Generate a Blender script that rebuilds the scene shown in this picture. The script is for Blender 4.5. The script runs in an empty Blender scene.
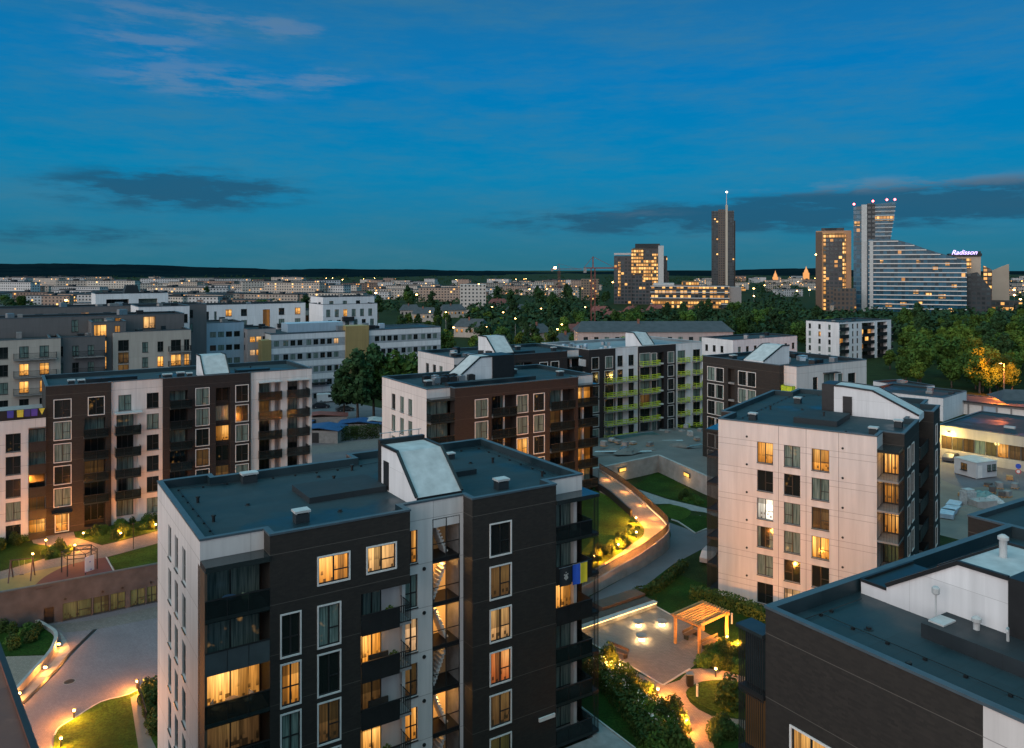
import bpy, math, random
from mathutils import Vector
R = math.radians
S = bpy.context.scene
COL = S.collection

# ------------------------------------------------------------------ camera, sky, sun, exposure
F, HZ, CX, CZ = 800.0, 268.0, 512.0, 36.0          # focal length and horizon (pixels), camera height (m)
cam = bpy.data.cameras.new('camera'); camo = bpy.data.objects.new('camera', cam); COL.objects.link(camo)
camo.location = (0, 0, CZ); camo.rotation_euler = (R(90), 0, 0)
cam.sensor_width = 36; cam.lens = 36 * F / 1024; cam.shift_y = -(374 - HZ) / 1024
cam.clip_start = 0.5; cam.clip_end = 30000
S.camera = camo

SUN_EL, SUN_AZ = R(4.0), R(-140)                   # low afterglow behind the left shoulder (azimuth from +Y, clockwise)
W = bpy.data.worlds.new('World'); S.world = W; W.use_nodes = True
def world():
    nt = W.node_tree; N = nt.nodes; L = nt.links; N.clear()
    def n(t, **k):
        x = N.new(t)
        for a, b in k.items(): setattr(x, a, b)
        return x
    def math_(op, a, b=None, c=None):
        x = n('ShaderNodeMath', operation=op)
        for i, v in enumerate((a, b, c)):
            if v is None: continue
            if isinstance(v, (int, float)): x.inputs[i].default_value = v
            else: L.new(v, x.inputs[i])
        return x.outputs[0]
    out = n('ShaderNodeOutputWorld'); bg = n('ShaderNodeBackground'); L.new(bg.outputs[0], out.inputs[0])
    sky = n('ShaderNodeTexSky', sky_type='NISHITA'); sky.sun_disc = False
    sky.sun_elevation = SUN_EL; sky.sun_rotation = SUN_AZ
    sky.air_density = 1.0; sky.dust_density = 0.6; sky.ozone_density = 6.0
    # dusk: the afterglow sky is deepened to the blue hour
    mul = n('ShaderNodeMix', data_type='RGBA', blend_type='MULTIPLY'); mul.inputs[0].default_value = 1
    L.new(sky.outputs[0], mul.inputs[6]); mul.inputs[7].default_value = SKY_TINT
    tc = n('ShaderNodeTexCoord'); sep = n('ShaderNodeSeparateXYZ'); L.new(tc.outputs['Generated'], sep.inputs[0])
    x, y, z = sep.outputs
    # even blue-hour base so that the zenith and the horizon stay as blue as in the photograph
    mr = n('ShaderNodeMapRange'); L.new(z, mr.inputs[0]); mr.inputs[1].default_value = 0.0; mr.inputs[2].default_value = 0.42
    cr = n('ShaderNodeValToRGB'); L.new(mr.outputs[0], cr.inputs[0])
    e = cr.color_ramp.elements; e[0].position = 0; e[0].color = SKY_LOW; e[1].position = 1; e[1].color = SKY_HIGH
    m1 = e.new(0.28); m1.color = SKY_MID
    m2 = e.new(0.55); m2.color = SKY_MID2
    add = n('ShaderNodeMix', data_type='RGBA', blend_type='ADD'); add.inputs[0].default_value = 1
    L.new(mul.outputs[2], add.inputs[6]); L.new(cr.outputs[0], add.inputs[7])
    # the sky overhead and the afterglow behind the camera are brighter than the eastern horizon in view
    zen = n('ShaderNodeMapRange', interpolation_type='SMOOTHSTEP'); L.new(z, zen.inputs[0]); zen.inputs[1].default_value = 0.38; zen.inputs[2].default_value = 0.9
    zc = n('ShaderNodeMix', data_type='RGBA'); L.new(zen.outputs[0], zc.inputs[0]); L.new(add.outputs[2], zc.inputs[6]); zc.inputs[7].default_value = SKY_ZENITH
    wx, wy = math.sin(SUN_AZ), math.cos(SUN_AZ)
    dt = math_('ADD', math_('MULTIPLY', x, wx*.94), math_('ADD', math_('MULTIPLY', y, wy*.94), math_('MULTIPLY', z, .34)))
    gl = math_('POWER', math_('MAXIMUM', dt, 0.0), 1.6)
    gc = n('ShaderNodeMix', data_type='RGBA', blend_type='ADD'); L.new(gl, gc.inputs[0]); L.new(zc.outputs[2], gc.inputs[6]); gc.inputs[7].default_value = SKY_GLOW
    # clouds: a few long banks, placed by direction (azimuth, elevation), broken up by noise
    az = math_('ARCTAN2', x, y); el = math_('ARCSINE', z)
    cmb = n('ShaderNodeCombineXYZ')
    L.new(math_('MULTIPLY', az, 5.0), cmb.inputs[0]); L.new(math_('MULTIPLY', el, 26.0), cmb.inputs[1])
    noi = n('ShaderNodeTexNoise'); L.new(cmb.outputs[0], noi.inputs['Vector']); noi.inputs['Scale'].default_value = 2.6
    noi.inputs['Detail'].default_value = 7; noi.inputs['Roughness'].default_value = 0.62
    nz = noi.outputs[0]
    def bank(px, py, wx, wy, gain):
        a0 = math.atan((px - CX) / F); e0 = math.atan((HZ - py) / F * math.cos(a0))
        dx = math_('DIVIDE', math_('SUBTRACT', az, a0), wx / F); dy = math_('DIVIDE', math_('SUBTRACT', el, e0), wy / F)
        r2 = math_('ADD', math_('MULTIPLY', dx, dx), math_('MULTIPLY', dy, dy))
        return math_('MULTIPLY', math_('EXPONENT', math_('MULTIPLY', r2, -1.0)), gain)
    def total(lst):
        t = lst[0]
        for q in lst[1:]: t = math_('ADD', t, q)
        return t
    def smooth(v, a, b):
        m = n('ShaderNodeMapRange', interpolation_type='SMOOTHSTEP'); L.new(v, m.inputs[0]); m.inputs[1].default_value = a; m.inputs[2].default_value = b
        return m.outputs[0]
    dark = total([bank(178, 190, 108, 19, 1.5), bank(900, 206, 210, 17, 1.25), bank(660, 222, 190, 14, 1.0), bank(60, 234, 150, 11, .75), bank(1000, 196, 120, 16, .8), bank(600, 250, 330, 8, .25)])
    lite = total([bank(200, 82, 90, 14, 1.4), bank(150, 45, 60, 13, 1.2), bank(325, 82, 26, 10, 1.2), bank(290, 30, 40, 10, .9), bank(170, 15, 110, 15, .9), bank(900, 184, 150, 8, 1.1), bank(390, 75, 110, 8, .4), bank(350, 118, 60, 8, .4), bank(640, 214, 60, 6, .6)])
    veil = n('ShaderNodeTexNoise'); L.new(cmb.outputs[0], veil.inputs['Vector']); veil.inputs['Scale'].default_value = 0.8; veil.inputs['Detail'].default_value = 6; veil.inputs['Roughness'].default_value = .7
    vl = math_('MULTIPLY', smooth(veil.outputs[0], .36, .78), .42)
    vm = n('ShaderNodeMix', data_type='RGBA'); L.new(vl, vm.inputs[0]); L.new(gc.outputs[2], vm.inputs[6]); vm.inputs[7].default_value = (.65, 1.85, 2.5, 1)
    n2 = smooth(nz, .34, .66)
    dk = math_('MULTIPLY', smooth(math_('MULTIPLY', dark, math_('ADD', .48, n2)), .25, 1.15), .74)
    lt = math_('MULTIPLY', smooth(math_('MULTIPLY', lite, math_('ADD', .15, n2)), .15, 1.1), .27)
    m_d = n('ShaderNodeMix', data_type='RGBA'); L.new(dk, m_d.inputs[0]); L.new(vm.outputs[2], m_d.inputs[6]); m_d.inputs[7].default_value = CLOUD_DARK
    m_l = n('ShaderNodeMix', data_type='RGBA'); L.new(lt, m_l.inputs[0]); L.new(m_d.outputs[2], m_l.inputs[6]); m_l.inputs[7].default_value = CLOUD_LIGHT
    L.new(m_l.outputs[2], bg.inputs[0]); bg.inputs[1].default_value = 0.10
SKY_TINT = (0.05, 0.16, 0.32, 1)
SKY_LOW = (0.20, 1.45, 2.1, 1); SKY_MID = (0.0, 1.85, 3.5, 1); SKY_MID2 = (0.0, 1.62, 3.75, 1); SKY_HIGH = (0.20, 1.10, 2.1, 1)
SKY_ZENITH = (1.0, 6.6, 8.6, 1); SKY_GLOW = (14.0, 11.6, 10.2, 1)
CLOUD_DARK = (0.16, 0.72, 1.35, 1); CLOUD_LIGHT = (2.4, 2.6, 3.0, 1)
world()
sun = bpy.data.lights.new('afterglow_sun', 'SUN'); suno = bpy.data.objects.new('afterglow_sun', sun); COL.objects.link(suno)
sun.energy = 0.9; sun.angle = R(40); sun.color = (1.0, 0.82, 0.73)
sv = Vector((math.sin(SUN_AZ) * math.cos(R(14)), math.cos(SUN_AZ) * math.cos(R(14)), math.sin(R(14))))
suno.rotation_euler = sv.to_track_quat('Z', 'Y').to_euler()
S.view_settings.view_transform = 'Standard'; S.view_settings.look = 'None'; S.view_settings.exposure = 0.12; S.view_settings.gamma = 1.0
S.view_settings.use_curve_mapping = False
S.render.engine = 'CYCLES'
S.cycles.use_denoising = True
try: S.cycles.denoiser = 'OPENIMAGEDENOISE'
except Exception: pass
S.cycles.max_bounces = 5; S.cycles.diffuse_bounces = 3; S.cycles.glossy_bounces = 3; S.cycles.transparent_max_bounces = 8
S.cycles.sample_clamp_indirect = 4.0; S.cycles.caustics_reflective = False; S.cycles.caustics_refractive = False
rnd = random.Random(11)

# ------------------------------------------------------------------ measuring helpers
def P(px, py, z=0.0):                                # ground point seen at a pixel, for a plane at height z
    Y = (CZ - z) * F / (py - HZ); return ((px - CX) * Y / F, Y)
class Frame:                                         # a turned plan: local x, y -> world
    def __init__(s, o, ang): s.o = o; s.ang = ang; s.u = (math.cos(ang), math.sin(ang)); s.v = (-s.u[1], s.u[0])
    def loc(s, p): d = (p[0] - s.o[0], p[1] - s.o[1]); return (d[0]*s.u[0] + d[1]*s.u[1], d[0]*s.v[0] + d[1]*s.v[1])
    def W(s, a, b): return (s.o[0] + a*s.u[0] + b*s.v[0], s.o[1] + a*s.u[1] + b*s.v[1])
    def front(s, b, px, py):
        k = (px - CX) / F
        a = (k*(s.o[1] + b*s.v[1]) - (s.o[0] + b*s.v[0])) / (s.u[0] - k*s.u[1])
        x, y = s.W(a, b); return a, CZ - (py - HZ) * y / F
AN = R(32.4)                                         # the quarter's common direction
MAIN = Frame(P(200, 540, 20.1), AN)

# ------------------------------------------------------------------ mesh helpers
class MB:
    def __init__(s): s.v = []; s.f = []; s.m = []
    def quad(s, a, b, c, d, m=0): i = len(s.v); s.v += [a, b, c, d]; s.f.append((i, i+1, i+2, i+3)); s.m.append(m)
    def poly(s, pts, m=0): i = len(s.v); s.v += list(pts); s.f.append(tuple(range(i, i+len(pts)))); s.m.append(m)
    def box(s, x0, y0, z0, x1, y1, z1, m=0):
        i = len(s.v)
        s.v += [(x0,y0,z0),(x1,y0,z0),(x1,y1,z0),(x0,y1,z0),(x0,y0,z1),(x1,y0,z1),(x1,y1,z1),(x0,y1,z1)]
        for q in ((0,3,2,1),(4,5,6,7),(0,1,5,4),(1,2,6,5),(2,3,7,6),(3,0,4,7)): s.f.append(tuple(i+k for k in q)); s.m.append(m)
        return s
    def prism(s, pts, z0, z1, m=0, mt=None, bottom=True):
        n = len(pts); i = len(s.v); s.v += [(p[0], p[1], z0) for p in pts] + [(p[0], p[1], z1) for p in pts]
        for k in range(n): j = (k+1) % n; s.f.append((i+k, i+j, i+n+j, i+n+k)); s.m.append(m)
        s.f.append(tuple(i+n+k for k in range(n))); s.m.append(m if mt is None else mt)
        if bottom: s.f.append(tuple(i+k for k in reversed(range(n)))); s.m.append(m)
        return s
    def profile(s, pts, y0, y1, m=0):                # polygon in x,z pushed along y
        n = len(pts); i = len(s.v); s.v += [(p[0], y0, p[1]) for p in pts] + [(p[0], y1, p[1]) for p in pts]
        for k in range(n): j = (k+1) % n; s.f.append((i+k, i+n+k, i+n+j, i+j)); s.m.append(m)
        s.f.append(tuple(i+k for k in range(n))); s.m.append(m); s.f.append(tuple(i+n+k for k in reversed(range(n)))); s.m.append(m)
        return s
    def tube(s, a, b, r0, r1=None, n=8, m=0):
        r1 = r0 if r1 is None else r1; a = Vector(a); b = Vector(b); d = (b - a).normalized()
        u = d.orthogonal().normalized(); w = d.cross(u); i = len(s.v)
        for (c, r) in ((a, r0), (b, r1)):
            for k in range(n):
                t = 2*math.pi*k/n; q = c + u*(r*math.cos(t)) + w*(r*math.sin(t)); s.v.append(tuple(q))
        for k in range(n): j = (k+1) % n; s.f.append((i+k, i+j, i+n+j, i+n+k)); s.m.append(m)
        s.f.append(tuple(i+k for k in reversed(range(n)))); s.m.append(m); s.f.append(tuple(i+n+k for k in range(n))); s.m.append(m)
        return s
    def lathe(s, prof, n=16, m=0, c=(0,0,0)):
        i = len(s.v)
        for (r, z) in prof:
            for k in range(n): t = 2*math.pi*k/n; s.v.append((c[0]+r*math.cos(t), c[1]+r*math.sin(t), c[2]+z))
        for q in range(len(prof)-1):
            for k in range(n): j = (k+1) % n; s.f.append((i+q*n+k, i+q*n+j, i+(q+1)*n+j, i+(q+1)*n+k)); s.m.append(m)
        s.f.append(tuple(i+k for k in reversed(range(n)))); s.m.append(m); t = i+(len(prof)-1)*n; s.f.append(tuple(t+k for k in range(n))); s.m.append(m)
        return s
    def mesh(s, name, mats, smooth=False):
        me = bpy.data.meshes.new(name); me.from_pydata([tuple(v) for v in s.v], [], s.f)
        for m in (mats if isinstance(mats, (list, tuple)) else [mats]): me.materials.append(m)
        me.polygons.foreach_set('material_index', s.m)
        if smooth: me.polygons.foreach_set('use_smooth', [True]*len(s.f))
        me.update(); return me
    def build(s, name, mats, parent=None, loc=(0,0,0), rz=0, smooth=False): return put(name, s.mesh(name, mats, smooth), parent, loc, rz)
def put(name, me, parent=None, loc=(0,0,0), rz=0):
    o = bpy.data.objects.new(name, me); COL.objects.link(o); o.location = loc; o.rotation_euler = (0, 0, rz)
    if parent: o.parent = parent
    return o
def tag(o, label=None, cat=None, group=None, kind=None):
    if label: o['label'] = label
    if cat: o['category'] = cat
    if group: o['group'] = group
    if kind: o['kind'] = kind
    return o
def thing(name, label, cat, loc=(0,0,0), rz=0, group=None):
    o = put(name, None, None, loc, rz); return tag(o, label, cat, group)
def dup(o, loc=None, rz=None, parent=None, label=None, scale=None):
    kids = [c for c in KIDS.get(o.name, o.children)]
    c = o.copy(); COL.objects.link(c)
    if parent is not None: c.parent = parent
    if loc is not None: c.location = loc
    if rz is not None: c.rotation_euler = (0, 0, rz)
    if scale is not None: c.scale = scale
    if label: c['label'] = label
    for k in kids: dup(k, parent=c)
    return c
KIDS = {}
def remember(o):                                     # children lists are slow to ask for again and again
    KIDS[o.name] = list(o.children)
    for c in o.children: remember(c)
    return o

# ------------------------------------------------------------------ materials
class NT:
    def __init__(s, name):
        s.m = bpy.data.materials.new(name); s.m.use_nodes = True; s.t = s.m.node_tree; s.N = s.t.nodes; s.L = s.t.links
        s.b = s.N['Principled BSDF']; s.tc = s.n('ShaderNodeTexCoord'); s.o = s.tc.outputs['Object']
    def n(s, t, **k):
        x = s.N.new(t)
        for a, b in k.items(): setattr(x, a, b)
        return x
    def set(s, sock, v):
        if isinstance(v, bpy.types.NodeSocket): s.L.new(v, sock)
        elif isinstance(v, (tuple, list)) and len(v) == 3 and sock.type == 'RGBA': sock.default_value = (*v, 1)
        else: sock.default_value = v
    def math(s, op, a, b=None, c=None):
        x = s.n('ShaderNodeMath', operation=op)
        for i, v in enumerate((a, b, c)):
            if v is not None: s.set(x.inputs[i], v)
        return x.outputs[0]
    def mix(s, f, a, b, mode='MIX'):
        x = s.n('ShaderNodeMix', data_type='RGBA', blend_type=mode); s.set(x.inputs[0], f); s.set(x.inputs[6], a); s.set(x.inputs[7], b); return x.outputs[2]
    def noise(s, scale, detail=4, rough=.55, vec=None):
        x = s.n('ShaderNodeTexNoise'); s.L.new(vec or s.o, x.inputs['Vector']); x.inputs['Scale'].default_value = scale
        x.inputs['Detail'].default_value = detail; x.inputs['Roughness'].default_value = rough; return x.outputs[0]
    def rng(s, v, a, b, c=0., d=1.):
        x = s.n('ShaderNodeMapRange'); s.set(x.inputs[0], v)
        for i, q in enumerate((a, b, c, d)): s.set(x.inputs[i+1], q)
        return x.outputs[0]
    def xyz(s, vec=None):
        x = s.n('ShaderNodeSeparateXYZ'); s.L.new(vec or s.o, x.inputs[0]); return x.outputs
    def comb(s, x, y, z):
        c = s.n('ShaderNodeCombineXYZ')
        for i, v in enumerate((x, y, z)): s.set(c.inputs[i], v)
        return c.outputs[0]
    def rand(s): return s.n('ShaderNodeObjectInfo').outputs['Random']
    def white(s, vec): x = s.n('ShaderNodeTexWhiteNoise'); s.L.new(vec, x.inputs['Vector']); return x.outputs
    def pos(s): return s.n('ShaderNodeNewGeometry').outputs['Position']
    def bump(s, h, strength=.3, dist=.02):
        x = s.n('ShaderNodeBump'); s.L.new(h, x.inputs['Height']); x.inputs['Strength'].default_value = strength; x.inputs['Distance'].default_value = dist
        s.L.new(x.outputs[0], s.b.inputs['Normal'])
    def col(s, v): s.set(s.b.inputs['Base Color'], v)
    def rough(s, v): s.set(s.b.inputs['Roughness'], v)
    def emit(s, c, st): s.set(s.b.inputs['Emission Color'], c); s.set(s.b.inputs['Emission Strength'], st)
def sc3(c, k): return tuple(x*k for x in c)
def plain(name, c, rough=.6, metal=0., var=.15, scale=1.5):
    t = NT(name); n_ = t.noise(scale, 5); t.col(t.mix(t.rng(n_, .3, .7), sc3(c, 1-var), sc3(c, 1+var))); t.rough(rough); t.b.inputs['Metallic'].default_value = metal; return t.m
def panel(name, c, joint, z_off, vj=3.6, v_off=1.7, jw=.035, brick=False, two=0.0):
    """facade panels: storey joints, upright joints, faint weather streaks"""
    t = NT(name); x, y, z = t.xyz()
    def line(v, period, off, w):
        q = t.math('FLOORED_MODULO', t.math('SUBTRACT', v, off), period)
        return t.math('LESS_THAN', q, w)
    hz = line(z, 3.0, z_off, jw)
    if two: hz = t.math('MAXIMUM', hz, line(z, 3.0, z_off - two, jw))
    j = hz
    if vj: j = t.math('MAXIMUM', j, t.math('MAXIMUM', line(x, vj, v_off, jw*.8), line(y, vj, v_off, jw*.8)))
    streak = t.noise(1.0, 5, .6, t.comb(t.math('MULTIPLY', x, 1.6), t.math('MULTIPLY', y, 1.6), t.math('MULTIPLY', z, .12)))
    blot = t.noise(.35, 4)
    cc = t.mix(t.rng(streak, .35, .75), sc3(c, 1.06), sc3(c, .78)); cc = t.mix(t.rng(blot, .35, .7, 0, .35), cc, sc3(c, .82))
    cell = t.white(t.comb(t.math('FLOOR', t.math('DIVIDE', t.math('ADD', x, y), max(vj, 2.5))), 0., t.math('FLOOR', t.math('DIVIDE', t.math('SUBTRACT', z, z_off), 3.0))))[0]
    cc = t.mix(t.math('MULTIPLY', cell, .30), cc, sc3(c, .7))
    if brick:
        s_ = t.math('ADD', x, y); row = t.math('FLOOR', t.math('DIVIDE', z, .1))
        id_ = t.white(t.comb(t.math('FLOOR', t.math('ADD', t.math('DIVIDE', s_, .3), t.math('MULTIPLY', row, .5))), row, 0.))[0]
        cc = t.mix(t.math('MULTIPLY', id_, .75), cc, sc3(c, .45))
    t.col(t.mix(j, cc, joint)); t.rough(.75 if brick else .62); t.bump(t.math('SUBTRACT', 1., j), .25, .02); return t.m
def roofing(name, c):
    t = NT(name); x, y, z = t.xyz()
    seam = t.math('LESS_THAN', t.math('FLOORED_MODULO', y, 1.05), .035); a = t.noise(.28, 6, .65); b = t.noise(9, 3); w = t.noise(.9, 5, .7)
    cc = t.mix(t.rng(a, .3, .72), sc3(c, .62), sc3(c, 1.3)); sid = t.white(t.comb(t.math('FLOOR', t.math('DIVIDE', y, 1.05)), t.math('FLOOR', t.math('DIVIDE', t.math('ADD', x, t.math('MULTIPLY', t.math('FLOOR', t.math('DIVIDE', y, 1.05)), 3.7)), 7.5)), 0.))[0]; cc = t.mix(t.math('MULTIPLY', sid, .45), cc, sc3(c, .5)); lap = t.math('LESS_THAN', t.math('FLOORED_MODULO', t.math('ADD', x, t.math('MULTIPLY', t.math('FLOOR', t.math('DIVIDE', y, 1.05)), 3.7)), 7.5), .06); cc = t.mix(t.math('MULTIPLY', lap, .4), cc, sc3(c, .35)); cc = t.mix(t.math('MULTIPLY', seam, .55), cc, sc3(c, .35)); pd = t.noise(.13, 3, .5); cc = t.mix(t.rng(pd, .52, .60, 0, .5), cc, sc3(c, .45)); sc_ = t.noise(1.0, 6, .7, t.comb(t.math('MULTIPLY', x, .25), t.math('MULTIPLY', y, 3.0), 0.)); cc = t.mix(t.rng(sc_, .66, .74, 0, .35), cc, (.13, .16, .17))
    cc = t.mix(t.rng(w, .60, .80, 0, .25), cc, sc3(c, 2.6)); cc = t.mix(t.rng(b, .3, .7, 0, .25), cc, sc3(c, .6)); t.col(cc); t.rough(t.math('SUBTRACT', t.rng(a, .3, .7, .6, .9), t.rng(pd, .52, .60, 0, .35))); t.b.inputs['Specular IOR Level'].default_value = .2 if name.startswith('brown') else .5; t.bump(b, .2, .01); return t.m
def pane(name, kind):
    """a window pane in its frame: reflecting glass over what is behind it"""
    t = NT(name); x, y, z = t.xyz(); r = t.rand(); r2 = t.white(t.comb(r, 3.1, 0.))[0]; r3 = t.white(t.comb(r, 7.7, 1.))[0]
    fold = t.noise(3.2, 3, .6, t.comb(t.math('MULTIPLY', x, 3.0), t.math('MULTIPLY', r, 31.), t.math('MULTIPLY', z, .12)))
    t.b.inputs['Roughness'].default_value = .07; t.b.inputs['IOR'].default_value = 1.5
    if kind in ('dark', 'curtain'):
        cur = t.mix(t.rng(fold, .35, .65), (.06, .10, .09), (.20, .27, .24))
        part = t.math('GREATER_THAN', t.math('ADD', r2, t.math('MULTIPLY', t.noise(.5, 1, .5, t.comb(x, r, 0.)), .6)), .78 if kind == 'dark' else .25)
        t.col(t.mix(part, (.012, .016, .016), cur)); glow = t.rng(t.noise(1.3, 2, .5, t.comb(x, t.math('MULTIPLY', r, 50.), z)), .62, .8)
        t.emit((1., .5, .12), t.math('MULTIPLY', t.math('MULTIPLY', glow, t.math('GREATER_THAN', r3, .80)), .22))
    else:
        warm = {'warm': (1., .36, .045), 'amber': (1., .31, .025), 'pale': (1., .50, .17), 'white': (1., .80, .45), 'dim': (.9, .38, .09), 'green': (.55, .62, .16), 'red': (1., .20, .03)}[kind]
        st = {'warm': 1.25, 'amber': .8, 'pale': .85, 'white': 2.2, 'dim': .10, 'green': .09, 'red': .6}[kind]
        cx_ = t.math('ADD', .35, t.math('MULTIPLY', r2, 1.3)); cz_ = t.math('ADD', 1.5, t.math('MULTIPLY', r3, .7))
        d = t.math('SQRT', t.math('ADD', t.math('POWER', t.math('SUBTRACT', x, cx_), 2.), t.math('POWER', t.math('MULTIPLY', t.math('SUBTRACT', z, cz_), .9), 2.)))
        pool = t.rng(d, 0., 2.2, 1.5, .32)
        bl_ = t.math('MULTIPLY', t.math('GREATER_THAN', z, t.math('ADD', .7, t.math('MULTIPLY', r2, 1.1))), t.math('GREATER_THAN', r3, .55))
        furn = t.math('GREATER_THAN', t.noise(2.3, 2, .4, t.comb(t.math('FLOOR', t.math('MULTIPLY', x, 6.)), t.math('MULTIPLY', r, 60.), t.math('FLOOR', t.math('MULTIPLY', z, 4.)))), .59)
        low = t.math('MULTIPLY', furn, t.rng(z, 1.0, .5))
        stripe = t.rng(fold, .38, .62, .55, 1.1)
        e = t.math('MULTIPLY', t.math('MULTIPLY', pool, stripe), t.math('SUBTRACT', 1., t.math('MULTIPLY', low, .8)))
        dk = t.math('MULTIPLY', t.math('GREATER_THAN', t.noise(.9, 1, .4, t.comb(x, t.math('MULTIPLY', r, 20.), 0.)), .60), .6)
        e = t.math('MULTIPLY', e, t.math('SUBTRACT', 1., dk))
        e = t.math('MULTIPLY', e, t.math('SUBTRACT', 1., t.math('MULTIPLY', bl_, .55)))
        warm = t.mix(t.math('MULTIPLY', r2, .55), warm, (warm[0], warm[1]*1.35, warm[2]*2.6))
        hot = t.mix(t.rng(pool, .7, 1.45, 0, .55), warm, (1., .62, .2) if kind != 'white' else (1., .9, .65))
        t.col((.05, .035, .02)); t.emit(hot, t.math('MULTIPLY', e, st))
    return t.m
def windows_far(name, wall, px, pz, wx, wz, lit, warm, strength, glass=(.02, .03, .035), wall2=None):
    """a far facade: rows of window openings, some of them lit"""
    t = NT(name); x, y, z = t.xyz(); s_ = t.math('ADD', x, t.math('MULTIPLY', y, 1.013)); r = t.rand()
    a = t.math('DIVIDE', s_, px); b = t.math('DIVIDE', z, pz); ia = t.math('FLOOR', a); ib = t.math('FLOOR', b); fa = t.math('FRACT', a); fb = t.math('FRACT', b)
    def band(v, w): return t.math('MULTIPLY', t.math('GREATER_THAN', v, .5-w/2), t.math('LESS_THAN', v, .5+w/2))
    nz = t.xyz(t.n('ShaderNodeNewGeometry').outputs['Normal'])[2]; up = t.math('LESS_THAN', t.math('ABSOLUTE', nz), .5)
    win = t.math('MULTIPLY', t.math('MULTIPLY', band(fa, wx), band(fb, wz)), up)
    rn = t.white(t.comb(ia, ib, t.math('MULTIPLY', r, 97.)))[0]; rb = t.white(t.comb(ib, ia, t.math('MULTIPLY', r, 53.)))[0]
    on = t.math('MULTIPLY', t.math('LESS_THAN', rn, lit), win)
    wc = t.mix(r, sc3(wall, .75), sc3(wall2 or wall, 1.15)); wc = t.mix(t.rng(t.noise(.25, 4), .3, .7, 0, .4), wc, sc3(wall, .7))
    g = t.mix(rb, sc3(glass, .6), sc3(glass, 2.2)); t.col(t.mix(win, wc, g)); t.rough(t.rng(win, 0, 1, .8, .15))
    t.emit(t.mix(rb, warm, (1., .52, .14)), t.math('MULTIPLY', on, t.math('MULTIPLY', t.math('ADD', .35, rb), strength))); t.m.cycles.emission_sampling = 'NONE'; return t.m
def leafy(name, c1, c2):
    t = NT(name); r = t.rand(); n_ = t.noise(.55, 3); n2 = t.noise(4., 2)
    cc = t.mix(t.rng(n_, .34, .66), c1, c2); cc = t.mix(t.rng(n2, .3, .7, 0, .5), cc, sc3(c1, .55)); cc = t.mix(t.math('MULTIPLY', r, .75), cc, sc3(c1, .45)); t.col(cc); t.rough(.75)
    t.b.inputs['Specular IOR Level'].default_value = .2; return t.m
def grassy(name, c):
    t = NT(name); a = t.noise(.35, 5, .6, t.pos()); b = t.noise(5., 5, .75, t.pos()); d = t.noise(1.3, 4, .7, t.pos())
    cc = t.mix(t.rng(a, .3, .7), sc3(c, .5), sc3(c, 1.4)); cc = t.mix(t.rng(d, .45, .65, 0, .45), cc, (c[0]*1.3, c[1]*.75, c[2]*.9)); cc = t.mix(t.rng(b, .38, .62, 0, .85), cc, sc3(c, .3)); t.col(cc); t.rough(.9); t.b.inputs['Specular IOR Level'].default_value = .08; t.bump(b, .6, .06); return t.m
def paved(name, c, size=.3, dirt=.35):
    t = NT(name); p = t.pos(); br = t.n('ShaderNodeTexBrick'); mp = t.n('ShaderNodeMapping'); t.L.new(p, mp.inputs[0]); mp.inputs['Rotation'].default_value = (0, 0, AN); t.L.new(mp.outputs[0], br.inputs['Vector'])
    br.inputs['Scale'].default_value = 1.; br.inputs['Brick Width'].default_value = size*2; br.inputs['Row Height'].default_value = size; br.inputs['Mortar Size'].default_value = .012
    br.inputs['Color1'].default_value = (*sc3(c, 1.12), 1); br.inputs['Color2'].default_value = (*sc3(c, .8), 1); br.inputs['Mortar'].default_value = (*sc3(c, .45), 1)
    a = t.noise(.22, 6, .65, p); b = t.noise(12., 3, .6, p); cc = t.mix(t.rng(a, .35, .7, 0, dirt), br.outputs[0], sc3(c, .5)); cc = t.mix(t.rng(b, .3, .7, 0, .3), cc, sc3(c, .6)); t.col(cc); t.rough(.8); t.bump(b, .2, .01); return t.m
def asphalt(name, c):
    t = NT(name); p = t.pos(); a = t.noise(.18, 6, .65, p); b = t.noise(18., 3, .7, p); cc = t.mix(t.rng(a, .3, .7), sc3(c, .7), sc3(c, 1.25)); cc = t.mix(t.rng(b, .3, .7, 0, .5), cc, sc3(c, .55)); t.col(cc); t.rough(.75); t.bump(b, .25, .01); return t.m
def glow(name, c, st, sample=True):
    t = NT(name); t.col((.02, .02, .02)); t.emit(c, st)
    if not sample: t.m.cycles.emission_sampling = 'NONE'
    return t.m
M = {}
WHITE = (.65, .615, .59); COOLW = (.56, .57, .57)
ZJ = 18.85 % 3.0
M['white'] = panel('white_panel', WHITE, (.30, .27, .26), ZJ, 4.1, 2.9)
M['white2'] = panel('white_panel_two_joint', WHITE, (.30, .27, .26), 18.09 % 3, 0, 0, .04, two=.62)
M['dark'] = panel('black_brick', (.025, .0205, .0165), (.080, .07, .06), ZJ, 0, brick=True)
M['brown'] = panel('brown_brick', (.021, .0158, .0145), (.065, .054, .048), ZJ, 0, brick=True)
M['ucdark'] = panel('dark_brick', (.020, .017, .018), (.05, .045, .045), ZJ, 0, brick=True)
M['render_w'] = panel('white_render', (.70, .71, .72), (.4, .4, .4), .4, 5.3, 2.2, .02)
M['render_b'] = panel('beige_render', (.42, .38, .33), (.3, .28, .25), .4, 0)
M['render_g'] = panel('grey_render', (.12, .115, .115), (.09, .09, .09), .4, 0)
M['render_p'] = panel('pink_render', (.45, .37, .35), (.3, .28, .25), .4, 0)
M['lightblue'] = panel('pale_blue_cladding', (.36, .47, .56), (.25, .33, .4), .4, 1.2, .3, .03)
M['ochre'] = panel('ochre_cladding', (.36, .26, .10), (.22, .16, .07), .4, 0)
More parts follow.
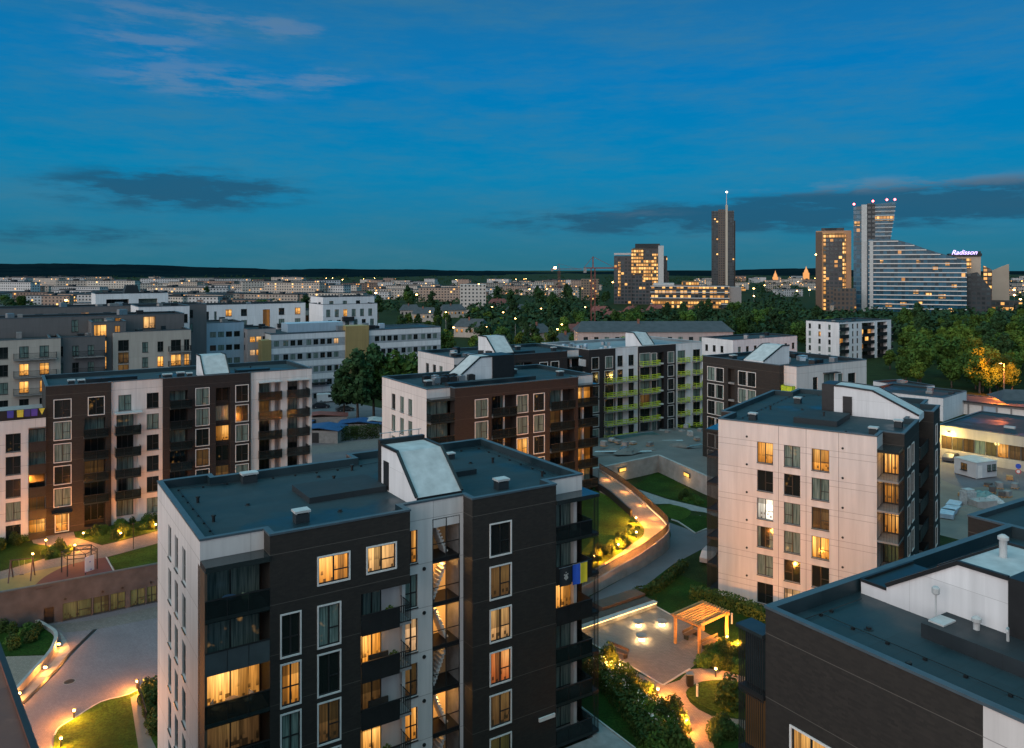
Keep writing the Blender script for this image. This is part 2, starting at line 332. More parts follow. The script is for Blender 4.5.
M['roof'] = roofing('bitumen_roof', (.014, .036, .046)); M['roofd'] = roofing('dark_bitumen_roof', (.014, .024, .030)); M['roofb'] = roofing('brown_gravel_roof', (.20, .088, .062))
M['roofl'] = roofing('pale_membrane_roof', (.22, .26, .28))
M['cap'] = plain('parapet_flashing', (.07, .10, .12), .55, .3, .12)
M['metal'] = plain('dark_metal', (.028, .03, .032), .45, .5)
M['frame'] = plain('window_frame', (.022, .024, .025), .4, .2); M['trim'] = plain('white_trim', (.66, .64, .61), .5, 0, .08)
M['zinc'] = plain('zinc_sheet', (.40, .42, .42), .75, 0, .16, 1.2); M['steel'] = plain('galvanised_steel', (.35, .36, .37), .4, .7)
M['slab'] = plain('concrete', (.22, .215, .21), .85, 0, .2); M['conc'] = plain('pale_concrete', (.30, .29, .28), .85, 0, .22, .7); M['reveal'] = plain('reveal', (.10, .095, .09), .8)
M['darkglass'] = plain('smoked_glass', (.02, .028, .03), .12, 0); 
def smoked():
    t = NT('smoked_rail_glass'); tr_ = t.n('ShaderNodeBsdfTransparent'); tr_.inputs[0].default_value = (.42, .5, .5, 1); mx = t.n('ShaderNodeMixShader'); t.col((.015, .022, .024)); t.rough(.12); mx.inputs[0].default_value = .5
    t.L.new(tr_.outputs[0], mx.inputs[1]); t.L.new(t.b.outputs[0], mx.inputs[2]); t.L.new(mx.outputs[0], t.N['Material Output'].inputs[0]); return t.m
M['railglass'] = smoked(); M['railpanel'] = plain('slate_rail_panel', (.05, .065, .07), .5)
M['brownpanel'] = plain('brown_side_panel', (.085, .055, .035), .6)
for k in ('dark', 'curtain', 'warm', 'amber', 'pale', 'white', 'dim', 'green', 'red'): M['p_'+k] = pane('pane_'+k, k)
M['lawn'] = grassy('lawn', (.045, .092, .012)); M['lawnd'] = grassy('dark_lawn', (.022, .058, .008)); M['ground'] = grassy('town_ground', (.028, .046, .014))
M['paving'] = paved('grey_paving', (.165, .145, .135), .2); M['driveway'] = paved('driveway_setts', (.20, .172, .19), .12, .6); M['sand'] = paved('sand_paving', (.26, .20, .16), .15)
M['road'] = asphalt('asphalt', (.125, .112, .122)); M['yard'] = asphalt('yard_gravel', (.17, .145, .12)); M['lot'] = asphalt('building_site_earth', (.15, .14, .13))
M['red'] = asphalt('red_rubber', (.12, .026, .026)); M['yellow'] = asphalt('yellow_rubber', (.27, .19, .06))
M['kerb'] = plain('kerb_stone', (.36, .35, .33), .8); M['wood'] = plain('warm_timber', (.42, .22, .08), .6, 0, .25, 3)
M['leaf1'] = leafy('leaf_deep', (.040, .098, .017), (.105, .20, .03)); M['leaf2'] = leafy('leaf_mid', (.060, .12, .015), (.15, .235, .032)); M['leaf3'] = leafy('leaf_dark', (.020, .060, .022), (.052, .112, .03)); M['leafhedge'] = leafy('leaf_hedge', (.032, .066, .012), (.08, .12, .022))
M['bark'] = plain('bark', (.06, .045, .035), .9)
M['lamp'] = glow('lamp_glow', (1., .55, .16), 30); M['lampw'] = glow('lamp_pale', (1., .80, .45), 14); M['led'] = glow('led_strip', (1., .62, .22), 5)
M['lampfar'] = glow('far_lamp', (1., .50, .14), 26, False); M['redlamp'] = glow('obstruction_lamp', (1., .12, .14), 12, False)

# ------------------------------------------------------------------ building kit
CACHE = {}
def frame_mesh(style, w, h, flip=False, n=2):
    key = ('f', style, round(w, 2), round(h, 2), flip, n)
    if key in CACHE: return CACHE[key]
    b = MB(); y0, y1 = {'framed': (.06, .12), 'plain': (.13, .19), 'glaze': (0., .06), 'small': (.05, .1)}[style]; t = .065 if style != 'small' else .05
    def ring(x0, z0, x1, z1, t_, ya, yb, m): b.box(x0, ya, z0, x1, yb, z0+t_, m); b.box(x0, ya, z1-t_, x1, yb, z1, m); b.box(x0, ya, z0+t_, x0+t_, yb, z1-t_, m); b.box(x1-t_, ya, z0+t_, x1, yb, z1-t_, m)
    if style == 'framed': ring(-.09, -.09, w+.09, h+.09, .092, -.055, .02, 1)
    ring(.002, .002, w-.002, h-.002, t, y0, y1, 0)
    if style in ('framed', 'plain'):
        xm = w*.5; b.box(xm-.05, y0-.004, t, xm+.05, y1-.003, h-t, 0)
        xa, xb = (t, xm-.05) if flip else (xm+.05, w-t)
        if w < 1.25: b.box(t, y0-.002, h*.42, w-t, y1-.004, h*.42+.08, 0)
        else: b.box(xa, y0-.002, h*.40, xb, y1-.004, h*.40+.07, 0)
        if style == 'plain': b.box(-.03, -.07, -.06, w+.03, y0, -.001, 0)
    elif style == 'glaze':
        for k in range(1, n): xm = w*k/n; b.box(xm-.04, y0-.004, t, xm+.04, y1-.003, h-t, 0)
    else: b.box(w*.5-.03, y0-.004, t, w*.5+.03, y1-.003, h-t, 0)
    CACHE[key] = b.mesh('window_frame', [M['frame'], M['trim']]); return CACHE[key]
def pane_mesh(style, w, h, kind):
    key = ('p', style, round(w, 2), round(h, 2), kind)
    if key not in CACHE:
        y = {'framed': .10, 'plain': .165, 'glaze': .03, 'small': .08}[style]; b = MB(); b.quad((.03, y, .03), (w-.03, y, .03), (w-.03, y, h-.03), (.03, y, h-.03)); CACHE[key] = b.mesh('pane', M['p_'+kind])
    return CACHE[key]

class Bld:
    def __init__(s, name, label, cat, o, ang, group=None, z=0.):
        s.root = thing(name, label, cat, (o[0], o[1], z), ang, group); s.o = o; s.ang = ang; s.fr = Frame(o, ang); s.walls = {}; s.run = 0
    def mb(s, mat): return s.walls.setdefault((mat, s.run), MB())
    def win(s, p0, d, s_, z, w, h, style='plain', kind='dark', flip=False, n=2, name='window', back=0.):
        rz = math.atan2(d[1], d[0]); nx, ny = d[1], -d[0]
        o = put(name, frame_mesh(style, w, h, flip, n), s.root, (p0[0]+d[0]*s_-nx*back, p0[1]+d[1]*s_-ny*back, z), rz)
        put('pane', pane_mesh(style, w, h, kind), o); return o
    def wall(s, p0, p1, z0, z1, mat, els=(), wins=True):
        """els: (s, z, w, h, style, kind[, flip]) windows; style 'open' leaves a hole, ('recess', depth) a recess with side walls"""
        Ln = math.hypot(p1[0]-p0[0], p1[1]-p0[1]); d = ((p1[0]-p0[0])/Ln, (p1[1]-p0[1])/Ln); nx, ny = d[1], -d[0]
        b = s.mb(mat)
        def pt(q, z, dep=0.): return (p0[0]+d[0]*q-nx*dep, p0[1]+d[1]*q-ny*dep, z)
        holes = [(max(e[0], 0), max(e[1], z0), min(e[0]+e[2], Ln), min(e[1]+e[3], z1)) for e in els]
        xs = sorted({0., Ln, *[h[0] for h in holes], *[h[2] for h in holes]}); zs = sorted({z0, z1, *[h[1] for h in holes], *[h[3] for h in holes]})
        for i in range(len(zs)-1):
            run = None
            for k in range(len(xs)):
                solid = False
                if k < len(xs)-1:
                    cx_, cz_ = (xs[k]+xs[k+1])/2, (zs[i]+zs[i+1])/2
                    solid = not any(h[0] < cx_ < h[2] and h[1] < cz_ < h[3] for h in holes) and xs[k+1]-xs[k] > 1e-6 and zs[i+1]-zs[i] > 1e-6
                if solid and run is None: run = xs[k]
                if not solid and run is not None: b.quad(pt(run, zs[i]), pt(xs[k], zs[i]), pt(xs[k], zs[i+1]), pt(run, zs[i+1])); run = None
        for e, h in zip(els, holes):
            st = e[4]
            if st == 'open': continue
            dep = st[1] if isinstance(st, tuple) else {'framed': .13, 'plain': .2, 'small': .1}[st]
            a, zb, c, zt = h
            b.quad(pt(a, zb), pt(a, zb, dep), pt(a, zt, dep), pt(a, zt)); b.quad(pt(c, zb, dep), pt(c, zb), pt(c, zt), pt(c, zt, dep))
            b.quad(pt(a, zt), pt(a, zt, dep), pt(c, zt, dep), pt(c, zt)); b.quad(pt(a, zb, dep), pt(a, zb), pt(c, zb), pt(c, zb, dep))
            if isinstance(st, tuple):
                kind = e[5]
                if kind: s.win(p0, d, a+.02, zb+.02, c-a-.04, zt-zb-.04, 'glaze', kind, n=e[6] if len(e) > 6 else 2, name='balcony_door', back=dep-.08)
                else: b.quad(pt(a, zb, dep), pt(c, zb, dep), pt(c, zt, dep), pt(a, zt, dep))
            else: s.win(p0, d, a, zb, c-a, zt-zb, st, e[5], len(e) > 6 and e[6])
    def shell(s, poly, z0, z1, mats, els={}, roof='roof', par=.55, capw=.34, cap='cap'):
        n = len(poly)
        for i in range(n):
            mm = mats[i] if isinstance(mats, (list, tuple)) else mats
            if i == 0 or (isinstance(mats, (list, tuple)) and mats[i] != mats[i-1]): s.run += 1
            s.wall(poly[i], poly[(i+1) % n], z0, z1, mm, els.get(i, ()))
        ins = inset(poly, capw)
        b = MB(); b.poly([(p[0], p[1], z1-par) for p in ins]); b.build('roof', M[roof], s.root)
        b = MB(); out = inset(poly, -.05)
        for i in range(n):
            j = (i+1) % n
            b.quad((*ins[j], z1-par), (*ins[i], z1-par), (*ins[i], z1+.03), (*ins[j], z1+.03), 1)
            b.quad((*out[i], z1+.05), (*out[j], z1+.05), (*ins[j], z1+.03), (*ins[i], z1+.03)); b.quad((*out[i], z1-.07), (*out[j], z1-.07), (*out[j], z1+.05), (*out[i], z1+.05))
        b.build('parapet', [M[cap], M[roof]], s.root)
    def done(s, names={}):
        for k, b in s.walls.items(): b.build('wall', [M[k[0]]], s.root)
        s.walls = {}; return s.root
    def balcony(s, p0, d, s0, s1, z, dep, rail='solid', back=0., h=1.1, slab=.2, sides=(True, True), mat='metal', slabmat='slab', bars_to=None):
        """slab at height z (its top), dep deep in front of the line p0+d; rail on the front and sides"""
        rz = math.atan2(d[1], d[0]); w = s1-s0; b = MB(); b.box(0, -dep, -slab, w, back, 0)
        nx, ny = d[1], -d[0]; o = b.build('balcony', M[slabmat], s.root, (p0[0]+d[0]*s0, p0[1]+d[1]*s0, z), rz)
        r = MB(); t = .05
        def side(x):
            if rail == 'bars':
                q = -dep+.1
                while q < back-.05: r.box(x, q, 0, x+.025, q+.025, h); q += .14
                r.box(x, -dep, h-.05, x+.04, back, h)
            else: r.box(x, -dep+t, -slab+.04, x+t, back, h)
        if rail == 'bars':
            q = .02
            while q < w: r.box(q, -dep+.01, -.05, q+.025, -dep+.035, h-.05); q += .13
            r.box(0, -dep, h-.05, w, -dep+.05, h); r.box(0, -dep, -.02, w, -dep+.05, .04)
        else:
            r.box(0, -dep-.03, -slab-.04, w, -dep+.03, h-.06); r.box(-.01, -dep-.05, h-.06, w+.01, -dep+.05, h, 1)
            k = max(1, round(w/1.25))
            for i in range(1, k): r.box(w*i/k-.015, -dep-.045, -slab, w*i/k+.015, -dep-.031, h-.07, 1)
        if sides[0]: side(.0)
        if sides[1]: side(w-.05)
        r.build('railing', [M[mat], M['metal']], o); return o
def inset(poly, d):
    n = len(poly); out = []
    for i in range(n):
        a, p, c = poly[i-1], poly[i], poly[(i+1) % n]
        def nrm(u, v): L = math.hypot(v[0]-u[0], v[1]-u[1]); return (-(v[1]-u[1])/L, (v[0]-u[0])/L)
        n1, n2 = nrm(a, p), nrm(p, c); k = 1 + n1[0]*n2[0] + n1[1]*n2[1]
        out.append((p[0]+d*(n1[0]+n2[0])/max(k, .3), p[1]+d*(n1[1]+n2[1])/max(k, .3)))
    return out
def roof_vent(bl, x, y, z, w=.9, h=.8, d=.7):
    b = MB(); b.box(-w/2, -d/2, 0, w/2, d/2, h*.72); b.box(-w/2-.07, -d/2-.07, h*.82, w/2+.07, d/2+.07, h, 1)
    for sx in (-1, 1):
        for sy in (-1, 1): b.box(sx*(w/2-.05)-.03, sy*(d/2-.05)-.03, h*.72, sx*(w/2-.05)+.03, sy*(d/2-.05)+.03, h*.82, 1)
    b.build('roof_vent', [M['roofd'], M['zinc']], bl.root, (x, y, z))
def roof_pipe(bl, x, y, z, h=.6, r=.1): MB().lathe([(r, 0), (r, h*.8), (r*1.5, h*.8), (r*1.5, h), (r*.6, h+.04)], 10).build('vent_pipe', M['metal'], bl.root, (x, y, z))
def roof_wire(bl, pts, z):
    b = MB()
    for a, c in zip(pts, pts[1:]):
        b.tube((*a, z+.12), (*c, z+.12), .022, n=5); n = max(1, int(math.hypot(c[0]-a[0], c[1]-a[1])/1.6))
        for i in range(n): q = (a[0]+(c[0]-a[0])*i/n, a[1]+(c[1]-a[1])*i/n); b.box(q[0]-.07, q[1]-.07, z, q[0]+.07, q[1]+.07, z+.1)
    b.build('lightning_wire', M['metal'], bl.root)
def roof_drain(bl, x, y, z): MB().lathe([(.2, 0), (.2, .03), (.12, .05), (.12, .14), (.03, .16)], 12).build('roof_drain', M['metal'], bl.root, (x, y, z))
def upstand(bl, x0, y0, x1, y1, z, h=.5): MB().box(x0, y0, z, x1, y1, z+h).build('roof_upstand', M['roofd'], bl.root)
def stairhead(bl, y0, y1, prof, axis='x', door=None):
    """roof stair housing: side profile (along y, z) pushed along x between y0..y1"""
    b = MB(); n = len(prof)
    for i in range(n):
        j = (i+1) % n; a, c = prof[i], prof[j]; m = 1 if (abs(a[0]-c[0]) > .05 and max(a[1], c[1]) > min(q[1] for q in prof)+.1) else 0
        b.quad((y0, a[0], a[1]), (y0, c[0], c[1]), (y1, c[0], c[1]), (y1, a[0], a[1]), m)
    b.poly([(y0, p[0], p[1]) for p in reversed(prof)], 2); b.poly([(y1, p[0], p[1]) for p in prof], 2)
    o = b.build('stairhead', [M['metal'], M['zinc'], M['render_w']], bl.root)
    e = MB()                                        # folded edge flashing on the two slopes
    for xx in (y0, y1):
        for i in range(n):
            a, c = prof[i], prof[(i+1) % n]
            if abs(a[0]-c[0]) > .05 and max(a[1], c[1]) > min(q[1] for q in prof)+.1: e.tube((xx, a[0], a[1]+.04), (xx, c[0], c[1]+.04), .13, n=4)
    e.build('flashing', M['metal'], o)
    if door: MB().box(y0-.04, door[0], door[1], y0-.005, door[0]+.95, door[1]+2.05).build('roof_door', M['metal'], o)
    return o
def grid(s0, step, n, z0, zstep, m, w, h, style, kinds):
    out = []
    for i in range(n):
        for k in range(m): out.append((s0+i*step, z0+k*zstep, w, h, style, kinds(i, k)))
    return out
def pick(p, lit=('warm', 'pale', 'amber', 'dim')): return lambda i, k: rnd.choice(lit) if rnd.random() < p else 'dark'

# ------------------------------------------------------------------ ground and terrain
ZD = -4.2                                            # level of the sunken drive on the left
def sheet(name, pts, z, mat, kind='structure', thick=0.):
    b = MB()
    if thick: b.prism([(p[0], p[1]) for p in pts], z-thick, z)
    else: b.poly([(p[0], p[1], z) for p in pts])
    return tag(b.build(name, M[mat]), kind=kind)
def area(a): s = 0; return sum(a[i][0]*a[(i+1) % len(a)][1]-a[(i+1) % len(a)][0]*a[i][1] for i in range(len(a)))/2
def pix(lst, z=0., s=1., o=(0, 0)):
    r = [P(o[0]+x/s, o[1]+y/s, z) for x, y in lst]
    return r if area(r) > 0 else r[::-1]
def smooth_loop(pts, n=4):
    out = []; k = len(pts)
    for i in range(k):
        p0, p1, p2, p3 = pts[i-1], pts[i], pts[(i+1) % k], pts[(i+2) % k]
        for q in range(n):
            t = q/n
            out.append(tuple(.5*((2*p1[c])+(-p0[c]+p2[c])*t+(2*p0[c]-5*p1[c]+4*p2[c]-p3[c])*t*t+(-p0[c]+3*p1[c]-3*p2[c]+p3[c])*t**3) for c in (0, 1)))
    return out
WB = 55.0
gb = MB()
def rect_ab(b, a0, a1, b0, b1, z): b.poly([(*MAIN.W(a, q), z) for a, q in ((a0, b0), (a1, b0), (a1, b1), (a0, b1))])
for r_ in ((-4000, 9000, WB, 9000), (20, 9000, 15.2, WB), (-4000, -120, -600, WB), (0, 9000, -600, 15.2)): rect_ab(gb, *r_, 0.)
tag(gb.build('ground', M['ground']), kind='structure')
db = MB(); rect_ab(db, -120, 0, -70, 15.2, ZD); rect_ab(db, -120, 20, 15.2, WB, ZD); tag(db.build('driveway', M['driveway']), kind='structure')
# wooded hills along the horizon
def hills():
    t = NT('forest_hill'); p = t.pos(); a = t.noise(.004, 6, .65, p); c = t.noise(.05, 3, .7, p); cc = t.mix(t.rng(a, .35, .65), (.003, .011, .016), (.008, .020, .024)); cc = t.mix(t.rng(c, .3, .7, 0, .6), cc, (.002, .008, .012)); t.col(cc); t.rough(.95); t.b.inputs['Specular IOR Level'].default_value = 0.
    prof = [(-700, 262), (-300, 262), (0, 263), (90, 264), (210, 267.5), (260, 269), (330, 268.5), (410, 270), (500, 271.5), (560, 272.5), (640, 271), (740, 271.5), (790, 269), (815, 268), (850, 270), (930, 272), (1024, 272), (1400, 271), (2000, 272)]
    for name, Y0, dz, up in (('hills', 5600., 0., 0.), ('hills', 4300., .0, 3.2)):
        b = MB(); r_ = random.Random(int(Y0)); cols = []
        px = -900.
        while px < 2000:
            for k in range(len(prof)-1):
                if prof[k][0] <= px <= prof[k+1][0]: q = (px-prof[k][0])/(prof[k+1][0]-prof[k][0]); y = prof[k][1]*(1-q)+prof[k+1][1]*q; break
            else: y = 262 if px < 0 else 272
            y += up + .5*math.sin(px*.021+Y0)+.35*math.sin(px*.07+1)+r_.uniform(-.28, .28)
            z = CZ-(y-HZ)*Y0/F; X = (px-CX)*Y0/F; cols.append((X, z)); px += 3.2
        rows = []
        for dy, k in ((-1500, 0.), (-700, .32), (-250, .78), (0, 1.), (500, .9), (1500, 0)):
            rows.append([(X, Y0+dy, -2+(z+2)*k*(1 if k in (0, 1) else r_.uniform(.93, 1.03))) for X, z in cols])
        n = len(cols); b.v = [v for rr in rows for v in rr]
        for i in range(len(rows)-1):
            for k in range(n-1): b.f.append((i*n+k, i*n+k+1, (i+1)*n+k+1, (i+1)*n+k)); b.m.append(0)
        tag(b.build(name, t.m), kind='structure')
hills()

# ------------------------------------------------------------------ the big apartment blocks
ZT = 20.1
JK = [18.85-3*k for k in range(7)]                   # slab joints, top storey first
def corner_stack(bl, a0, a1, y0, y1, kinds, left=True, right=True, rail='solid', pillar=None, sidepanel=False, canopy=True, n=3, rails=None, last=6):
    """a stack of corner balconies in front of recessed glazing: slabs, rails, doors, canopy"""
    w = a1-a0
    for k in range(last):
        zf = JK[k]-3.0
        bl.win((a0, y1), (1, 0), .04, zf+.02, w-.08, 2.72, 'glaze', kinds[k], n=n, name='balcony_door')
        bl.balcony((a0, y1), (1, 0), 0, w, zf, y1-y0, rail, sides=(left, right), mat=(rails or {}).get(k, 'railglass'))
    if canopy: MB().profile([(a0-.0, JK[0]-.3), (a1, JK[0]-.3), (a1, JK[0]+.02), (a0, JK[0]+.02)], y0-.12, y1, 0).build('canopy', M['darkglass'], bl.root)
    if sidepanel: MB().box(a0-.02, y0+.02, JK[0]-3*last+.02, a0+.12, y1, JK[0]-.3).build('side_panel', M['brownpanel'], bl.root)
    if pillar: MB().box(pillar, y1-.5+.002, JK[0]-3*last, pillar+.3, y1-.1, JK[0]-.3).build('pillar', M['trim'], bl.root)

# --- nearest block, left of centre
B = Bld('apartment_building', 'large black brick and white block in the middle with a blue and yellow flag', 'apartment block', MAIN.o, AN)
poly = [(0, 0), (3.7, 0), (3.7, -1.3), (12.85, -1.3), (12.85, 0), (17.55, 0), (17.55, -1.3), (24.62, -1.3), (24.62, 0), (28, 0), (28, 15.3), (20.5, 15.3), (20.5, 16.0), (15, 16.0), (15, 14.4), (3.8, 14.4), (3.8, 15.3), (0, 15.3)]
mats = ['white', 'dark', 'dark', 'dark', 'white', 'dark', 'dark', 'dark', 'white', 'dark', 'dark', 'dark', 'dark', 'dark', 'dark', 'dark', 'white', 'white']
els = {}
els[0] = [(0.0, 0.85-4, 3.7, JK[0]-.85+4-.02, 'open')]
fl = [(6.67-3.7, 16.5, 1.96, 1.64, 'framed', 'warm'), (9.87-3.7, 16.55, 1.93, 1.6, 'framed', 'pale')]
for k, (ka, kb) in enumerate([('dark', 'dark'), ('amber', 'dark'), ('dark', 'dim'), ('dim', 'dark'), ('warm', 'dim')]):
    z = JK[k+1]-3.05-.18+.0
    fl += [(4.39-3.7, z, 1.12, 2.5, 'framed', ka), (6.67-3.7, z, 1.36, 2.5, 'framed', kb)]
fl.append((9.44-3.7, -1.5, 3.42, 15.29+1.5, 'open'))
els[2] = fl
els[3] = [(0, -1.5, 1.3, 15.29+1.5, 'open')]
sl = [(.25, JK[k]-2.85, .92, 2.25, 'plain', kd) for k, kd in enumerate(['amber', 'dark', 'pale', 'dim', 'amber', 'dark'])]
els[4] = sl + [(2.28, .2, 2.15, 18.15-.2, 'open')]
els[6] = [(18.87-17.55+.13, JK[k]-3.0, 1.65, 2.2, 'framed', kd) for k, kd in enumerate(['dark', 'dim', 'pale', 'red', 'dim', 'green'])]
els[8] = [(0.0, -1, 3.38, JK[0]+1-.02, 'open')]
els[17] = [(15.3-y_-1.0, JK[k]-2.95, 1.15, 2.25, 'plain', 'dark') for k in range(7) for y_ in (9.72, 7.22, 4.55)]
els[9] = [(q, JK[k]-2.95, 1.3, 2.2, 'plain', rnd.choice(['dark', 'dark', 'warm'])) for k in range(6) for q in (3.2, 7.5, 11.5)]
B.shell(poly, ZD-.3, ZT, mats, els)
# left corner balconies
for zz in (0,):
    B.run += 1; b = B.mb('brown')
    b.quad((3.7, 0, -4.4), (3.7, .9, -4.4), (3.7, .9, JK[0]), (3.7, 0, JK[0])); b.quad((0, .9, JK[0]), (3.7, .9, JK[0]), (3.7, 0, JK[0]), (0, 0, JK[0]))
corner_stack(B, .02, 3.68, -1.3, .6, ['curtain', 'curtain', 'warm', 'dim', 'amber', 'dark', 'dark'], left=True, right=False, sidepanel=True, last=7, n=2, rails={1: 'railpanel'})
corner_stack(B, 24.64, 27.98, -1.3, .5, ['curtain', 'curtain', 'warm', 'curtain', 'curtain', 'curtain'], left=False, right=True, pillar=27.2, n=2, rails={2: 'metal', 1: 'metal'})
MB().box(27.98, -1.3, JK[0]-.29, 28.7, 1.6, JK[0]-.05).build('canopy', M['darkglass'], B.root)
for k in range(6):                                   # end balconies round the far corner, behind upright bars
    B.balcony((28, 2.0), (0, 1), -3.3, .6, JK[k]-3.0, .62, 'bars', mat='metal', h=2.75, slabmat='metal')
# middle loggia slot
B.run += 1; b = B.mb('dark'); b.quad((9.44, .3, -1.5), (9.44, -1.3, -1.5), (9.44, -1.3, 15.29), (9.44, .3, 15.29)); b.quad((9.44, -1.3, 15.29), (12.85, -1.3, 15.29), (12.85, .3, 15.29), (9.44, .3, 15.29))
b = B.mb('white'); b.quad((11.5, .3, -1.5), (13.1, .3, -1.5), (13.1, .3, 15.29), (11.5, .3, 15.29))
for k, kd in enumerate(['curtain', 'warm', 'dim', 'warm', 'amber']):
    zf = JK[k+1]-3.0
    B.win((9.44, .3), (1, 0), .03, zf+.05, 2.03, 2.7, 'glaze', kd, n=3, name='balcony_door')
    B.balcony((9.44, .3), (1, 0), .02, 2.65, zf, 1.62, 'solid', sides=(False, False), mat='railpanel' if k == 3 else 'metal')
    B.balcony((9.44, .3), (1, 0), 2.65, 3.5, zf, 1.62, 'bars', sides=(False, True))
# stair glazing with the flights behind it
B.run += 1; sb = B.mb('slab'); x0, x1, yb = 15.13, 17.28, 1.9
for (xa, xc) in ((x0, x0), (x1, x1)): sb.quad((xa, 0, .2), (xa, yb, .2), (xa, yb, 18.15), (xa, 0, 18.15))
sb.quad((x0, yb, .2), (x1, yb, .2), (x1, yb, 18.15), (x0, yb, 18.15))
point_later = []
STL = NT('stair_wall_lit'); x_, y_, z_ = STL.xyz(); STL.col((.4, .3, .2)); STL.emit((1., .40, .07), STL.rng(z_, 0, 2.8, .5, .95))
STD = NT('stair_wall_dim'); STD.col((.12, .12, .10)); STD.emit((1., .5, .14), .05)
for k, lit in enumerate([0, 1, 1, 0, 1, 0]):
    zf = JK[k]-3.0
    if zf < .2: zf = .2
    MB().quad((.03, 0, .02), (2.1, 0, .02), (2.1, 0, 2.76), (.03, 0, 2.76)).__class__
    q = MB(); q.quad((.03, 0, .02), (2.1, 0, .02), (2.1, 0, 2.76), (.03, 0, 2.76)); q.build('stair_wall', (STL if lit else STD).m, B.root, (x0, yb-.05, zf))
    q = MB(); q.box(0, 0, -.12, 2.13, yb-.1, .12); q.build('landing', M['metal'], B.root, (x0+.01, .05, zf))
    q = MB(); n = 9
    for i in range(n): zz = .25+i*2.3/n; xx = 1.2-i*.95/n if k % 2 == 0 else .25+i*.95/n; q.box(xx, .5, zz, xx+.28, 1.5, zz+.10); q.box(xx+.1, .5, zz-.2, xx+.18, 1.5, zz)
    q.build('stair_flight', M['trim'], B.root, (x0+.05, .1, zf)); point_later.append(((x0+1.0, .9, zf+2.5), 70 if lit else 3., B))
    B.win((x0, 0), (1, 0), .0, zf+.1, 2.15, 2.8, 'glaze', 'dark', n=2, name='stair_window').children[0].data = MB().box(.03, .028, 1.02, 2.12, .05, 1.08).mesh('rail_bar', M['frame'])
# roof things
ZR = ZT-.55
stairhead(B, 14.2, 17.75, [(.55, ZR), (.55, ZT+.12), (3.7, 22.75), (6.6, 22.75), (6.6, ZR)], door=(5.2, ZR+.1))
MB().box(14.1, 6.61, ZR, 17.8, 7.0, 23.1).build('stairhead_wall', M['metal'], B.root)
for x, y, w in ((6.2, 13.4, 1.1), (6.6, 1.9, .9), (21.6, 1.5, .9)): roof_vent(B, x, y, ZR, w)
for x, y in ((1.8, 9.9), (1.8, 4.9), (14.2, 12.6), (11.8, 10.2), (26.2, 2.8), (25.2, 8.7)): roof_pipe(B, x, y, ZR, .45, .1)
upstand(B, 8.3, 5.4, 14.1, 9.4, ZR, .42); upstand(B, 19.6, 6.2, 22.2, 6.9, ZR, .4)
roof_wire(B, [(1.2, 1.2), (1.2, 13.8), (13.2, 13.2), (19.5, 13.8), (26.8, 13.8), (26.8, 1.6)], ZR); roof_wire(B, [(1.2, 1.2), (5.2, .2), (12.2, .2), (13.6, 1.6)], ZR)
for x, y in ((4.6, 7.4), (11.2, 12.0), (23.5, 9.5), (9.5, 2.6)): roof_drain(B, x, y, ZR)
for x, y in ((16.5, 11.), (22.8, 11.8)): roof_vent(B, x, y, ZR, .6, .55, .5)
q = MB()
for i in range(5): q.tube((14.3+i*.8, 7.05, 22.7), (14.3+i*.8, 7.05, 23.55), .03, n=6)
q.tube((14.2, 7.05, 23.5), (17.7, 7.05, 23.5), .03, n=6); q.build('roof_railing', M['steel'], B.root)
for k in range(1, 6): MB().tube((0, 0, 0), (0, -.05, 0), .13, n=12).build('vent_cap', M['frame'], B.root, (14.5, 0, JK[k]-.35))
MB().box(23.05, -1.45, .9+2.2, 24.45, -1.32, 1.15+2.2).build('wall_lamp_housing', M['trim'], B.root)
B.done()

# --- block at the lower right whose roof fills the corner
CB = P(765.5, 606.3, ZT)
B = Bld('apartment_building', 'black brick apartment block at the lower right corner with a wide blue-black roof', 'apartment block', CB, AN)
poly = [(0, -30), (32, -30), (32, 0.2), (10.6, 0.2), (10.6, 1.6), (0, 1.6)]
poly = [(0, 0), (0, -9.9), (0, -13.5), (0, -17.5), (0, -30), (34, -30), (34, -2.4), (22.4, -2.4), (22.4, 0)]
mm = ['dark', 'white', 'white', 'white', 'dark', 'dark', 'dark', 'dark', 'dark']
el = {0: [(1.35+.13, JK[k+1]-3.0, 2.0, 2.3, 'framed', kd) for k, kd in enumerate(['warm', 'pale', 'dark', 'dark', 'dark'])] + [(5.6, JK[k+1]-3.0, 1.3, 2.3, 'framed', 'dark') for k in range(1, 5)], 2: [(.8, JK[k]-3.0, 1.6, 2.3, 'plain', 'dark') for k in range(1, 6)]}
B.shell(poly, 0, ZT, mm, el, par=.65, capw=.34)
ZR = ZT-.65
for k in range(6):
    B.balcony((0, 1.55), (0, -1), -.0, 1.53, JK[k]-3.0, .12, 'bars', back=.5, mat='metal', h=2.75, sides=(True, False), slabmat='metal')
    MB().box(.35, .02, JK[k]-2.98, .6, 1.5, JK[k]-.4).build('balcony_screen', M['p_dim' if k in (1, 2, 4) else 'darkglass'], B.root)
MB().box(-.22, .01, JK[0]-.24, .9, 1.62, JK[0]-.08).build('canopy', M['darkglass'], B.root)
stairhead(B, 6.6, 11.2, [(-7.6, ZR), (-7.6, 22.5), (-5.4, 22.5), (-1.9, 20.3), (-1.9, ZR)])
MB().box(6.62, -1.9, ZR, 11.2, -.5, 20.05).build('low_housing', M['render_w'], B.root); MB().box(6.7, -1.88, 20.052, 11.1, -.6, 20.09).build('low_housing_roof', M['roofd'], B.root)
q = MB(); q.tube((6.62, -1.9, 20.14), (6.62, -.5, 20.14), .1, n=4).tube((6.62, -.5, 20.14), (11.2, -.5, 20.14), .1, n=4); q.build('flashing', M['metal'], B.root)
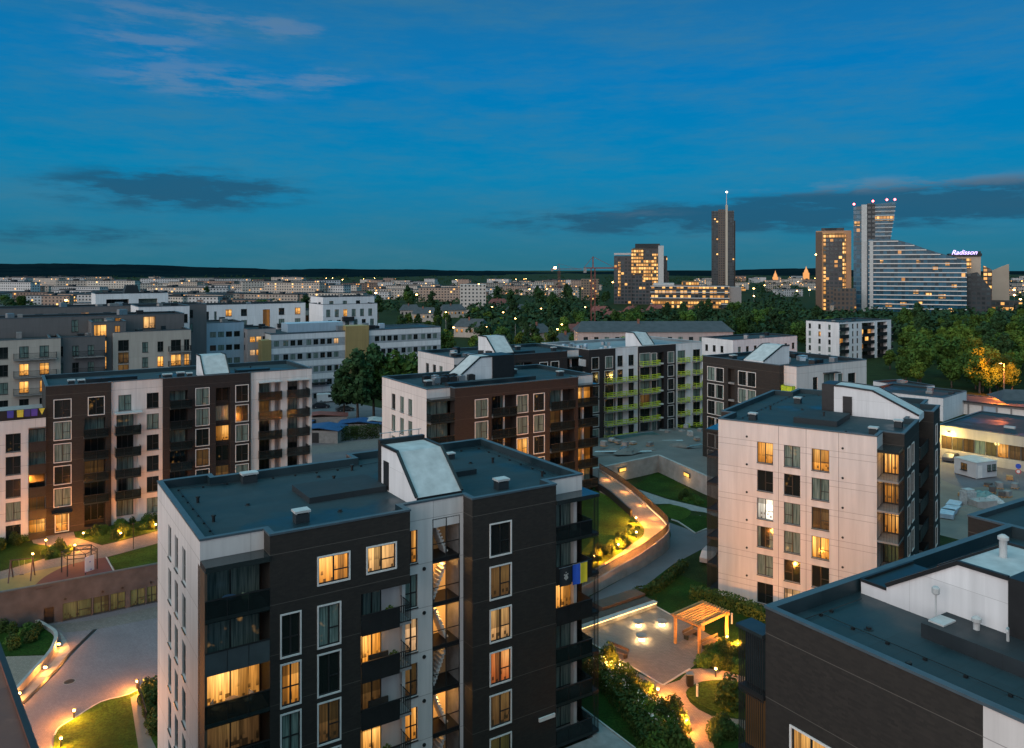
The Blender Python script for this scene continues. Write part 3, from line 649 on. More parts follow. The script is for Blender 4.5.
MB().box(6.5, -13.5, ZR, 11.3, -7.62, 22.6).build('stairhead_wall', M['metal'], B.root)
upstand(B, 4.5, -13.0, 6.58, -4.9, ZR, .65)
zb = ZR+.65
MB().box(4.9, -5.7, zb, 5.9, -5.0, zb+.07).build('roof_hatch', M['zinc'], B.root)
MB().tube((5.6, -4.95, zb), (5.6, -4.95, zb+1.1), .04).lathe([(.12, 0), (.17, .05), (.17, .28), (.1, .35)], 12, c=(5.6, -4.95, zb+1.05)).build('roof_flue', M['zinc'], B.root)
MB().lathe([(.13, 0), (.13, .3), (.2, .35), (.2, .5), (.05, .6)], 12, c=(5.9, -6.6, zb)).build('vent_cowl', M['zinc'], B.root)
MB().tube((5.9, -7.9, zb), (5.9, -7.9, zb+.55), .06).tube((5.9, -7.9, zb+.55), (5.5, -8.05, zb+.6), .06).build('bent_pipe', M['zinc'], B.root)
MB().lathe([(.17, 0), (.17, .8), (.24, .82), (.24, .95), (.1, 1.05)], 14, c=(9.2, -6.1, 22.5)).build('chimney_cowl', M['zinc'], B.root)
MB().box(5.2, -9.9, zb-.02, 6.0, -9.4, zb+.4).build('roof_box', M['metal'], B.root)
roof_wire(B, [(1.0, -26), (1.0, -1.1), (5.8, -1.1)], ZR); roof_wire(B, [(2.6, -1.1), (2.6, -13), (4.4, -13.4)], ZR)
for x, y in ((3.2, -3.2), (2.0, -11.5)): roof_drain(B, x, y, ZR)
roof_pipe(B, .9, -6.5, ZR, .5, .09); roof_pipe(B, 9.6, -1.6, ZR, .5, .09)
B.done()

# --- white panel block, right of centre
C1 = P(718.3, 418.5, 19.4)
JR = [19.4-1.25-3*k for k in range(7)]
B = Bld('apartment_building', 'white panel apartment block right of the pergola with a sloped stair housing', 'apartment block', C1, R(-35.2), z=-.7)
poly = [(0, 0), (16.2, 0), (16.2, 2.9), (18.2, 2.9), (18.2, 12.0), (17.0, 12.0), (17.0, 18.4), (18.8, 18.4), (18.8, 23.6), (17.0, 23.6), (17.0, 27.5), (1.0, 27.5), (1.0, 24.0), (-1.4, 24.0), (-1.4, 4.6), (0, 4.6)]
mm = ['white2', 'white2', 'dark', 'dark', 'dark', 'dark', 'dark', 'dark', 'dark', 'white2', 'dark', 'dark', 'dark', 'dark', 'dark', 'white2']
lit = {(0, 0): 'amber', (2, 0): 'warm', (0, 2): 'white', (2, 2): 'dim', (2, 3): 'warm', (1, 5): 'pale'}
els = {0: [(s0, 15.17+.7-3*k, w_, 2.23, 'plain', lit.get((i, k), 'dark'), i == 1) for k in range(6) for i, (s0, w_) in enumerate(((4.31, 1.7), (7.15, 1.67), (9.96, 1.74)))],
       3: [(s0, JR[k]+.7-2.75, 1.25, 2.15, 'framed', 'dark') for k in range(6) for s0 in (1.9, 4.4)],
       2: [(.1, JR[k]+.7-2.95, 1.75, 2.75, ('recess', .12), ['warm', 'amber', 'amber', 'green', 'warm', 'dim'][k], 5) for k in range(6)],
       7: [(1.5, JR[k]+.7-2.75, 1.3, 2.15, 'framed', 'dark') for k in range(6)],
       13: [(s0, JR[k]+.7-2.75, 1.3, 2.15, 'framed', 'dark') for k in range(6) for s0 in (3, 8, 13)]}
B.shell(poly, .3, ZT, mm, els)
s_j = JK; JK = [z+.7 for z in JR]
for k in range(6):                                   # near right corner balconies (top one brightly lit) and the left side stack
    zf = JK[k]-3.0
    B.win((16.22, .0), (0, 1), .1, zf+.02, 2.75, 2.72, 'glaze', ['warm', 'warm', 'amber', 'green', 'amber', 'dark'][k], n=4, name='balcony_door')
    B.balcony((16.2, 0), (0, 1), 0.02, 2.88, zf, 1.95, 'bars', sides=(True, False), h=2.7)
    B.balcony((17.0, 12.05), (0, 1), .1, 6.2, zf, 1.3, 'solid', sides=(True, True))
    B.win((17.0, 12.0), (0, 1), 1.0, zf+.05, 3.6, 2.5, 'glaze', rnd.choice(['dark', 'dim', 'dark', 'amber']), n=3, name='balcony_door', back=-.03)
    B.balcony((17.0, 23.7), (0, 1), .05, 3.4, zf, 1.4, 'bars', sides=(True, True))
    B.win((17.0, 23.6), (0, 1), .4, zf+.05, 2.9, 2.5, 'glaze', rnd.choice(['amber', 'dim', 'dark']), n=3, name='balcony_door', back=-.03)
    B.balcony((0, 4.5), (0, -1), .2, 4.3, zf, 1.4, 'bars', sides=(True, True), h=2.75, slabmat='metal')
    B.win((0, 4.6), (0, -1), .6, zf+.05, 3.2, 2.5, 'glaze', ['dark', 'dark', 'amber', 'dark', 'dark', 'dark'][k], n=3, name='balcony_door', back=-.03)
    for xx in (3.19, 13.0): MB().tube((0, 0, 0), (0, -.05, 0), .12, n=12).build('vent_cap', M['frame'], B.root, (xx, 0, JK[k]-.35))
for xx in (6.56, 9.39, 12.6): MB().box(xx, -.003, .3, xx+.04, .05, ZT-.1).build('panel_joint', M['reveal'], B.root)
MB().box(-1.5, .1, JK[0]-.3, 0, 4.5, JK[0]-.05).build('canopy', M['darkglass'], B.root)
MB().box(16.2, .05, JK[0]-.3, 18.15, 2.9, JK[0]-.05).build('canopy', M['darkglass'], B.root)
JK = s_j; ZR = ZT-.55
def stair_x(bl, y0, y1, prof):                       # stair housing with its profile along x
    b = MB(); b.profile(prof, y0, y1, 0); o = b.build('stairhead', [M['render_w']], bl.root)
    e = MB(); n = len(prof)
    for i in range(n):
        a, c = prof[i], prof[(i+1) % n]
        if abs(a[0]-c[0]) > .05 and max(a[1], c[1]) > ZT:
            e.quad((a[0], y0-.1, a[1]+.05), (a[0], y1+.1, a[1]+.05), (c[0], y1+.1, c[1]+.05), (c[0], y0-.1, c[1]+.05), 1)
            for yy in (y0, y1): e.tube((a[0], yy, a[1]+.05), (c[0], yy, c[1]+.05), .13, n=4)
    e.build('flashing', [M['metal'], M['zinc']], o); return o
o = stair_x(B, 13.4, 16.9, [(9.0, ZR), (18.0, ZR), (18.0, ZT+.15), (13.2, ZT+2.5), (10.0, ZT+2.75), (9.0, ZT+2.75)])
MB().box(7.6, 13.5, ZR, 8.98, 16.8, ZT+2.9).build('stairhead_wall', M['metal'], B.root)
MB().box(10.0, 13.3, ZR+.05, 11.0, 13.38, ZR+2.2).build('roof_door', M['metal'], o)
upstand(B, 6.6, 5.4, 11.2, 11.5, ZR, .6)
roof_wire(B, [(15.2, 1.2), (1.2, 1.2), (1.2, 22.5), (4, 26.3), (15.8, 26.3)], ZR)
for x, y in ((5.2, 14), (12.6, 3.2)): roof_drain(B, x, y, ZR)
for x, y in ((2.4, 4.4), (3.4, 18.6), (15.2, 3.6), (16.6, 9.3)): roof_vent(B, x, y, ZR, .8, .8)
for x, y in ((2.0, 12.), (9.2, 8.), (14, 20)): roof_pipe(B, x, y, ZR+(.6 if x == 9.2 else 0), .5)
B.done()

# --- block behind the nearest one: white end, brown brick front
def family_block(label, o, ang, dark, recs, wins, lit, roof_extra=None, mirror=False, endwin=True, corner_kinds=None, rail='solid'):
    B = Bld('apartment_building', label, 'apartment block', o, ang)
    poly = [(0, 0), (3.5, 0), (3.5, -1.3), (23.9, -1.3), (23.9, 0), (27.6, 0), (27.6, 14.6), (0, 14.6)]
    mm = ['white', dark, dark, dark, 'white', dark, dark, 'white']
    els = {0: [(0, 0, 3.5, JK[0]-.02, 'open')], 4: [(0, 0, 3.7, JK[0]-.02, 'open')],
           7: [(14.6-y_-1.35, JK[k]-2.95, 1.3, 2.2, 'plain', 'dark') for k in range(6) for y_ in (9.87, 7.0, 4.32)],
           2: [(a-3.5, JK[k]-2.95, w, 2.35, 'framed', lit.get((a, k), 'dark')) for k in range(6) for a, w in wins] + [(a-3.5, .4, w, JK[0]-.35-.4, ('recess', 1.4), None) for a, w in recs]}
    B.shell(poly, 0, ZT, mm, els)
    kk = corner_kinds or ['dark']*6
    corner_stack(B, .02, 3.48, -1.3, .6, kk, left=True, right=False, n=2)
    corner_stack(B, 23.92, 27.58, -1.3, .5, [lit.get(('c', k), 'dark') for k in range(6)], left=False, right=True, pillar=25.6, n=2)
    for a, w in recs:
        for k in range(6):
            zf = JK[k]-3.0
            B.win((a, .02), (1, 0), .05, zf+.05, w*.62, 2.6, 'glaze', lit.get((a, k), 'dark'), n=3, name='balcony_door', back=0)
            MB().box(a+w*.66, -.06, zf, a+w*.72, .09, zf+2.8).build('pillar', M['trim'], B.root)
            B.balcony((a, 0), (1, 0), .03, w-.03, zf, 1.45 if k % 2 else 1.6, rail, back=.05, sides=(False, False), mat='railglass')
    ZR = ZT-.55
    for x, y in ((3.2, 6.0), (20, 10.2), (24.8, 4.5)): roof_vent(B, x, y, ZR, .9)
    upstand(B, 5, 3.2, 19.5, 4.4, ZR, .5)
    return B, ZR
CC = P(426.5, 389.2, ZT)
B, ZR = family_block('brown brick apartment block with a white left end, behind the black block with the flag', CC, AN, 'brown', [(9.2, 3.95), (18.85, 4.35)], [(6.63, 1.9), (13.3, 1.75), (16.1, 1.75)],
    {(13.3, 2): 'amber', ('c', 0): 'amber', ('c', 2): 'dim', ('c', 3): 'amber', (18.85, 1): 'dim', (18.85, 0): 'curtain'})
o = stair_x(B, 7.6, 11.0, [(9.2, ZR), (18.3, ZR), (18.3, ZT+2.7), (13.6, ZT+2.7), (12.6, ZT+2.7), (9.2, ZT+.2)])
MB().box(14.6, 7.4, ZR, 18.4, 11.1, ZT+2.85).build('stairhead_wall', M['metal'], B.root)
for i in range(9):                                   # air handling units crowded on the roof
    x, y = 4.4+(i % 5)*1.5+rnd.uniform(-.3, .3), 6.3+(i//5)*2.2+rnd.uniform(-.3, .3)
    MB().box(-.5, -.4, .25, .5, .4, 1.0).box(-.45, -.35, 0, -.35, .35, .25).box(.35, -.35, 0, .45, .35, .25).lathe([(.3, 1.0), (.3, 1.08), (.05, 1.1)], 12).build('roof_unit', M['metal' if i % 3 else 'steel'], B.root, (x, y, ZR), rnd.uniform(-.2, .2))
B.done()

# --- long block on the left behind the playground
CL = P(45.7, 386.5, ZT)
B = Bld('apartment_building', 'long apartment block behind the playground, black brick alternating with white panels', 'apartment block', CL, AN)
poly = [(0, 0), (7.9, 0), (7.9, .35), (14.6, .35), (14.6, 0), (27.0, 0), (27.0, .3), (36.6, .3), (36.6, 13.2), (0, 13.2)]
mm = ['dark', 'dark', 'white', 'brown', 'brown', 'white', 'white', 'white', 'dark', 'dark']
els = {0: [(1.0, JK[k]-3.1, 1.95, 2.4, 'framed', 'dark') for k in range(5)] + [(5.1, JK[0]-3.1, 1.9, 2.4, 'framed', 'dark'), (1.15, .35, 1.5, 2.3, 'framed', 'warm'), (4.6, .4, 2.6, JK[0]-3.5-.4, ('recess', 1.3), None)],
       2: [(8.85-7.9, JK[0]-2.95, 1.65, 2.2, 'plain', 'dark')] + [(12.5-7.9, JK[k]-2.95, 1.6, 2.2, 'plain', 'dark') for k in range(6)] + [(8.6-7.9, .4, 2.7, JK[0]-3.4-.4, ('recess', .9), None)],
       4: [(19.1-14.6, JK[k]-3.05, 1.8, 2.45, 'framed', ['dark', 'dark', 'dark', 'dim', 'dark', 'dark'][k]) for k in range(6)] + [(24.8-14.6, JK[k]-3.05, 1.8, 2.45, 'framed', ['dark', 'dark', 'curtain', 'dark', 'dark', 'dark'][k]) for k in range(6)]
          + [(15.5-14.6, .4, 2.5, JK[0]-.7-.4, ('recess', 1.2), None), (21.9-14.6, .4, 2.1, JK[0]-.75-.4, ('recess', .9), None)],
       6: [(28.3-27, .4, 3.3, JK[0]-.4-.4, ('recess', 1.5), None), (32.7-27, .4, 3.4, JK[0]-.4-.4, ('recess', 1.5), None)],
       9: [(3.0, JK[k]-2.95, 1.0, 2.2, 'plain', 'dark') for k in range(6)]}
B.shell(poly, 0, ZT, mm, els)
for k in range(6):
    zf = JK[k]-3.0
    if k > 0:
        B.win((4.6, 0), (1, 0), .05, zf+.05, 2.5, 2.5, 'glaze', ['dark', 'dark', 'dark', 'dim', 'dark', 'dark'][k], n=3, name='balcony_door', back=1.2)
        if k < 5: B.balcony((4.6, 0), (1, 0), -.1, 2.9, zf, .9, 'solid', back=1.2, mat='railglass')
        B.win((8.6, .35), (1, 0), .05, zf+.05, 2.2, 2.5, 'glaze', 'dark', n=3, name='balcony_door', back=.8)
        if k < 5: B.balcony((8.6, .35), (1, 0), -.25, 3.0, zf, 1.3, 'solid', back=.8, mat='railglass')
    B.win((15.5, 0), (1, 0), .05, zf+.05, 2.3, 2.5, 'glaze', ['dark', 'dark', 'curtain', 'dark', 'dark', 'dark'][k], n=3, name='balcony_door', back=1.1)
    B.balcony((15.5, 0), (1, 0), .0, 2.9, zf, .9, 'solid', back=1.1, mat='railglass')
    B.win((21.9, 0), (1, 0), .05, zf+.2, 2.0, 2.3, 'glaze', ['dark', 'dark', 'amber', 'dark', 'dim', 'dark'][k], n=2, name='stair_window', back=.8)
    for q, s0 in enumerate((28.3, 32.7)):
        B.win((s0, .3), (1, 0), .05, zf+.05, 1.9, 2.5, 'glaze', 'dim' if (q == 0 and k == 1) else 'dark', n=3, name='balcony_door', back=1.4)
        MB().box(s0+2.1, 1.0, zf, s0+2.6, 1.75, zf+2.8).build('pillar', M['trim'], B.root)
        B.balcony((s0, .3), (1, 0), -.1, 3.4, zf, .55, 'solid', back=1.4, mat='railglass')
for s0 in (28.2, 32.6): MB().box(s0, -.35, JK[0]-.5, s0+3.5, .3, JK[0]-.36).build('canopy', M['zinc'], B.root)
MB().box(8.3, -1.0, JK[0]-3.3, 11.8, .35, JK[0]-3.12).build('canopy', M['zinc'], B.root)
MB().box(.7, -1.2, 2.95, 3.1, .0, 3.1).build('canopy', M['metal'], B.root)
ZR = ZT-.55
stairhead(B, 20.3, 24.0, [(.5, ZR), (.5, ZT+.1), (3.2, 22.7), (6.0, 22.7), (6.0, ZR)])
upstand(B, 5.0, 2.0, 11.5, 4.2, ZR, .9); upstand(B, 26, 4, 31, 6, ZR, .5)
for x, y, w in ((3.2, 3.0, .8), (4.4, 2.6, .8), (15.6, 2.6, 1.2), (17.6, 3.6, 1.0), (18.6, 2.2, .7)): roof_vent(B, x, y, ZR, w, .9)
for x, y in ((14.8, 4), (19.2, 4), (25.4, 2.6), (29, 8)): roof_pipe(B, x, y, ZR, .6)
# lower white wing on its left, with a roof terrace (grows out of the same building)
zl = 16.0; B.run += 1
B.wall((-9.5, -.4), (0, -.4), 0, zl, 'white', [(-4.55+9.5, JK[k]-.85-3.15+.0, 1.7, 2.4, 'plain', 'dark') for k in range(1, 6)] + [(-8.6+9.5, JK[k]-4.0, 1.7, 2.4, 'plain', 'dark') for k in range(1, 6)] + [(-2.0+9.5, .4, 2.0, 14.4, ('recess', 1.2), None)])
B.wall((-9.5, 13), (-9.5, -.4), 0, zl, 'white')
for k in range(1, 6):
    zf = JK[k]-4.1+.1
    B.win((-2.0, -.4), (1, 0), .05, zf+.05, 1.9, 2.5, 'glaze', ['dark', 'dark', 'curtain', 'dark', 'dim', 'amber'][k], n=2, name='balcony_door', back=1.1)
    B.balcony((-2.0, -.4), (1, 0), .0, 2.0, zf, .35, 'solid', back=1.1, sides=(False, False))
b = MB(); b.poly([(-9.5, -.4, zl-.1), (0, -.4, zl-.1), (0, 13, zl-.1), (-9.5, 13, zl-.1)]); b.build('terrace_deck', M['slab'], B.root)
B.balcony((-9.5, -.4), (1, 0), 0, 9.5, zl+.02, -.1, 'solid', back=.6, sides=(False, False), h=1.3)
B.done()
MB_bits = [((-4.4, 'violet'), (.05, .05, .30)), ((-3.3, 'yellow'), (.62, .50, .05)), ((-2.5, 'indigo'), (.05, .04, .16)), ((-1.7, 'violet'), (.09, .05, .30)), ((-.8, 'yellow'), (.65, .52, .06))]
for i, ((s0, nm), c) in enumerate(MB_bits):
    mt = plain('cloth_'+str(i), c, .8); b = MB()
    if nm == 'yellow' and i == 4: b.profile([(0, 1.3), (.7, 1.3), (.35, .45)], -.03, 0)
    else: b.profile([(0, 1.3), (.75, 1.3), (.72, .35), (.03, .38)], -.03, 0)
    x, y = Frame(CL, AN).W(s0, -.52)
    tag(b.build('hanging_cloth', mt, None, (x, y, zl), AN), ['deep blue cloth hung over the terrace railing, farthest left', 'yellow striped cloth hung between two dark cloths on the terrace railing', 'darkest indigo cloth on the terrace railing', 'violet cloth on the terrace railing beside the yellow pennant', 'yellow pointed pennant on the terrace railing'][i], 'cloth', 'cloths on the terrace railing')

# --- block under construction with lime guard rails
CU = P(589, 349.7, 19.0)
M['lime'] = plain('lime_safety_rail', (.42, .55, .03), .5)
sv_, JK = JK, [17.75-3*k for k in range(7)]
B = Bld('apartment_building', 'unfinished black and white apartment block with lime green safety rails on every balcony', 'apartment block', CU, AN)
poly = [(0, 0), (7.1, 0), (13.6, 0), (24.6, 0), (33.1, .01), (33.1, 17.6), (0, 17.6)]
poly = [(0, 0), (7.1, 0), (7.1, .25), (13.6, .25), (13.6, 0), (24.6, 0), (24.6, .25), (33.1, .25), (33.1, 17.6), (0, 17.6)]
mm = ['ucdark', 'ucdark', 'render_w', 'ucdark', 'ucdark', 'ucdark', 'render_w', 'render_w', 'ucdark', 'ucdark']
els = {0: [(.75, JK[k]-2.9, 1.8, 2.4, 'framed', 'dark') for k in range(6)] + [(4.4, JK[0]-2.9, 1.9, 2.4, 'framed', 'dark')] + [(4.2, JK[k]-2.9, 2.4, 2.4, 'framed', 'dark') for k in range(1, 6)],
       2: [(a-7.1, JK[k]-2.8, 1.55, 2.3, 'plain', 'dark') for k in range(6) for a in (7.85, 10.95)],
       4: [(13.95-13.6, JK[k]-2.9, 2.9, 2.5, 'framed', 'dim' if k == 3 else 'dark') for k in range(6)] + [(17.3-13.6, JK[k]-2.9, 1.5, 2.4, 'framed', 'dark') for k in range(6)] + [(19.4-13.6, .4, 1.6, JK[0]-.8, ('recess', .7), None), (22.2-13.6, JK[0]-20, 0.01, .01, 'open')] + [(22.2-13.6, JK[k]-2.9, 1.75, 2.4, 'framed', 'dark') for k in range(6)],
       6: [(25.4-24.6, JK[k]-2.8, 2.4, 2.4, 'plain', 'dark') for k in range(6)] + [(30.2-24.6, JK[k]-2.8, 2.3, 2.4, 'plain', 'dark') for k in range(6)],
       9: [(q, JK[0]-2.8, w_, 2.2, 'framed', 'dark') for q, w_ in ((2., 2.4), (5.2, 1.3), (7.6, 1.3), (11.8, 2.6))] + [(q, JK[k]-2.8, 1.6, 2.2, 'framed', 'dark') for k in range(1, 6) for q in (2.5, 6.5, 11, 14.6)]}
els[4] = [e for e in els[4] if e[2] > .1]
B.shell(poly, 0, 19.0, mm, els, roof='roofl', cap='zinc')
for k in range(6):
    zf = JK[k]-3.0
    B.win((19.4, 0), (1, 0), .03, zf+.2, 1.5, 2.3, 'glaze', 'dark', n=1, name='stair_window', back=.6)
    MB().box(19.4, -.02, zf-.1, 20.9, .5, zf+.2).build('stair_slab', M['trim'], B.root)
    def lime(s0, s1, y=0.):
        o = MB().box(s0, y-1.25, zf-.18, s1, y, zf).build('balcony', M['slab'], B.root); r = MB()
        for h in (.25, .62, 1.0): r.box(s0, y-1.27, zf+h-.07, s1, y-1.22, zf+h+.07); r.box(s0, y-1.25, zf+h-.05, s0+.05, y, zf+h+.05); r.box(s1-.05, y-1.25, zf+h-.05, s1, y, zf+h+.05)
        q = s0
        while q < s1: r.box(q, y-1.29, zf-.1, q+.08, y-1.20, zf+1.1); q += 1.3
        r.build('safety_rail', M['lime'], o)
    if k > 0: lime(3.9, 12.3, .0)
    if k < 5: lime(13.8, 18.9)
    lime(25.2, 28.2, .25); lime(30.0, 33.0, .25)
    for xx in (28.3, 33.2): B.balcony((xx, .2), (0, 1), .2, 3.6, zf, 1.0, 'bars', mat='lime') if k % 2 == 0 and xx > 30 else None
MB().box(-.3, 1.0, 15.4, .0, 17.4, 16.8).build('terrace_wall', M['render_w'], B.root)
stairhead(B, 15.0, 18.6, [(.5, 18.45), (.5, 19.1), (3.2, 21.6), (6, 21.6), (6, 18.45)])
for i in range(14):
    MB().box(-.4, -.3, 0, .4, .3, rnd.uniform(.4, .9)).build('roof_unit', M['steel' if i % 2 else 'lightblue'], B.root, (rnd.uniform(1.5, 13), rnd.uniform(2, 14), 18.45), rnd.uniform(0, 1))
JK = sv_
B.done()

# --- black block with white front, behind the white panel block
CD = P(796.6, 366.5, ZT)
B = Bld('apartment_building', 'black brick block with a white front, partly behind the white panel block', 'apartment block', CD, AN)
poly = [(0, 0), (18.6, 0), (18.6, 14), (14, 19.6), (-1.0, 19.6), (-1.0, 2.5), (0, 2.5)]
poly = [(0, 0), (18.6, 0), (18.6, 19.6), (-1.0, 19.6), (-1.0, 2.5), (0, 2.5)]
mm = ['white', 'white', 'dark', 'dark', 'dark', 'white']
els = {0: [(4.1, JK[k]-3.0, 1.25, 2.2, 'plain', 'dark') for k in range(6)] + [(6.9, JK[k]-3.1, 2.9, 2.6, 'plain', 'dark') for k in range(6)] + [(10.7, JK[k]-3.0, 1.25, 2.3, 'plain', 'dark') for k in range(6)] + [(13.4, JK[k]-3.1, 2.1, 2.3, 'plain', 'dark') for k in range(6)],
       3: [(19.6-b_-1.75, JK[k]-2.95, 1.7, 2.35, 'framed', 'dark') for k in range(6) for b_ in (16.6, 14.6, 9.45, 7.45)] + [(19.6-13.6, .4, 1.5, JK[0]-.8, ('recess', .7), None)]}
B.shell(poly, 0, ZT, mm, els, roof='roofd')
for k in range(6):
    B.balcony((-1.0, 2.5), (0, -1), .1, 2.3, JK[k]-3, -.2, 'solid', back=.9, mat='lime' if k == 0 else 'metal')
    B.balcony((6.9, 0), (1, 0), 0, 2.9, JK[k]-3.1, .6, 'bars', mat='lime')
    MB().box(-1.02, 12.2, JK[k]-3.1, -.5, 13.5, JK[k]-2.8).build('stair_slab', M['slab'], B.root)
ZR = ZT-.55
MB().box(6.7, -.9, JK[0]-.35, 10.2, 0, JK[0]-.22).build('canopy', M['metal'], B.root)
stair_x(B, 6.2, 10.4, [(-.6, ZR), (6.0, ZR), (6.0, ZT+2.6), (4.2, ZT+2.6), (-.6, ZT+.2)])
for i in range(10): MB().box(-.6, -.5, 0, .6, .5, rnd.uniform(.5, 1.1)).build('roof_unit', M[['steel', 'lightblue', 'metal'][i % 3]], B.root, (rnd.uniform(6.5, 15), rnd.uniform(3, 12), ZR), rnd.uniform(0, 1))
upstand(B, 0, 12, 17, 12.5, ZR, .5); roof_vent(B, 3, 16, ZR, 1.2)
B.done()

# --- further block of the same kind between the office and the lime rail block
CX7 = P(454, 357.8, ZT)
B, ZR = family_block('apartment block with a pale end and reddish brown front, directly behind the brown brick block', CX7, AN, 'brown', [(12.2, 3.6)], [(6.63, 1.9), (17.5, 1.75), (20.1, 1.75)], {})
stairhead(B, 9.0, 13.0, [(.6, ZR), (.6, ZT+.2), (4, ZT+3), (7, ZT+3), (7, ZR)])
for i in range(8): MB().box(-.6, -.5, 0, .6, .5, rnd.uniform(.5, 1.2)).build('roof_unit', M[['steel', 'metal'][i % 2]], B.root, (rnd.uniform(3, 9), rnd.uniform(2, 12), ZR), rnd.uniform(0, 1))
B.done()

# --- roof edge at the lower left corner of the picture
o = P(0, 647, ZT-.0); o2 = P(36.6, 748, ZT)
ang = math.atan2(o2[1]-o[1], o2[0]-o[0])
B = Bld('apartment_building', 'brown gravelled roof edge of a block at the lower left corner', 'apartment block', o, ang)
Ln = math.hypot(o2[0]-o[0], o2[1]-o[1])
B.shell([(-14, -16), (Ln+14, -16), (Ln+14, 0), (-14, 0)], ZD-.2, ZT, 'brown', {2: [(q, JK[k]-2.9, 1.5, 2.2, 'plain', 'dark') for q in (8, 12, 16) for k in range(5)]}, roof='roofb', par=.12, capw=.16, cap='metal')
B.done()
# lower wing that fills the notch behind the corner roof
o = Frame(CB, AN).W(22.75, -2.3)
B = Bld('apartment_building', 'lower wing with a plain blue-black roof behind the lower right corner roof', 'apartment block', o, AN)
B.shell([(0, 0), (24, 0), (24, 5.0), (0, 5.0)], 0, 19.9, 'dark', {2: [(q, JK[k]-3.0, 1.6, 2.2, 'framed', 'dark') for q in (3, 8, 13, 18) for k in range(1, 6)]}, par=.3)
roof_vent(B, 9, 2.5, 19.6); B.done()

# ------------------------------------------------------------------ middle distance buildings
GROUP_MID = None
def simple(label, o, ang, L, D, zt, mat, front=(), left=(), right=(), z0=0., name='apartment_building', cat='apartment block', roof='roofd', side=None, group=None, extras=None, par=.4):
    B = Bld(name, label, cat, o, ang, group)
    B.shell([(0, 0), (L, 0), (L, D), (0, D)], z0, zt, [mat, side or mat, side or mat, side or mat], {0: list(front), 1: list(right), 3: list(left)}, roof=roof, par=par)
    for i in range(max(2, int(L*D/90))):
        w = rnd.uniform(.8, 1.8); MB().box(-w/2, -.6, 0, w/2, .6, rnd.uniform(.5, 1.3)).build('roof_unit', M[rnd.choice(['steel', 'metal', 'roofd', 'slab'])], B.root, (rnd.uniform(1.5, L-1.5), rnd.uniform(1.5, D-1.5), zt-par), rnd.choice([0, .3]))
    if extras: extras(B)
    B.done(); return B
def fgrid(a0, a1, w, gap, zs, h, p, style='plain', kinds=None):
    out = []; x = a0; i = 0
    while x + w <= a1:
        for k, z in enumerate(zs): out.append((x, z, w, h, style, kinds(i, k) if kinds else (rnd.choice(['warm', 'pale', 'amber']) if rnd.random() < p else 'dark')))
        x += w+gap; i += 1
    return out
# white office slab with grey window bands and two ochre stair towers
def office():
    o = P(271, 334, 18.3); B = Bld('office_building', 'long white office building with grey window bands and ochre stair towers', 'office building', o, AN)
    L, D, zt = 51., 15., 18.3
    M['band'] = plain('grey_band', (.30, .33, .35), .7)
    zb = [0.0]; rows = [15.6-3.75*k for k in range(5)]
    edges = sorted([r-1.3 for r in rows]+[r+1.0 for r in rows]); edges = [e for e in edges if 0 < e < zt]
    TA, TB = B.fr.front(-.6, 346, 330)[0], B.fr.front(-.6, 369, 330)[0]
    zz = [0.]+edges+[zt]
    for i in range(len(zz)-1):
        B.run += 1
        for f, (p0, p1, Ln) in enumerate((((0, 0), (L, 0), L), ((L, 0), (L, D), D), ((L, D), (0, D), L), ((0, D), (0, 0), D))):
            mid = (zz[i]+zz[i+1])/2; isw = any(r-1.3 < mid < r+1.0 for r in rows)
            els = []
            if isw and f in (0, 3):
                r = [r for r in rows if r-1.3 < mid < r+1.0][0]; x = .8
                while x < Ln-1.6:
                    if not (f == 0 and (TA-1.2 < x+.6 < TB+.9)): els.append((x, r-.75, 1.35, 1.5, 'small', 'pale' if rnd.random() < .015 else 'dark'))
                    x += 1.95 if int(x) % 7 else 2.5
            B.wall(p0, p1, zz[i], zz[i+1], 'band' if isw else 'render_w', els)
    ins = inset([(0, 0), (L, 0), (L, D), (0, D)], .3); b = MB(); b.poly([(*p, zt-.2) for p in ins]); b.build('roof', M['roofd'], B.root)
    b = MB(); b.profile([(0, 0), (1, 0), (1, .01), (0, .01)], 0, .01); b = MB()
    for (x0, y0, x1, y1) in ((-.05, -.05, L+.05, .3), (-.05, D-.3, L+.05, D+.05), (-.05, .302, .3, D-.302), (L-.3, .302, L+.05, D-.302)): b.box(x0, y0, zt-.22, x1, y1, zt+.06)
    b.build('parapet', M['cap'], B.root)
    MB().box(TA, -.6, 0, TB, 4, zt+1.3).build('stair_tower', M['ochre'], B.root); MB().box(-2.6, -.4, 0, -.02, 3, zt-1.6).build('stair_tower', M['ochre'], B.root)
    MB().box(6, 5, zt-.2, 22, 11, zt+2.2).build('roof_housing', M['lightblue'], B.root)
    for i in range(12): MB().box(-.8, -.7, 0, .8, .7, rnd.uniform(.6, 1.8)).build('roof_unit', M[rnd.choice(['steel', 'lightblue', 'metal'])], B.root, (rnd.uniform(8, 36), rnd.uniform(2, 11), zt-.2))
    MB().box(4, -1.6, 4.2, 16, -.01, 4.4).build('entrance_canopy', M['metal'], B.root)
    B.done()
office()
simple('pale blue clad annex at the left end of the long white office', P(206, 323, 21.2), AN, 10, 12, 21.2, 'lightblue', fgrid(1, 9.5, 1.6, .5, [17.2, 13.6, 10.0, 6.4], 1.5, 0, 'small'), fgrid(2, 10, 1.4, 2, [13, 9], 1.5, 0, 'small'), name='office_annex', cat='office building')
o = P(243, 329, 19.6)
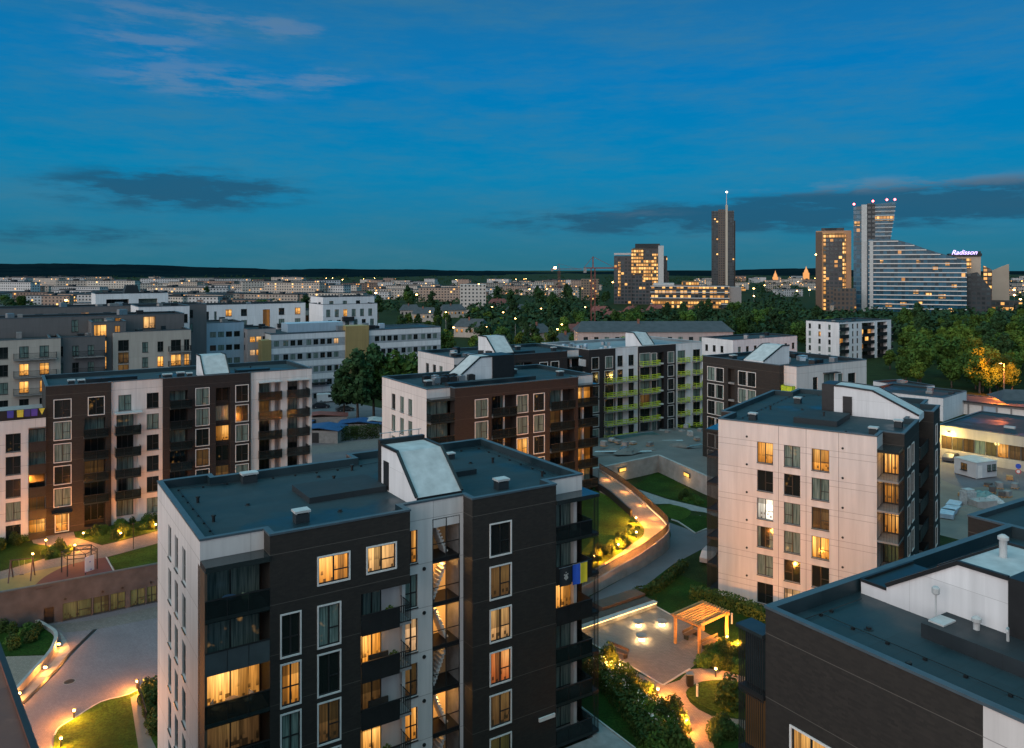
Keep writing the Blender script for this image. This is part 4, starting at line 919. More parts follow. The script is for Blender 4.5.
simple('pink and white office wing between the pale blue annex and the ochre tower', (o[0]+.6, o[1]+2), AN, 7.6, 12, 19.4, 'render_p', fgrid(.6, 7.4, 1.4, .3, [15.8, 12.2, 8.6], 1.5, .35, 'small'), fgrid(2, 11, 1.2, .8, [16.8, 13.4], 1.5, .1, 'small'), name='office_wing', cat='office building')
# left group
def balc(a0, a1, zs, rail='bars', dep=1.0):
    def f(B):
        for z in zs: B.balcony((0, 0), (1, 0), a0, a1, z, dep, rail)
    return f
def many(*fs):
    def f(B):
        for q in fs: q(B)
    return f
o = P(-30, 341.5, 23)
simple('beige apartment block with a lower terrace at the left picture edge', (o[0], o[1]), AN, 14.0, 13, 23, 'render_b', fgrid(1.0, 13.6, 1.5, 1.7, [19.6, 16.4, 13.2, 10, 6.8], 2.1, 0, 'plain', lambda i, k: 'warm' if k in (1, 2) and i in (2, 3) else 'dark'), extras=many(balc(6.5, 13.3, [19.4, 16.2, 13.0, 9.8])))
o = P(-30, 320, 26.4)
simple('grey penthouse storey with planted terrace above the beige block', (o[0], o[1]+3), AN, 36, 10, 26.4, 'render_g', [(15, 23.3, 1.2, 2.4, 'plain', 'dark'), (18.6, 23.3, 4, 2.5, 'plain', 'dark'), (22.8, 23.3, 1.2, 2.5, 'plain', 'amber'), (28, 23.5, 2.4, 2.4, 'plain', 'pale')], name='penthouse', cat='apartment block', z0=12)
o = P(44.5, 338, 23)
simple('dark grey apartment block beside the beige one, its stair windows lit', (o[0]+.6, o[1]+.4), AN, 9.4, 12, 23, 'render_g', fgrid(1.2, 9, 1.1, 1.5, [19.4, 16.2, 13, 9.8], 1.9, .05, 'plain'), extras=many(balc(4.0, 9.2, [19.2, 16.0, 12.8])))
o = P(90, 322, 25.6)
simple('narrow grey stair tower with lit orange windows stacked one above the other', (o[0]+.3, o[1]), AN, 6.0, 10, 25.6, 'render_g', [(.4, 22.6-3.1*k, 2.2, 2.4, 'plain', 'warm') for k in range(5)]+[(4.0, 22.6-3.1*k, 1.0, 2.1, 'plain', 'amber' if k in (0, 4) else 'pale' if k == 1 else 'dark') for k in range(5)])
o = P(113, 332.3, 23.5)
simple('light beige apartment block with small balconies right of the lit stair tower', (o[0], o[1]), AN, 14.3, 12, 23.5, 'render_b', [(.9, 12.6+2.4*k, 1.9, 2.1, 'plain', 'dim' if k < 3 else 'dark') for k in range(4)] + [(5.2, 19.3-3*k, 1.1, 2.0, 'plain', 'dark') for k in range(4)] + [(8.0, 19.3-3*k, 1.1, 2.0, 'plain', 'warm' if k == 1 else 'dark') for k in range(4)] + [(10.5, 19.3-3*k, 1.9, 2.2, 'plain', 'warm' if k in (1, 3) else 'dark') for k in range(4)] + [(13.0, 19.3-3*k, 1.0, 2.2, 'plain', 'warm' if k == 1 else 'dark') for k in range(4)], extras=many(balc(10.0, 14.2, [19.2, 16.2, 13.2])))
o = P(112, 321.5, 24.8)
simple('dark penthouse box on the light beige block', (o[0], o[1]), AN, 8.5, 7, 24.8, 'render_g', [(2.5, 22.3, 4, 2.2, 'plain', 'dark')], name='penthouse', cat='apartment block', z0=22)
o = P(-40, 309.5, 27)
simple('long grey apartment block with a white right end, behind the beige blocks', (o[0], o[1]), AN, 51, 12, 27, 'render_g', fgrid(14, 50, 1.6, 3.0, [23.6, 20.2], 2.0, .10, 'plain'))
o = P(138.5, 306.8, 27.3)
simple('white apartment block end with small square windows behind the light beige block', (o[0], o[1]), AN, 10.8, 13, 27.3, 'render_w', fgrid(1.2, 10.5, 1.6, 2.2, [23.4-3.3*k for k in range(6)], 2.0, .06, 'plain'), extras=many(balc(4.6, 7.2, [22.9-3.3*k for k in range(5)], 'solid')))
o = P(95.5, 293.8, 28)
simple('low white apartment block with two wide dark loggias, behind the grey block', (o[0], o[1]), AN, 21, 14, 28, 'render_w', [(3.0, 18, 6.4, 8.2, ('recess', 2.), 'dark', 4), (12.2, 18, 5.6, 8.2, ('recess', 2.), 'dark', 4), (18.8, 23, 1.3, 2, 'plain', 'dark')], extras=lambda B: (MB().profile([(8.5, 28), (13, 28), (12.3, 30.5), (9.2, 30.5)], 4, 9).build('roof_housing', M['roofd'], B.root), [B.balcony((0, 0), (1, 0), 3.1, 9.3, z, -.3, 'bars', back=1.8, sides=(False, False)) for z in (19.5, 23)]))
o = P(180, 315, 22)
simple('pink white apartment block with three rows of wide loggias', (o[0], o[1]), AN, 11.4, 12, 22, 'render_p', [(.7, z, 10.0, 2.2, ('recess', 1.6), kd, 6) for z, kd in ((18.8, 'dark'), (15.2, 'dim'), (11.7, 'amber'), (8.2, 'dark'))])
o = P(203, 305, 25)
simple('white apartment block with a lit yellow stair strip, above the pale blue annex', (o[0], o[1]), AN, 31, 13, 25, 'render_w', [(1+2.2*k, 16.4, .7, 6.6, 'plain', 'dark') for k in range(2)] + [(17.6, 8, 2.2, 15.2, 'plain', 'warm')] + [(a, z, 1.8, 2.1, 'plain', 'warm' if rnd.random() < .22 else 'dark') for a in (6.5, 11, 22.5, 27.6) for z in (21.4, 18, 14.6, 11.2)], extras=many(balc(10.4, 14.4, [17.6, 14.2], 'solid'), balc(22, 26, [17.6, 14.2], 'solid')))
o = P(285.5, 311, 22)
simple('beige block with a long lit ground floor beside the two white blocks', (o[0], o[1]), AN, 19, 12, 22, 'render_b', [(1, 15.4, 7, 5, ('recess', 1.4), 'dim', 4), (9.5, 15.4, 7.5, 5, ('recess', 1.4), 'amber', 4)])
o = P(323, 304.5, 25)
simple('white apartment block with scattered black windows at the middle of the left skyline', (o[0], o[1]), AN, 17.5, 13, 25, 'render_w', [(1+2.7*(i % 6)+(k % 2)*.6, 21.2-3.2*k, 1.3, 2.2, 'plain', 'warm' if (i == 2 and k == 0) else 'dark') for i in range(6) for k in range(4)], extras=many(lambda B: [B.balcony((0, 0), (1, 0), a, a+3.5, z, 1.1, 'solid') for a, z in ((6, 20), (11, 17), (13, 14), (4, 14))]))
o = P(323, 297, 27)
simple('white upper block with a flat roof behind the one with scattered black windows', (o[0], o[1]), AN, 17, 12, 27, 'render_w', fgrid(2, 16, 1.4, 3, [23.5], 2.2, 0, 'plain'))
# right of centre
o = P(653, 333, 12.0); 
def gable_roof(B, L, D, z, h, mat, over=.6, y0=0.):
    b = MB(); b.poly([(-over, y0-over, z), (L+over, y0-over, z), (L-2, y0+D/2, z+h), (2, y0+D/2, z+h)]); b.poly([(L+over, y0+D+over, z), (-over, y0+D+over, z), (2, y0+D/2, z+h), (L-2, y0+D/2, z+h)])
    b.poly([(-over, y0+D+over, z), (-over, y0-over, z), (2, y0+D/2, z+h)]); b.poly([(L+over, y0-over, z), (L+over, y0+D+over, z), (L-2, y0+D/2, z+h)]); b.poly([(-over, y0-over, z), (-over, y0+D+over, z), (L+over, y0+D+over, z), (L+over, y0-over, z)])
    return b.build('roof', M[mat], B.root)
M['slate'] = plain('slate_roof', (.050, .052, .058), .7, 0, .25, .6); M['redtile'] = plain('red_tile_roof', (.17, .050, .040), .8, 0, .25, .8); M['brick'] = plain('brick_wall', (.20, .085, .06), .85, 0, .2, 1.5)
def gabled(label, o, ang, L, D, zt, rh, mat, roofm, els, name='house', cat='house', group=None, z0=0.):
    B = Bld(name, label, cat, o, ang, group, )
    for i, (p, q) in enumerate((((0, 0), (L, 0)), ((L, 0), (L, D)), ((L, D), (0, D)), ((0, D), (0, 0)))): B.wall(p, q, z0, zt, mat, els if i == 0 else fgrid(1.5, D-1, 1.1, 2.4, [zt-2.6], 1.5, .2, 'plain') if i == 3 else ())
    r = gable_roof(B, L, D, zt, rh, roofm); MB().box(L*.4, D*.38, zt+rh*.5, L*.4+.8, D*.38+.7, zt+rh+.9).build('chimney', M['brick'], r); B.done(); return B
gabled('long pale pink building under a dark slate roof, in front of the lit office block', P(578, 332, 13), R(1), 56, 15, 13, 3.4, 'render_p', 'slate', fgrid(2, 57, 1.6, 2.2, [9.2, 5.6], 2.0, .03), name='school_building', cat='building')
simple('white building with a dark flat roof, left of the pale glazed balcony block', P(733, 340, 14), AN, 30, 13, 14, 'render_w', fgrid(2.2, 29, 1.3, 2.3, [9.8, 6.4], 2.0, .02), fgrid(1.5, 12, 1.2, 2.0, [9.8, 6.4], 2.0, 0), name='apartment_building')
o = P(839, 322.5, 15.)
def r3(B):
    for a0, a1 in ((.4, 6.0), (14.5, 22.5), (24.6, 31)):
        for k in range(5): z = 11.9-2.9*k; B.balcony((0, 0), (1, 0), a0, a1, z, .2, 'glass', back=1.6, sides=(False, False), slabmat='trim')
    for k in range(6): B.balcony((34, 0), (0, 1), .3, 4, 11.9-2.9*k, 2.0, 'solid', slabmat='trim')
simple('pale apartment block with stacked glazed loggias at the edge of the park', o, AN, 34, 15, 15, 'render_w', [(.4, .3, 5.6, 14, ('recess', 1.5), 'dark', 4), (14.5, .3, 8.0, 14, ('recess', 1.5), 'dark', 5), (24.6, .3, 6.4, 14, ('recess', 1.5), 'dark', 4)] + fgrid(8.2, 13, 1.0, 1.9, [12.3-2.9*k for k in range(5)], 1.9, .03), fgrid(1.2, 14.5, 1.1, 3.4, [12.0-2.9*k for k in range(5)], 1.9, .08), extras=many(r3, lambda B: [put('pane', pane_mesh('glaze', 2.4, 2.4, 'warm'), put('balcony_door', frame_mesh('glaze', 2.4, 2.4), B.root, (a, 1.36, z))) for a, z in ((15, 9.2), (18.4, 6.2), (15, 3.4), (2, 6.3), (20, 9.2))]))
# low structures right of the white panel block
simple('low white walled building with a dark flat roof at the foot of the park trees', P(866, 389.5, 5.5), R(-47), 18, 16, 5.5, 'render_w', fgrid(2, 16, 2, 3, [2.4], 1.6, 0), name='low_building', cat='building')
simple('pale parapet wall building between the low roof and the garages', P(908.5, 387, 5.0), R(20), 9, 12, 5.0, 'render_w', [(.5, 2.6, 1.2, 1.2, 'plain', 'dark')], name='low_building', cat='building')
# garages
p0, p1 = P(914.5, 396, 3.2), P(1050, 410, 3.2); gl = math.hypot(p1[0]-p0[0], p1[1]-p0[1]); ga = math.atan2(p1[1]-p0[1], p1[0]-p0[0])
B = Bld('garage_row', 'row of white lock-up garages with a flat dark roof beside the park trees', 'garage', p0, ga)
B.shell([(0, 0), (gl, 0), (gl, 12), (0, 12)], 0, 3.2, 'slab', {0: [(.3+i*3.05, .02, 2.7, 2.5, 'open') for i in range(int(gl/3.05))]}, roof='roofd', par=.1)
for i in range(int(gl/3.05)): MB().box(.32+i*3.05, .12, 0, .3+i*3.05+2.68, .2, 2.48).build('garage_door', M['trim' if i % 5 else 'lightblue'], B.root)
MB().box(-.4, -.9, 3.26, gl+.3, -.05, 3.4).build('eaves', M['roofd'], B.root); B.done()
# yellow lit building
p0, p1 = P(938, 424.5, 6.2), P(1060, 441.5, 6.2); gl = math.hypot(p1[0]-p0[0], p1[1]-p0[1]); ga = math.atan2(p1[1]-p0[1], p1[0]-p0[0])
M['yellow_w'] = panel('cream_wall', (.46, .43, .36), (.3, .28, .22), 1., 0)
YB = Bld('commercial_building', 'long low building with a dark roof and a glazed front lit yellow, facing the yard', 'building', p0, ga)
YB.shell([(0, 0), (gl, 0), (gl, 22), (0, 22)], 0, 6.2, 'yellow_w', {0: [(.4, 1.7, gl-1, 2.6, ('recess', .5), None)], 3: [(18, 1.7, 3, 2.6, 'plain', 'dim')]}, roof='roofd', par=.12)
for i in range(int(gl/1.9)):
    YB.win((0, 0), (1, 0), .5+i*1.9, 1.75, 1.82, 2.5, 'glaze', ['dim', 'green', 'dim', 'dark', 'green', 'amber', 'dim'][i % 7] if i < 9 else ['dark', 'dim', 'dark'][i % 3], n=2, back=.42)
for x, y in ((10, 7), (16, 11), (20, 5)): MB().box(-.9, -.4, 0, .9, .4, .35).build('skylight', M['zinc'], YB.root, (x, y, 6.1))
YB.done()
def point(name, loc, c, e, r=.12, parent=None):
    l = bpy.data.lights.new(name, 'POINT'); l.energy = e; l.color = c; l.shadow_soft_size = r; o = bpy.data.objects.new(name, l); COL.objects.link(o); o.location = loc
    if parent: o.parent = parent
    return o
wl = thing('wall_lamp', 'yellow lit wall lamp on the front of the long low building', 'lamp', (*Frame(p0, ga).W(2.0, -.05), 4.9), ga)
MB().box(-.25, -.45, .05, .25, .0, .2).build('lamp_housing', M['metal'], wl); MB().box(-.2, -.4, 0, .2, -.05, .045).build('lamp_lens', glow('yellow_lamp', (1., .72, .2), 40), wl); point('wall_lamp_light', (0, -1.2, -.4), (1., .66, .18), 1500, .3, wl)
point('window_light', (*Frame(p0, ga).W(9., -2.5), 3.6), (1., .72, .22), 350, .4)

# small houses among the trees
HL = ['small house with a pale gable among the trees', 'red roofed house half hidden by trees', 'brick house with a red roof between the trees']
hs = [(425, 322, 0), (470, 337, 0), (545, 345, 0), (575, 358, 0), (640, 320, 1), (600, 320, 1), (618, 327, 1), (655, 318, 2), (700, 322, 1), (455, 318, 0), (520, 318, 0), (585, 345, 1), (845, 312, 0), (500, 310, 1), (410, 318, 0)]
HOUSES = []
for i, (px, py, kd) in enumerate(hs):
    x, y = P(px, py, 0); L = rnd.uniform(11, 18); HOUSES.append((x, y, L))
    gabled(HL[kd], (x-L/2, y), R(rnd.uniform(-25, 35)), L, 9, 5.5, 4., ['render_b', 'render_p', 'brick'][kd], ['slate', 'redtile', 'redtile'][kd], fgrid(1, L-1, 1.2, 1.6, [2.6], 1.6, .35), group=['small houses among the trees', 'red roofed houses among the trees', 'brick houses among the trees'][kd])

# ------------------------------------------------------------------ skyline
def tower(name, label, cat, px0, px1, pytop, Y, depth, mat, yaw=0., extra=None, base=-1.):
    th = math.atan(((px0+px1)/2-CX)/F); x0 = (px0-CX)*Y/F; z = CZ-(pytop-HZ)*Y/F; r = thing(name, label, cat, (x0, Y, 0), -th); w = (px1-px0)*Y/F*math.cos(th)
    MB().box(0, 0, base, w, depth, z).build('body', mat, r)
    if extra: extra(r, w, z)
    return r
WARM = (1., .40, .07)
tw_dark = windows_far('tower_dark_glass', (.035, .04, .045), 3.2, 3.6, .7, .55, .02, WARM, 1.5); tw_brown = windows_far('tower_bronze', (.10, .075, .06), 3.0, 3.4, .55, .55, .025, WARM, 1.3)
tw_half = windows_far('tower_half_lit', (.06, .06, .065), 3.4, 3.6, .72, .6, .05, WARM, 1.2); tw_lit = windows_far('tower_lit', (.08, .07, .06), 3.2, 3.6, .8, .62, .74, WARM, 1.3)
tw_orange = windows_far('tower_orange', (.42, .20, .10), 3.2, 3.4, .6, .5, .07, WARM, 2.0); tw_glass = windows_far('tower_blue_glass', (.05, .11, .15), 2.6, 3.6, .94, .74, .012, WARM, 1.4, (.006, .05, .085)); tw_strip = windows_far('lit_strip', (.2, .12, .05), 2.4, 3.4, .8, .6, .85, WARM, 1.25)
tw_block = windows_far('lit_office', (.07, .07, .065), 3.2, 4.2, .8, .55, .6, WARM, 1.2); M['floodlight_tint'] = plain('floodlight_tinted_wall', (.40, .23, .13), .8, 0, .12, .1); M['stone'] = plain('pale_stone', (.34, .29, .23), .8, 0, .12, .05); M['cream'] = plain('cream_pier', (.42, .38, .31), .8)  # orange floodlighting of the orange tower is put into its wall colour
def lamp_part(r, x, y, z, m='redlamp', rad=.9): MB().lathe([(rad*.4, -rad), (rad, -rad*.4), (rad, rad*.4), (rad*.4, rad)], 8, c=(x, y, z)).build('obstruction_light', M[m], r)
# tallest tower with a mast
def ex(r, w, z):
    MB().box(w*.62, -1.2, 0, w*.72, 3, z+8).build('pier', M['cream'], r)
    MB().box(w*.73, 4, 0, w*1.06, 26, z-14).build('side_wing', tw_brown, r)
    MB().box(w*.30, -.6, 0, w*.60, 2, z+2).build('front_bay', tw_brown, r)
    MB().tube((w*.67, 2, z+8), (w*.67, 2, z+26), .9, .3).build('mast', M['steel'], r); lamp_part(r, w*.67, 2, z+27, 'lampw', 1.1)
    MB().box(w*.7, -4, 3, w*1.5, -1, 9).build('lit_foyer', tw_strip, r)
tower('tower', 'tallest slim dark tower with a pale pier and a mast on the skyline', 'tower', 711.5, 734, 211, 1150, 26, tw_dark, extra=ex)
# stepped pair with the bright orange column
def ex(r, w, z):
    MB().box(w*.36, -4, 0, w*.9, 0-.1, z+4).build('front_block', tw_half, r)
    MB().box(w*.33, -5, z-22, w*.55, -4.05, z+3).build('lit_crown', tw_strip, r); MB().box(w*.55, -5, z-28, w*.8, -4.05, z-8).build('lit_crown', tw_strip, r)
    MB().box(w*.72, -5.6, 0, w*.82, -5.05, z-2).build('lit_column', tw_strip, r); MB().box(w*.92, 2, 0, w*1.03, 20, z-20).build('side_wing', tw_brown, r)
    MB().box(w*.83, -6, 0, w*.93, -4.1, z+6).build('pier', M['zinc'], r); MB().box(w*.08, -.6, z-44, w*.12, -.05, z-10).build('lit_column', tw_strip, r)
    MB().box(0, -1, z-3, w*.32, 14, z-1).build('roof_frame', M['steel'], r); MB().box(w*.4, -5, z+4, w*.86, 6, z+8).build('crown', M['roofd'], r)
tower('tower', 'broad stepped office tower with a bright orange lit column', 'tower', 614, 667, 256, 800, 20, tw_half, extra=lambda r, w, z: ex(r, w, CZ+(HZ-248)*800/F-4))
# long lit office block
def ex(r, w, z):
    for k in range(4): MB().box(-.6, -.7, z-1.0-k*5.2, w+.6, 0-.05, z-.2-k*5.2).build('floor_slab', M['zinc'], r)
    MB().box(w*.4, 3, z, w*.62, 16, z+4).build('roof_storey', tw_strip, r); MB().box(w*.03, 2, z, w*.3, 16, z+2.2).build('roof_housing', M['zinc'], r); MB().box(w*.02, -1.2, 0, w*.9, -.72, 7.5).build('lit_ground_floor', tw_strip, r)
    MB().box(w, 2, 0, w*1.16, 20, z-1).build('side_wing', M['slab'], r)
tower('office_building', 'long brightly lit glass office block below the tallest tower', 'office building', 651, 728, 285.5, 720, 20, tw_block, extra=ex)
# orange tower
def ex(r, w, z):
    MB().box(w*.2, -.6, z-6, w*.78, -.05, z-2).build('lit_crown', tw_strip, r)
    for xx in (.2, .76): MB().box(w*xx, -.9, 0, w*xx+2.2, -.05, z-3).build('lit_column', tw_strip, r)
    MB().box(w*.255, -.5, 0, w*.755, -.06, z-6.2).build('curtain_wall', tw_half, r); MB().box(w*.15, 3, z, w*.8, 18, z+2.5).build('roof_housing', M['roofd'], r); MB().box(w*.3, -8, 0, w*.72, -1, 20).build('podium', tw_brown, r)
    MB().box(-.3, -.35, 0, w*.17, 12, z-1).build('brown_flank', M['brownpanel'], r); lamp_part(r, 0, 0, z-20, 'lampfar', .6)
tower('tower', 'orange brown tower outlined by two columns of lit windows', 'tower', 816, 851, 231, 680, 20, M['floodlight_tint'], extra=ex)
# hotel: slim tower and the wave shaped wing
def hotel():
    Y = 650.; th = math.atan((853-CX)/F); X = lambda px: (px-CX)*Y/F; Z = lambda py: CZ-(py-HZ)*Y/F
    r = thing('hotel', 'white banded glass hotel with a slim tower and a wing sloping down like a wave', 'hotel', (X(853), Y, 0), -th); q = lambda px: Y/math.cos(th)*math.tan(math.atan((px-CX)/F)-th)
    MB().profile([(q(853.5), -1), (q(890), -1), (q(890.5), Z(240)), (q(896), Z(203)), (q(853.5), Z(207))], 0, 24).build('tower_body', tw_glass, r)
    MB().box(q(861.5), -1.4, -1, q(867), -.05, Z(205)).build('pier', M['zinc'], r); MB().box(q(867), -.9, Z(240), q(875), -.04, Z(204)).build('dark_bay', tw_dark, r)
    for k in range(17):
        zz = Z(208)-k*3.3; xr = q(890.5+(896-890.5)*max(0, (zz-Z(240))/(Z(203)-Z(240))))
        if zz > Z(240): MB().box(q(875), -1.0, zz-.35, xr+.4, -.03, zz+.35).build('floor_slab', M['zinc'], r)
    for a, c, zz in ((875, 894, Z(219)), (854.5, 860, Z(223.5))): MB().box(q(a), -.5, zz-1.8, q(c), -.025, zz+1.6).build('lit_floor', tw_strip, r)
    top = [(868, 240), (880, 239.5), (896, 240.5), (910, 244), (925, 249.5), (940, 254), (955, 258), (966, 262)]
    def topz(x):
        for (a, b), (c, d) in zip(top, top[1:]):
            if a <= x <= c: return Z(b+(d-b)*(x-a)/(c-a))
        return Z(262)
    MB().profile([(q(868), -1), (q(966), -1)] + [(q(a), Z(b)) for a, b in reversed(top)], -4, 16).build('wing_body', tw_glass, r)
    zz = 4.
    while zz < Z(241):
        xr = 966.
        while xr > 870 and topz(xr) < zz+.6: xr -= 1.
        if xr > 874: MB().box(q(868.5), -4.9, zz-.3, q(xr), -4.03, zz+.3).build('floor_slab', M['trim'], r)
        zz += 3.55
    MB().box(q(869.5), -5.4, -1, q(873), -4.04, Z(241)).build('pier', M['zinc'], r)
    for a, zc, w_ in ((925, 293, 6), (938, 295, 7), (900, 303, 6), (885, 304, 7), (913, 291, 5), (918, 302, 4), (945, 264, 4), (951, 285, 5), (932, 268, 5), (916, 262, 4), (880, 262, 3), (948, 308, 5)):
        MB().box(q(a), -4.4, Z(zc)-1.5, q(a+w_), -4.035, Z(zc)+1.4).build('lit_room', tw_strip, r)
    MB().profile([(q(966.3), -1), (q(992), -1), (q(992), Z(288)), (q(978), Z(272)), (q(966.3), Z(274))], 2, 26).build('side_wing', tw_dark, r)
    MB().box(q(952), 6, Z(275), q(982), 22, Z(257)).build('upper_block', M['stone'], r); MB().box(q(957), 5.2, Z(268), q(972), 5.95, Z(259)).build('lit_floor', tw_strip, r); MB().box(q(950), 5, Z(256.8), q(983), 23, Z(254)).build('roof_edge', M['roofd'], r); MB().box(q(964), 6, Z(254), q(982), 22, Z(252)).build('sign_board', M['roofd'], r)
    for px, py in ((854, 205.5), (873, 203), (887, 202), (895, 202)): lamp_part(r, q(px), 2, Z(py)+1.2, 'redlamp', .8)
    MB().box(q(835), -30, 0, q(856), -8, Z(288)).build('low_wing', tw_brown, r)
    cu = bpy.data.curves.new('hotel_sign_text', 'FONT'); cu.body = 'Radisson'; cu.size = 4.9; cu.shear = .35; cu.extrude = .25; cu.offset = .06
    cu.materials.append(glow('sign_glow', (.62, .48, 1.), 2.2, False)); t_ = bpy.data.objects.new('sign_text_source', cu); COL.objects.link(t_); bpy.context.view_layer.update(); me = bpy.data.meshes.new_from_object(t_.evaluated_get(bpy.context.evaluated_depsgraph_get())); bpy.data.objects.remove(t_)
    o = put('sign_lettering', me, r, (q(952), 4.7, Z(255))); o.rotation_euler = (R(90), 0, 0)
hotel()
def wedge():
    Y = 680.; th = math.atan((983-CX)/F); X = lambda px: (px-CX)*Y/F; Z = lambda py: CZ-(py-HZ)*Y/F; ox = X(983); q = lambda px: Y/math.cos(th)*math.tan(math.atan((px-CX)/F)-th)
    r = thing('concert_hall', 'pale wedge shaped hall with a lit yellow side, right of the hotel', 'building', (ox, Y, 0), -th)
    MB().profile([(q(992), -1), (q(1009.5), -1), (q(1009), Z(264)), (q(1003), Z(266)), (q(992), Z(270.5))], 0, 20).build('wall', M['stone'], r)
    MB().profile([(q(983), -1), (q(991.8), -1), (q(991.8), Z(269.5)), (q(983), Z(265.5))], 3, 18).build('lit_wall', tw_lit, r); MB().box(q(985), -6, -1, q(1022), -.5, 9).build('base', tw_block, r)
wedge()
# cranes and small landmarks far off
def crane(px, pytop, Y, label, jib=30., c='redtile'):
    x = (px-CX)*Y/F; z = CZ-(pytop-HZ)*Y/F; r = thing('tower_crane', label, 'crane', (x, Y, 0))
    b = MB()
    for sx in (-1, 1):
        for sy in (-1, 1): b.tube((sx, sy, -1), (sx, sy, z), .22, n=4)
    k = 0.
    while k < z-3: b.tube((-1, -1, k), (1, -1, k+3), .14, n=4); b.tube((1, -1, k+3), (1, -1, k+.2), .1, n=4); k += 3
    b.build('mast', M[c], r); b = MB().tube((-jib*.35, 0, z), (jib, 0, z), .45, n=4).tube((0, 0, z), (0, 0, z+6), .4, n=4).tube((0, 0, z+6), (jib*.8, 0, z+.3), .14, n=4).tube((0, 0, z+6), (-jib*.33, 0, z+.3), .14, n=4); b.build('jib', M[c], r)
    MB().box(-jib*.35, -1, z-2.5, -jib*.25, 1, z).build('counterweight', M['slab'], r)
crane(593, 268, 420, 'red tower crane standing in front of the brown housing block', 14, 'redtile'); crane(559, 269, 900, 'distant tower crane with a bright lamp at its top', 26)
tag(MB().lathe([(.5, -1.6), (1.6, -.6), (1.6, .6), (.5, 1.6)], 8, c=((555-CX)*905/F, 905, CZ+.2)).build('crane_lamp', M['lampfar']), 'bright orange lamp on the distant crane', 'lamp')
bm_ = windows_far('housing_brown', (.20, .15, .11), 3.0, 2.9, .5, .5, .10, WARM, 1.5)
tower('apartment_block', 'brown high housing block left of the stepped office tower', 'apartment block', 581, 599, 279, 900, 14, bm_)
bw_ = windows_far('housing_white', (.50, .47, .43), 3.0, 2.9, .45, .45, .04, WARM, 1.5)
tower('apartment_block', 'white nine storey housing slab in the middle distance, left of the cranes', 'apartment block', 460, 486, 284.5, 640, 12, bw_)
tower('apartment_block', 'beige mid rise block left of the brown high housing block', 'apartment block', 547, 564, 285, 1000, 12, bm_)
# old town landmarks
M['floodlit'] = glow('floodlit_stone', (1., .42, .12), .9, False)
for px, w, h, Y, lb in ((807, 10, 26, 1700, 'floodlit church tower left of the orange brown tower'), (776, 9, 17, 1700, 'smaller floodlit tower on the old town horizon'), (662, 8, 30, 1500, 'floodlit orange turret right of the stepped office tower')):
    r = thing('church_tower', lb, 'church tower', ((px-CX)*Y/F, Y, 0)); MB().box(-w/2, 0, 0, w/2, w, h).build('shaft', M['floodlit'], r); MB().lathe([(w*.5, 0), (w*.42, 4), (w*.15, 9), (.1, 14)], 8, c=(0, w/2, h)).build('spire', M['floodlit'], r)

# ------------------------------------------------------------------ far housing districts
FM = [windows_far('housing_%d' % i, c, 3.2, 2.9, .46, .46, l_, WARM, 2.2, (.03, .035, .04), c2) for i, (c, c2, l_) in enumerate([((.44, .38, .32), (.36, .33, .29), .09), ((.58, .53, .47), (.44, .41, .36), .06), ((.28, .19, .15), (.38, .28, .22), .11), ((.56, .56, .55), (.46, .47, .48), .05)])]
LB = [('pale housing block in the wide far district on the left', 'far housing blocks on the left'), ('housing block far beyond the trees in the middle', 'far housing blocks in the middle'), ('low old town building in the far district on the right', 'far old town buildings on the right')]
fr = random.Random(5); BOX = {}
def far_block(px, Y, w, d, h, zone, yaw):
    x = (px-CX)*Y/F; r = thing('housing_block', LB[zone][0], 'building', (x, Y, 0), yaw, LB[zone][1]); k = (round(w/12)*12, round(h/2.9), zone, fr.randrange(4))
    w, h = max(k[0], 12), k[1]*2.9
    if k not in BOX: BOX[k] = (MB().box(-w/2, 0, -1, w/2, 12, h).mesh('wall', FM[k[3]]), MB().box(-w/2-.2, -.2, h, w/2+.2, 12.2, h+.5).box(-w*.2, 4, h+.5, w*.2-w*.3, 8, h+2.4).mesh('roof', M['roofd']))
    put('wall', BOX[k][0], r); put('roof', BOX[k][1], r)
for i in range(185):
    Y = fr.uniform(650, 1500); px = fr.uniform(-20, 335); h = fr.choice([5, 5, 4, 3, 5, 2, 6, 7])*2.9
    if Y < 850 and h > 12: h = 11.6
    far_block(px, Y, fr.uniform(24, 80), 12, h, 0, fr.uniform(-.5, .5))
for px, top, Y in ((37, 277, 1300), (12, 279, 1250), (230, 279, 1500), (265, 283, 1200), (175, 281, 1400)): far_block(px, Y, 36, 12, CZ-(top-HZ)*Y/F, 0, .2)
for i in range(46): Y = fr.uniform(800, 1700); far_block(fr.uniform(335, 600), Y, fr.uniform(20, 60), 12, fr.choice([4, 5, 5, 3])*2.9, 1, fr.uniform(-.5, .5))
for i in range(40): Y = fr.uniform(1000, 2200); far_block(fr.choice([fr.uniform(735, 815), fr.uniform(1005, 1060), fr.uniform(670, 760)]), Y, fr.uniform(16, 46), 12, fr.choice([3, 4, 4, 5])*2.9, 2, fr.uniform(-.4, .4))
far = far_block
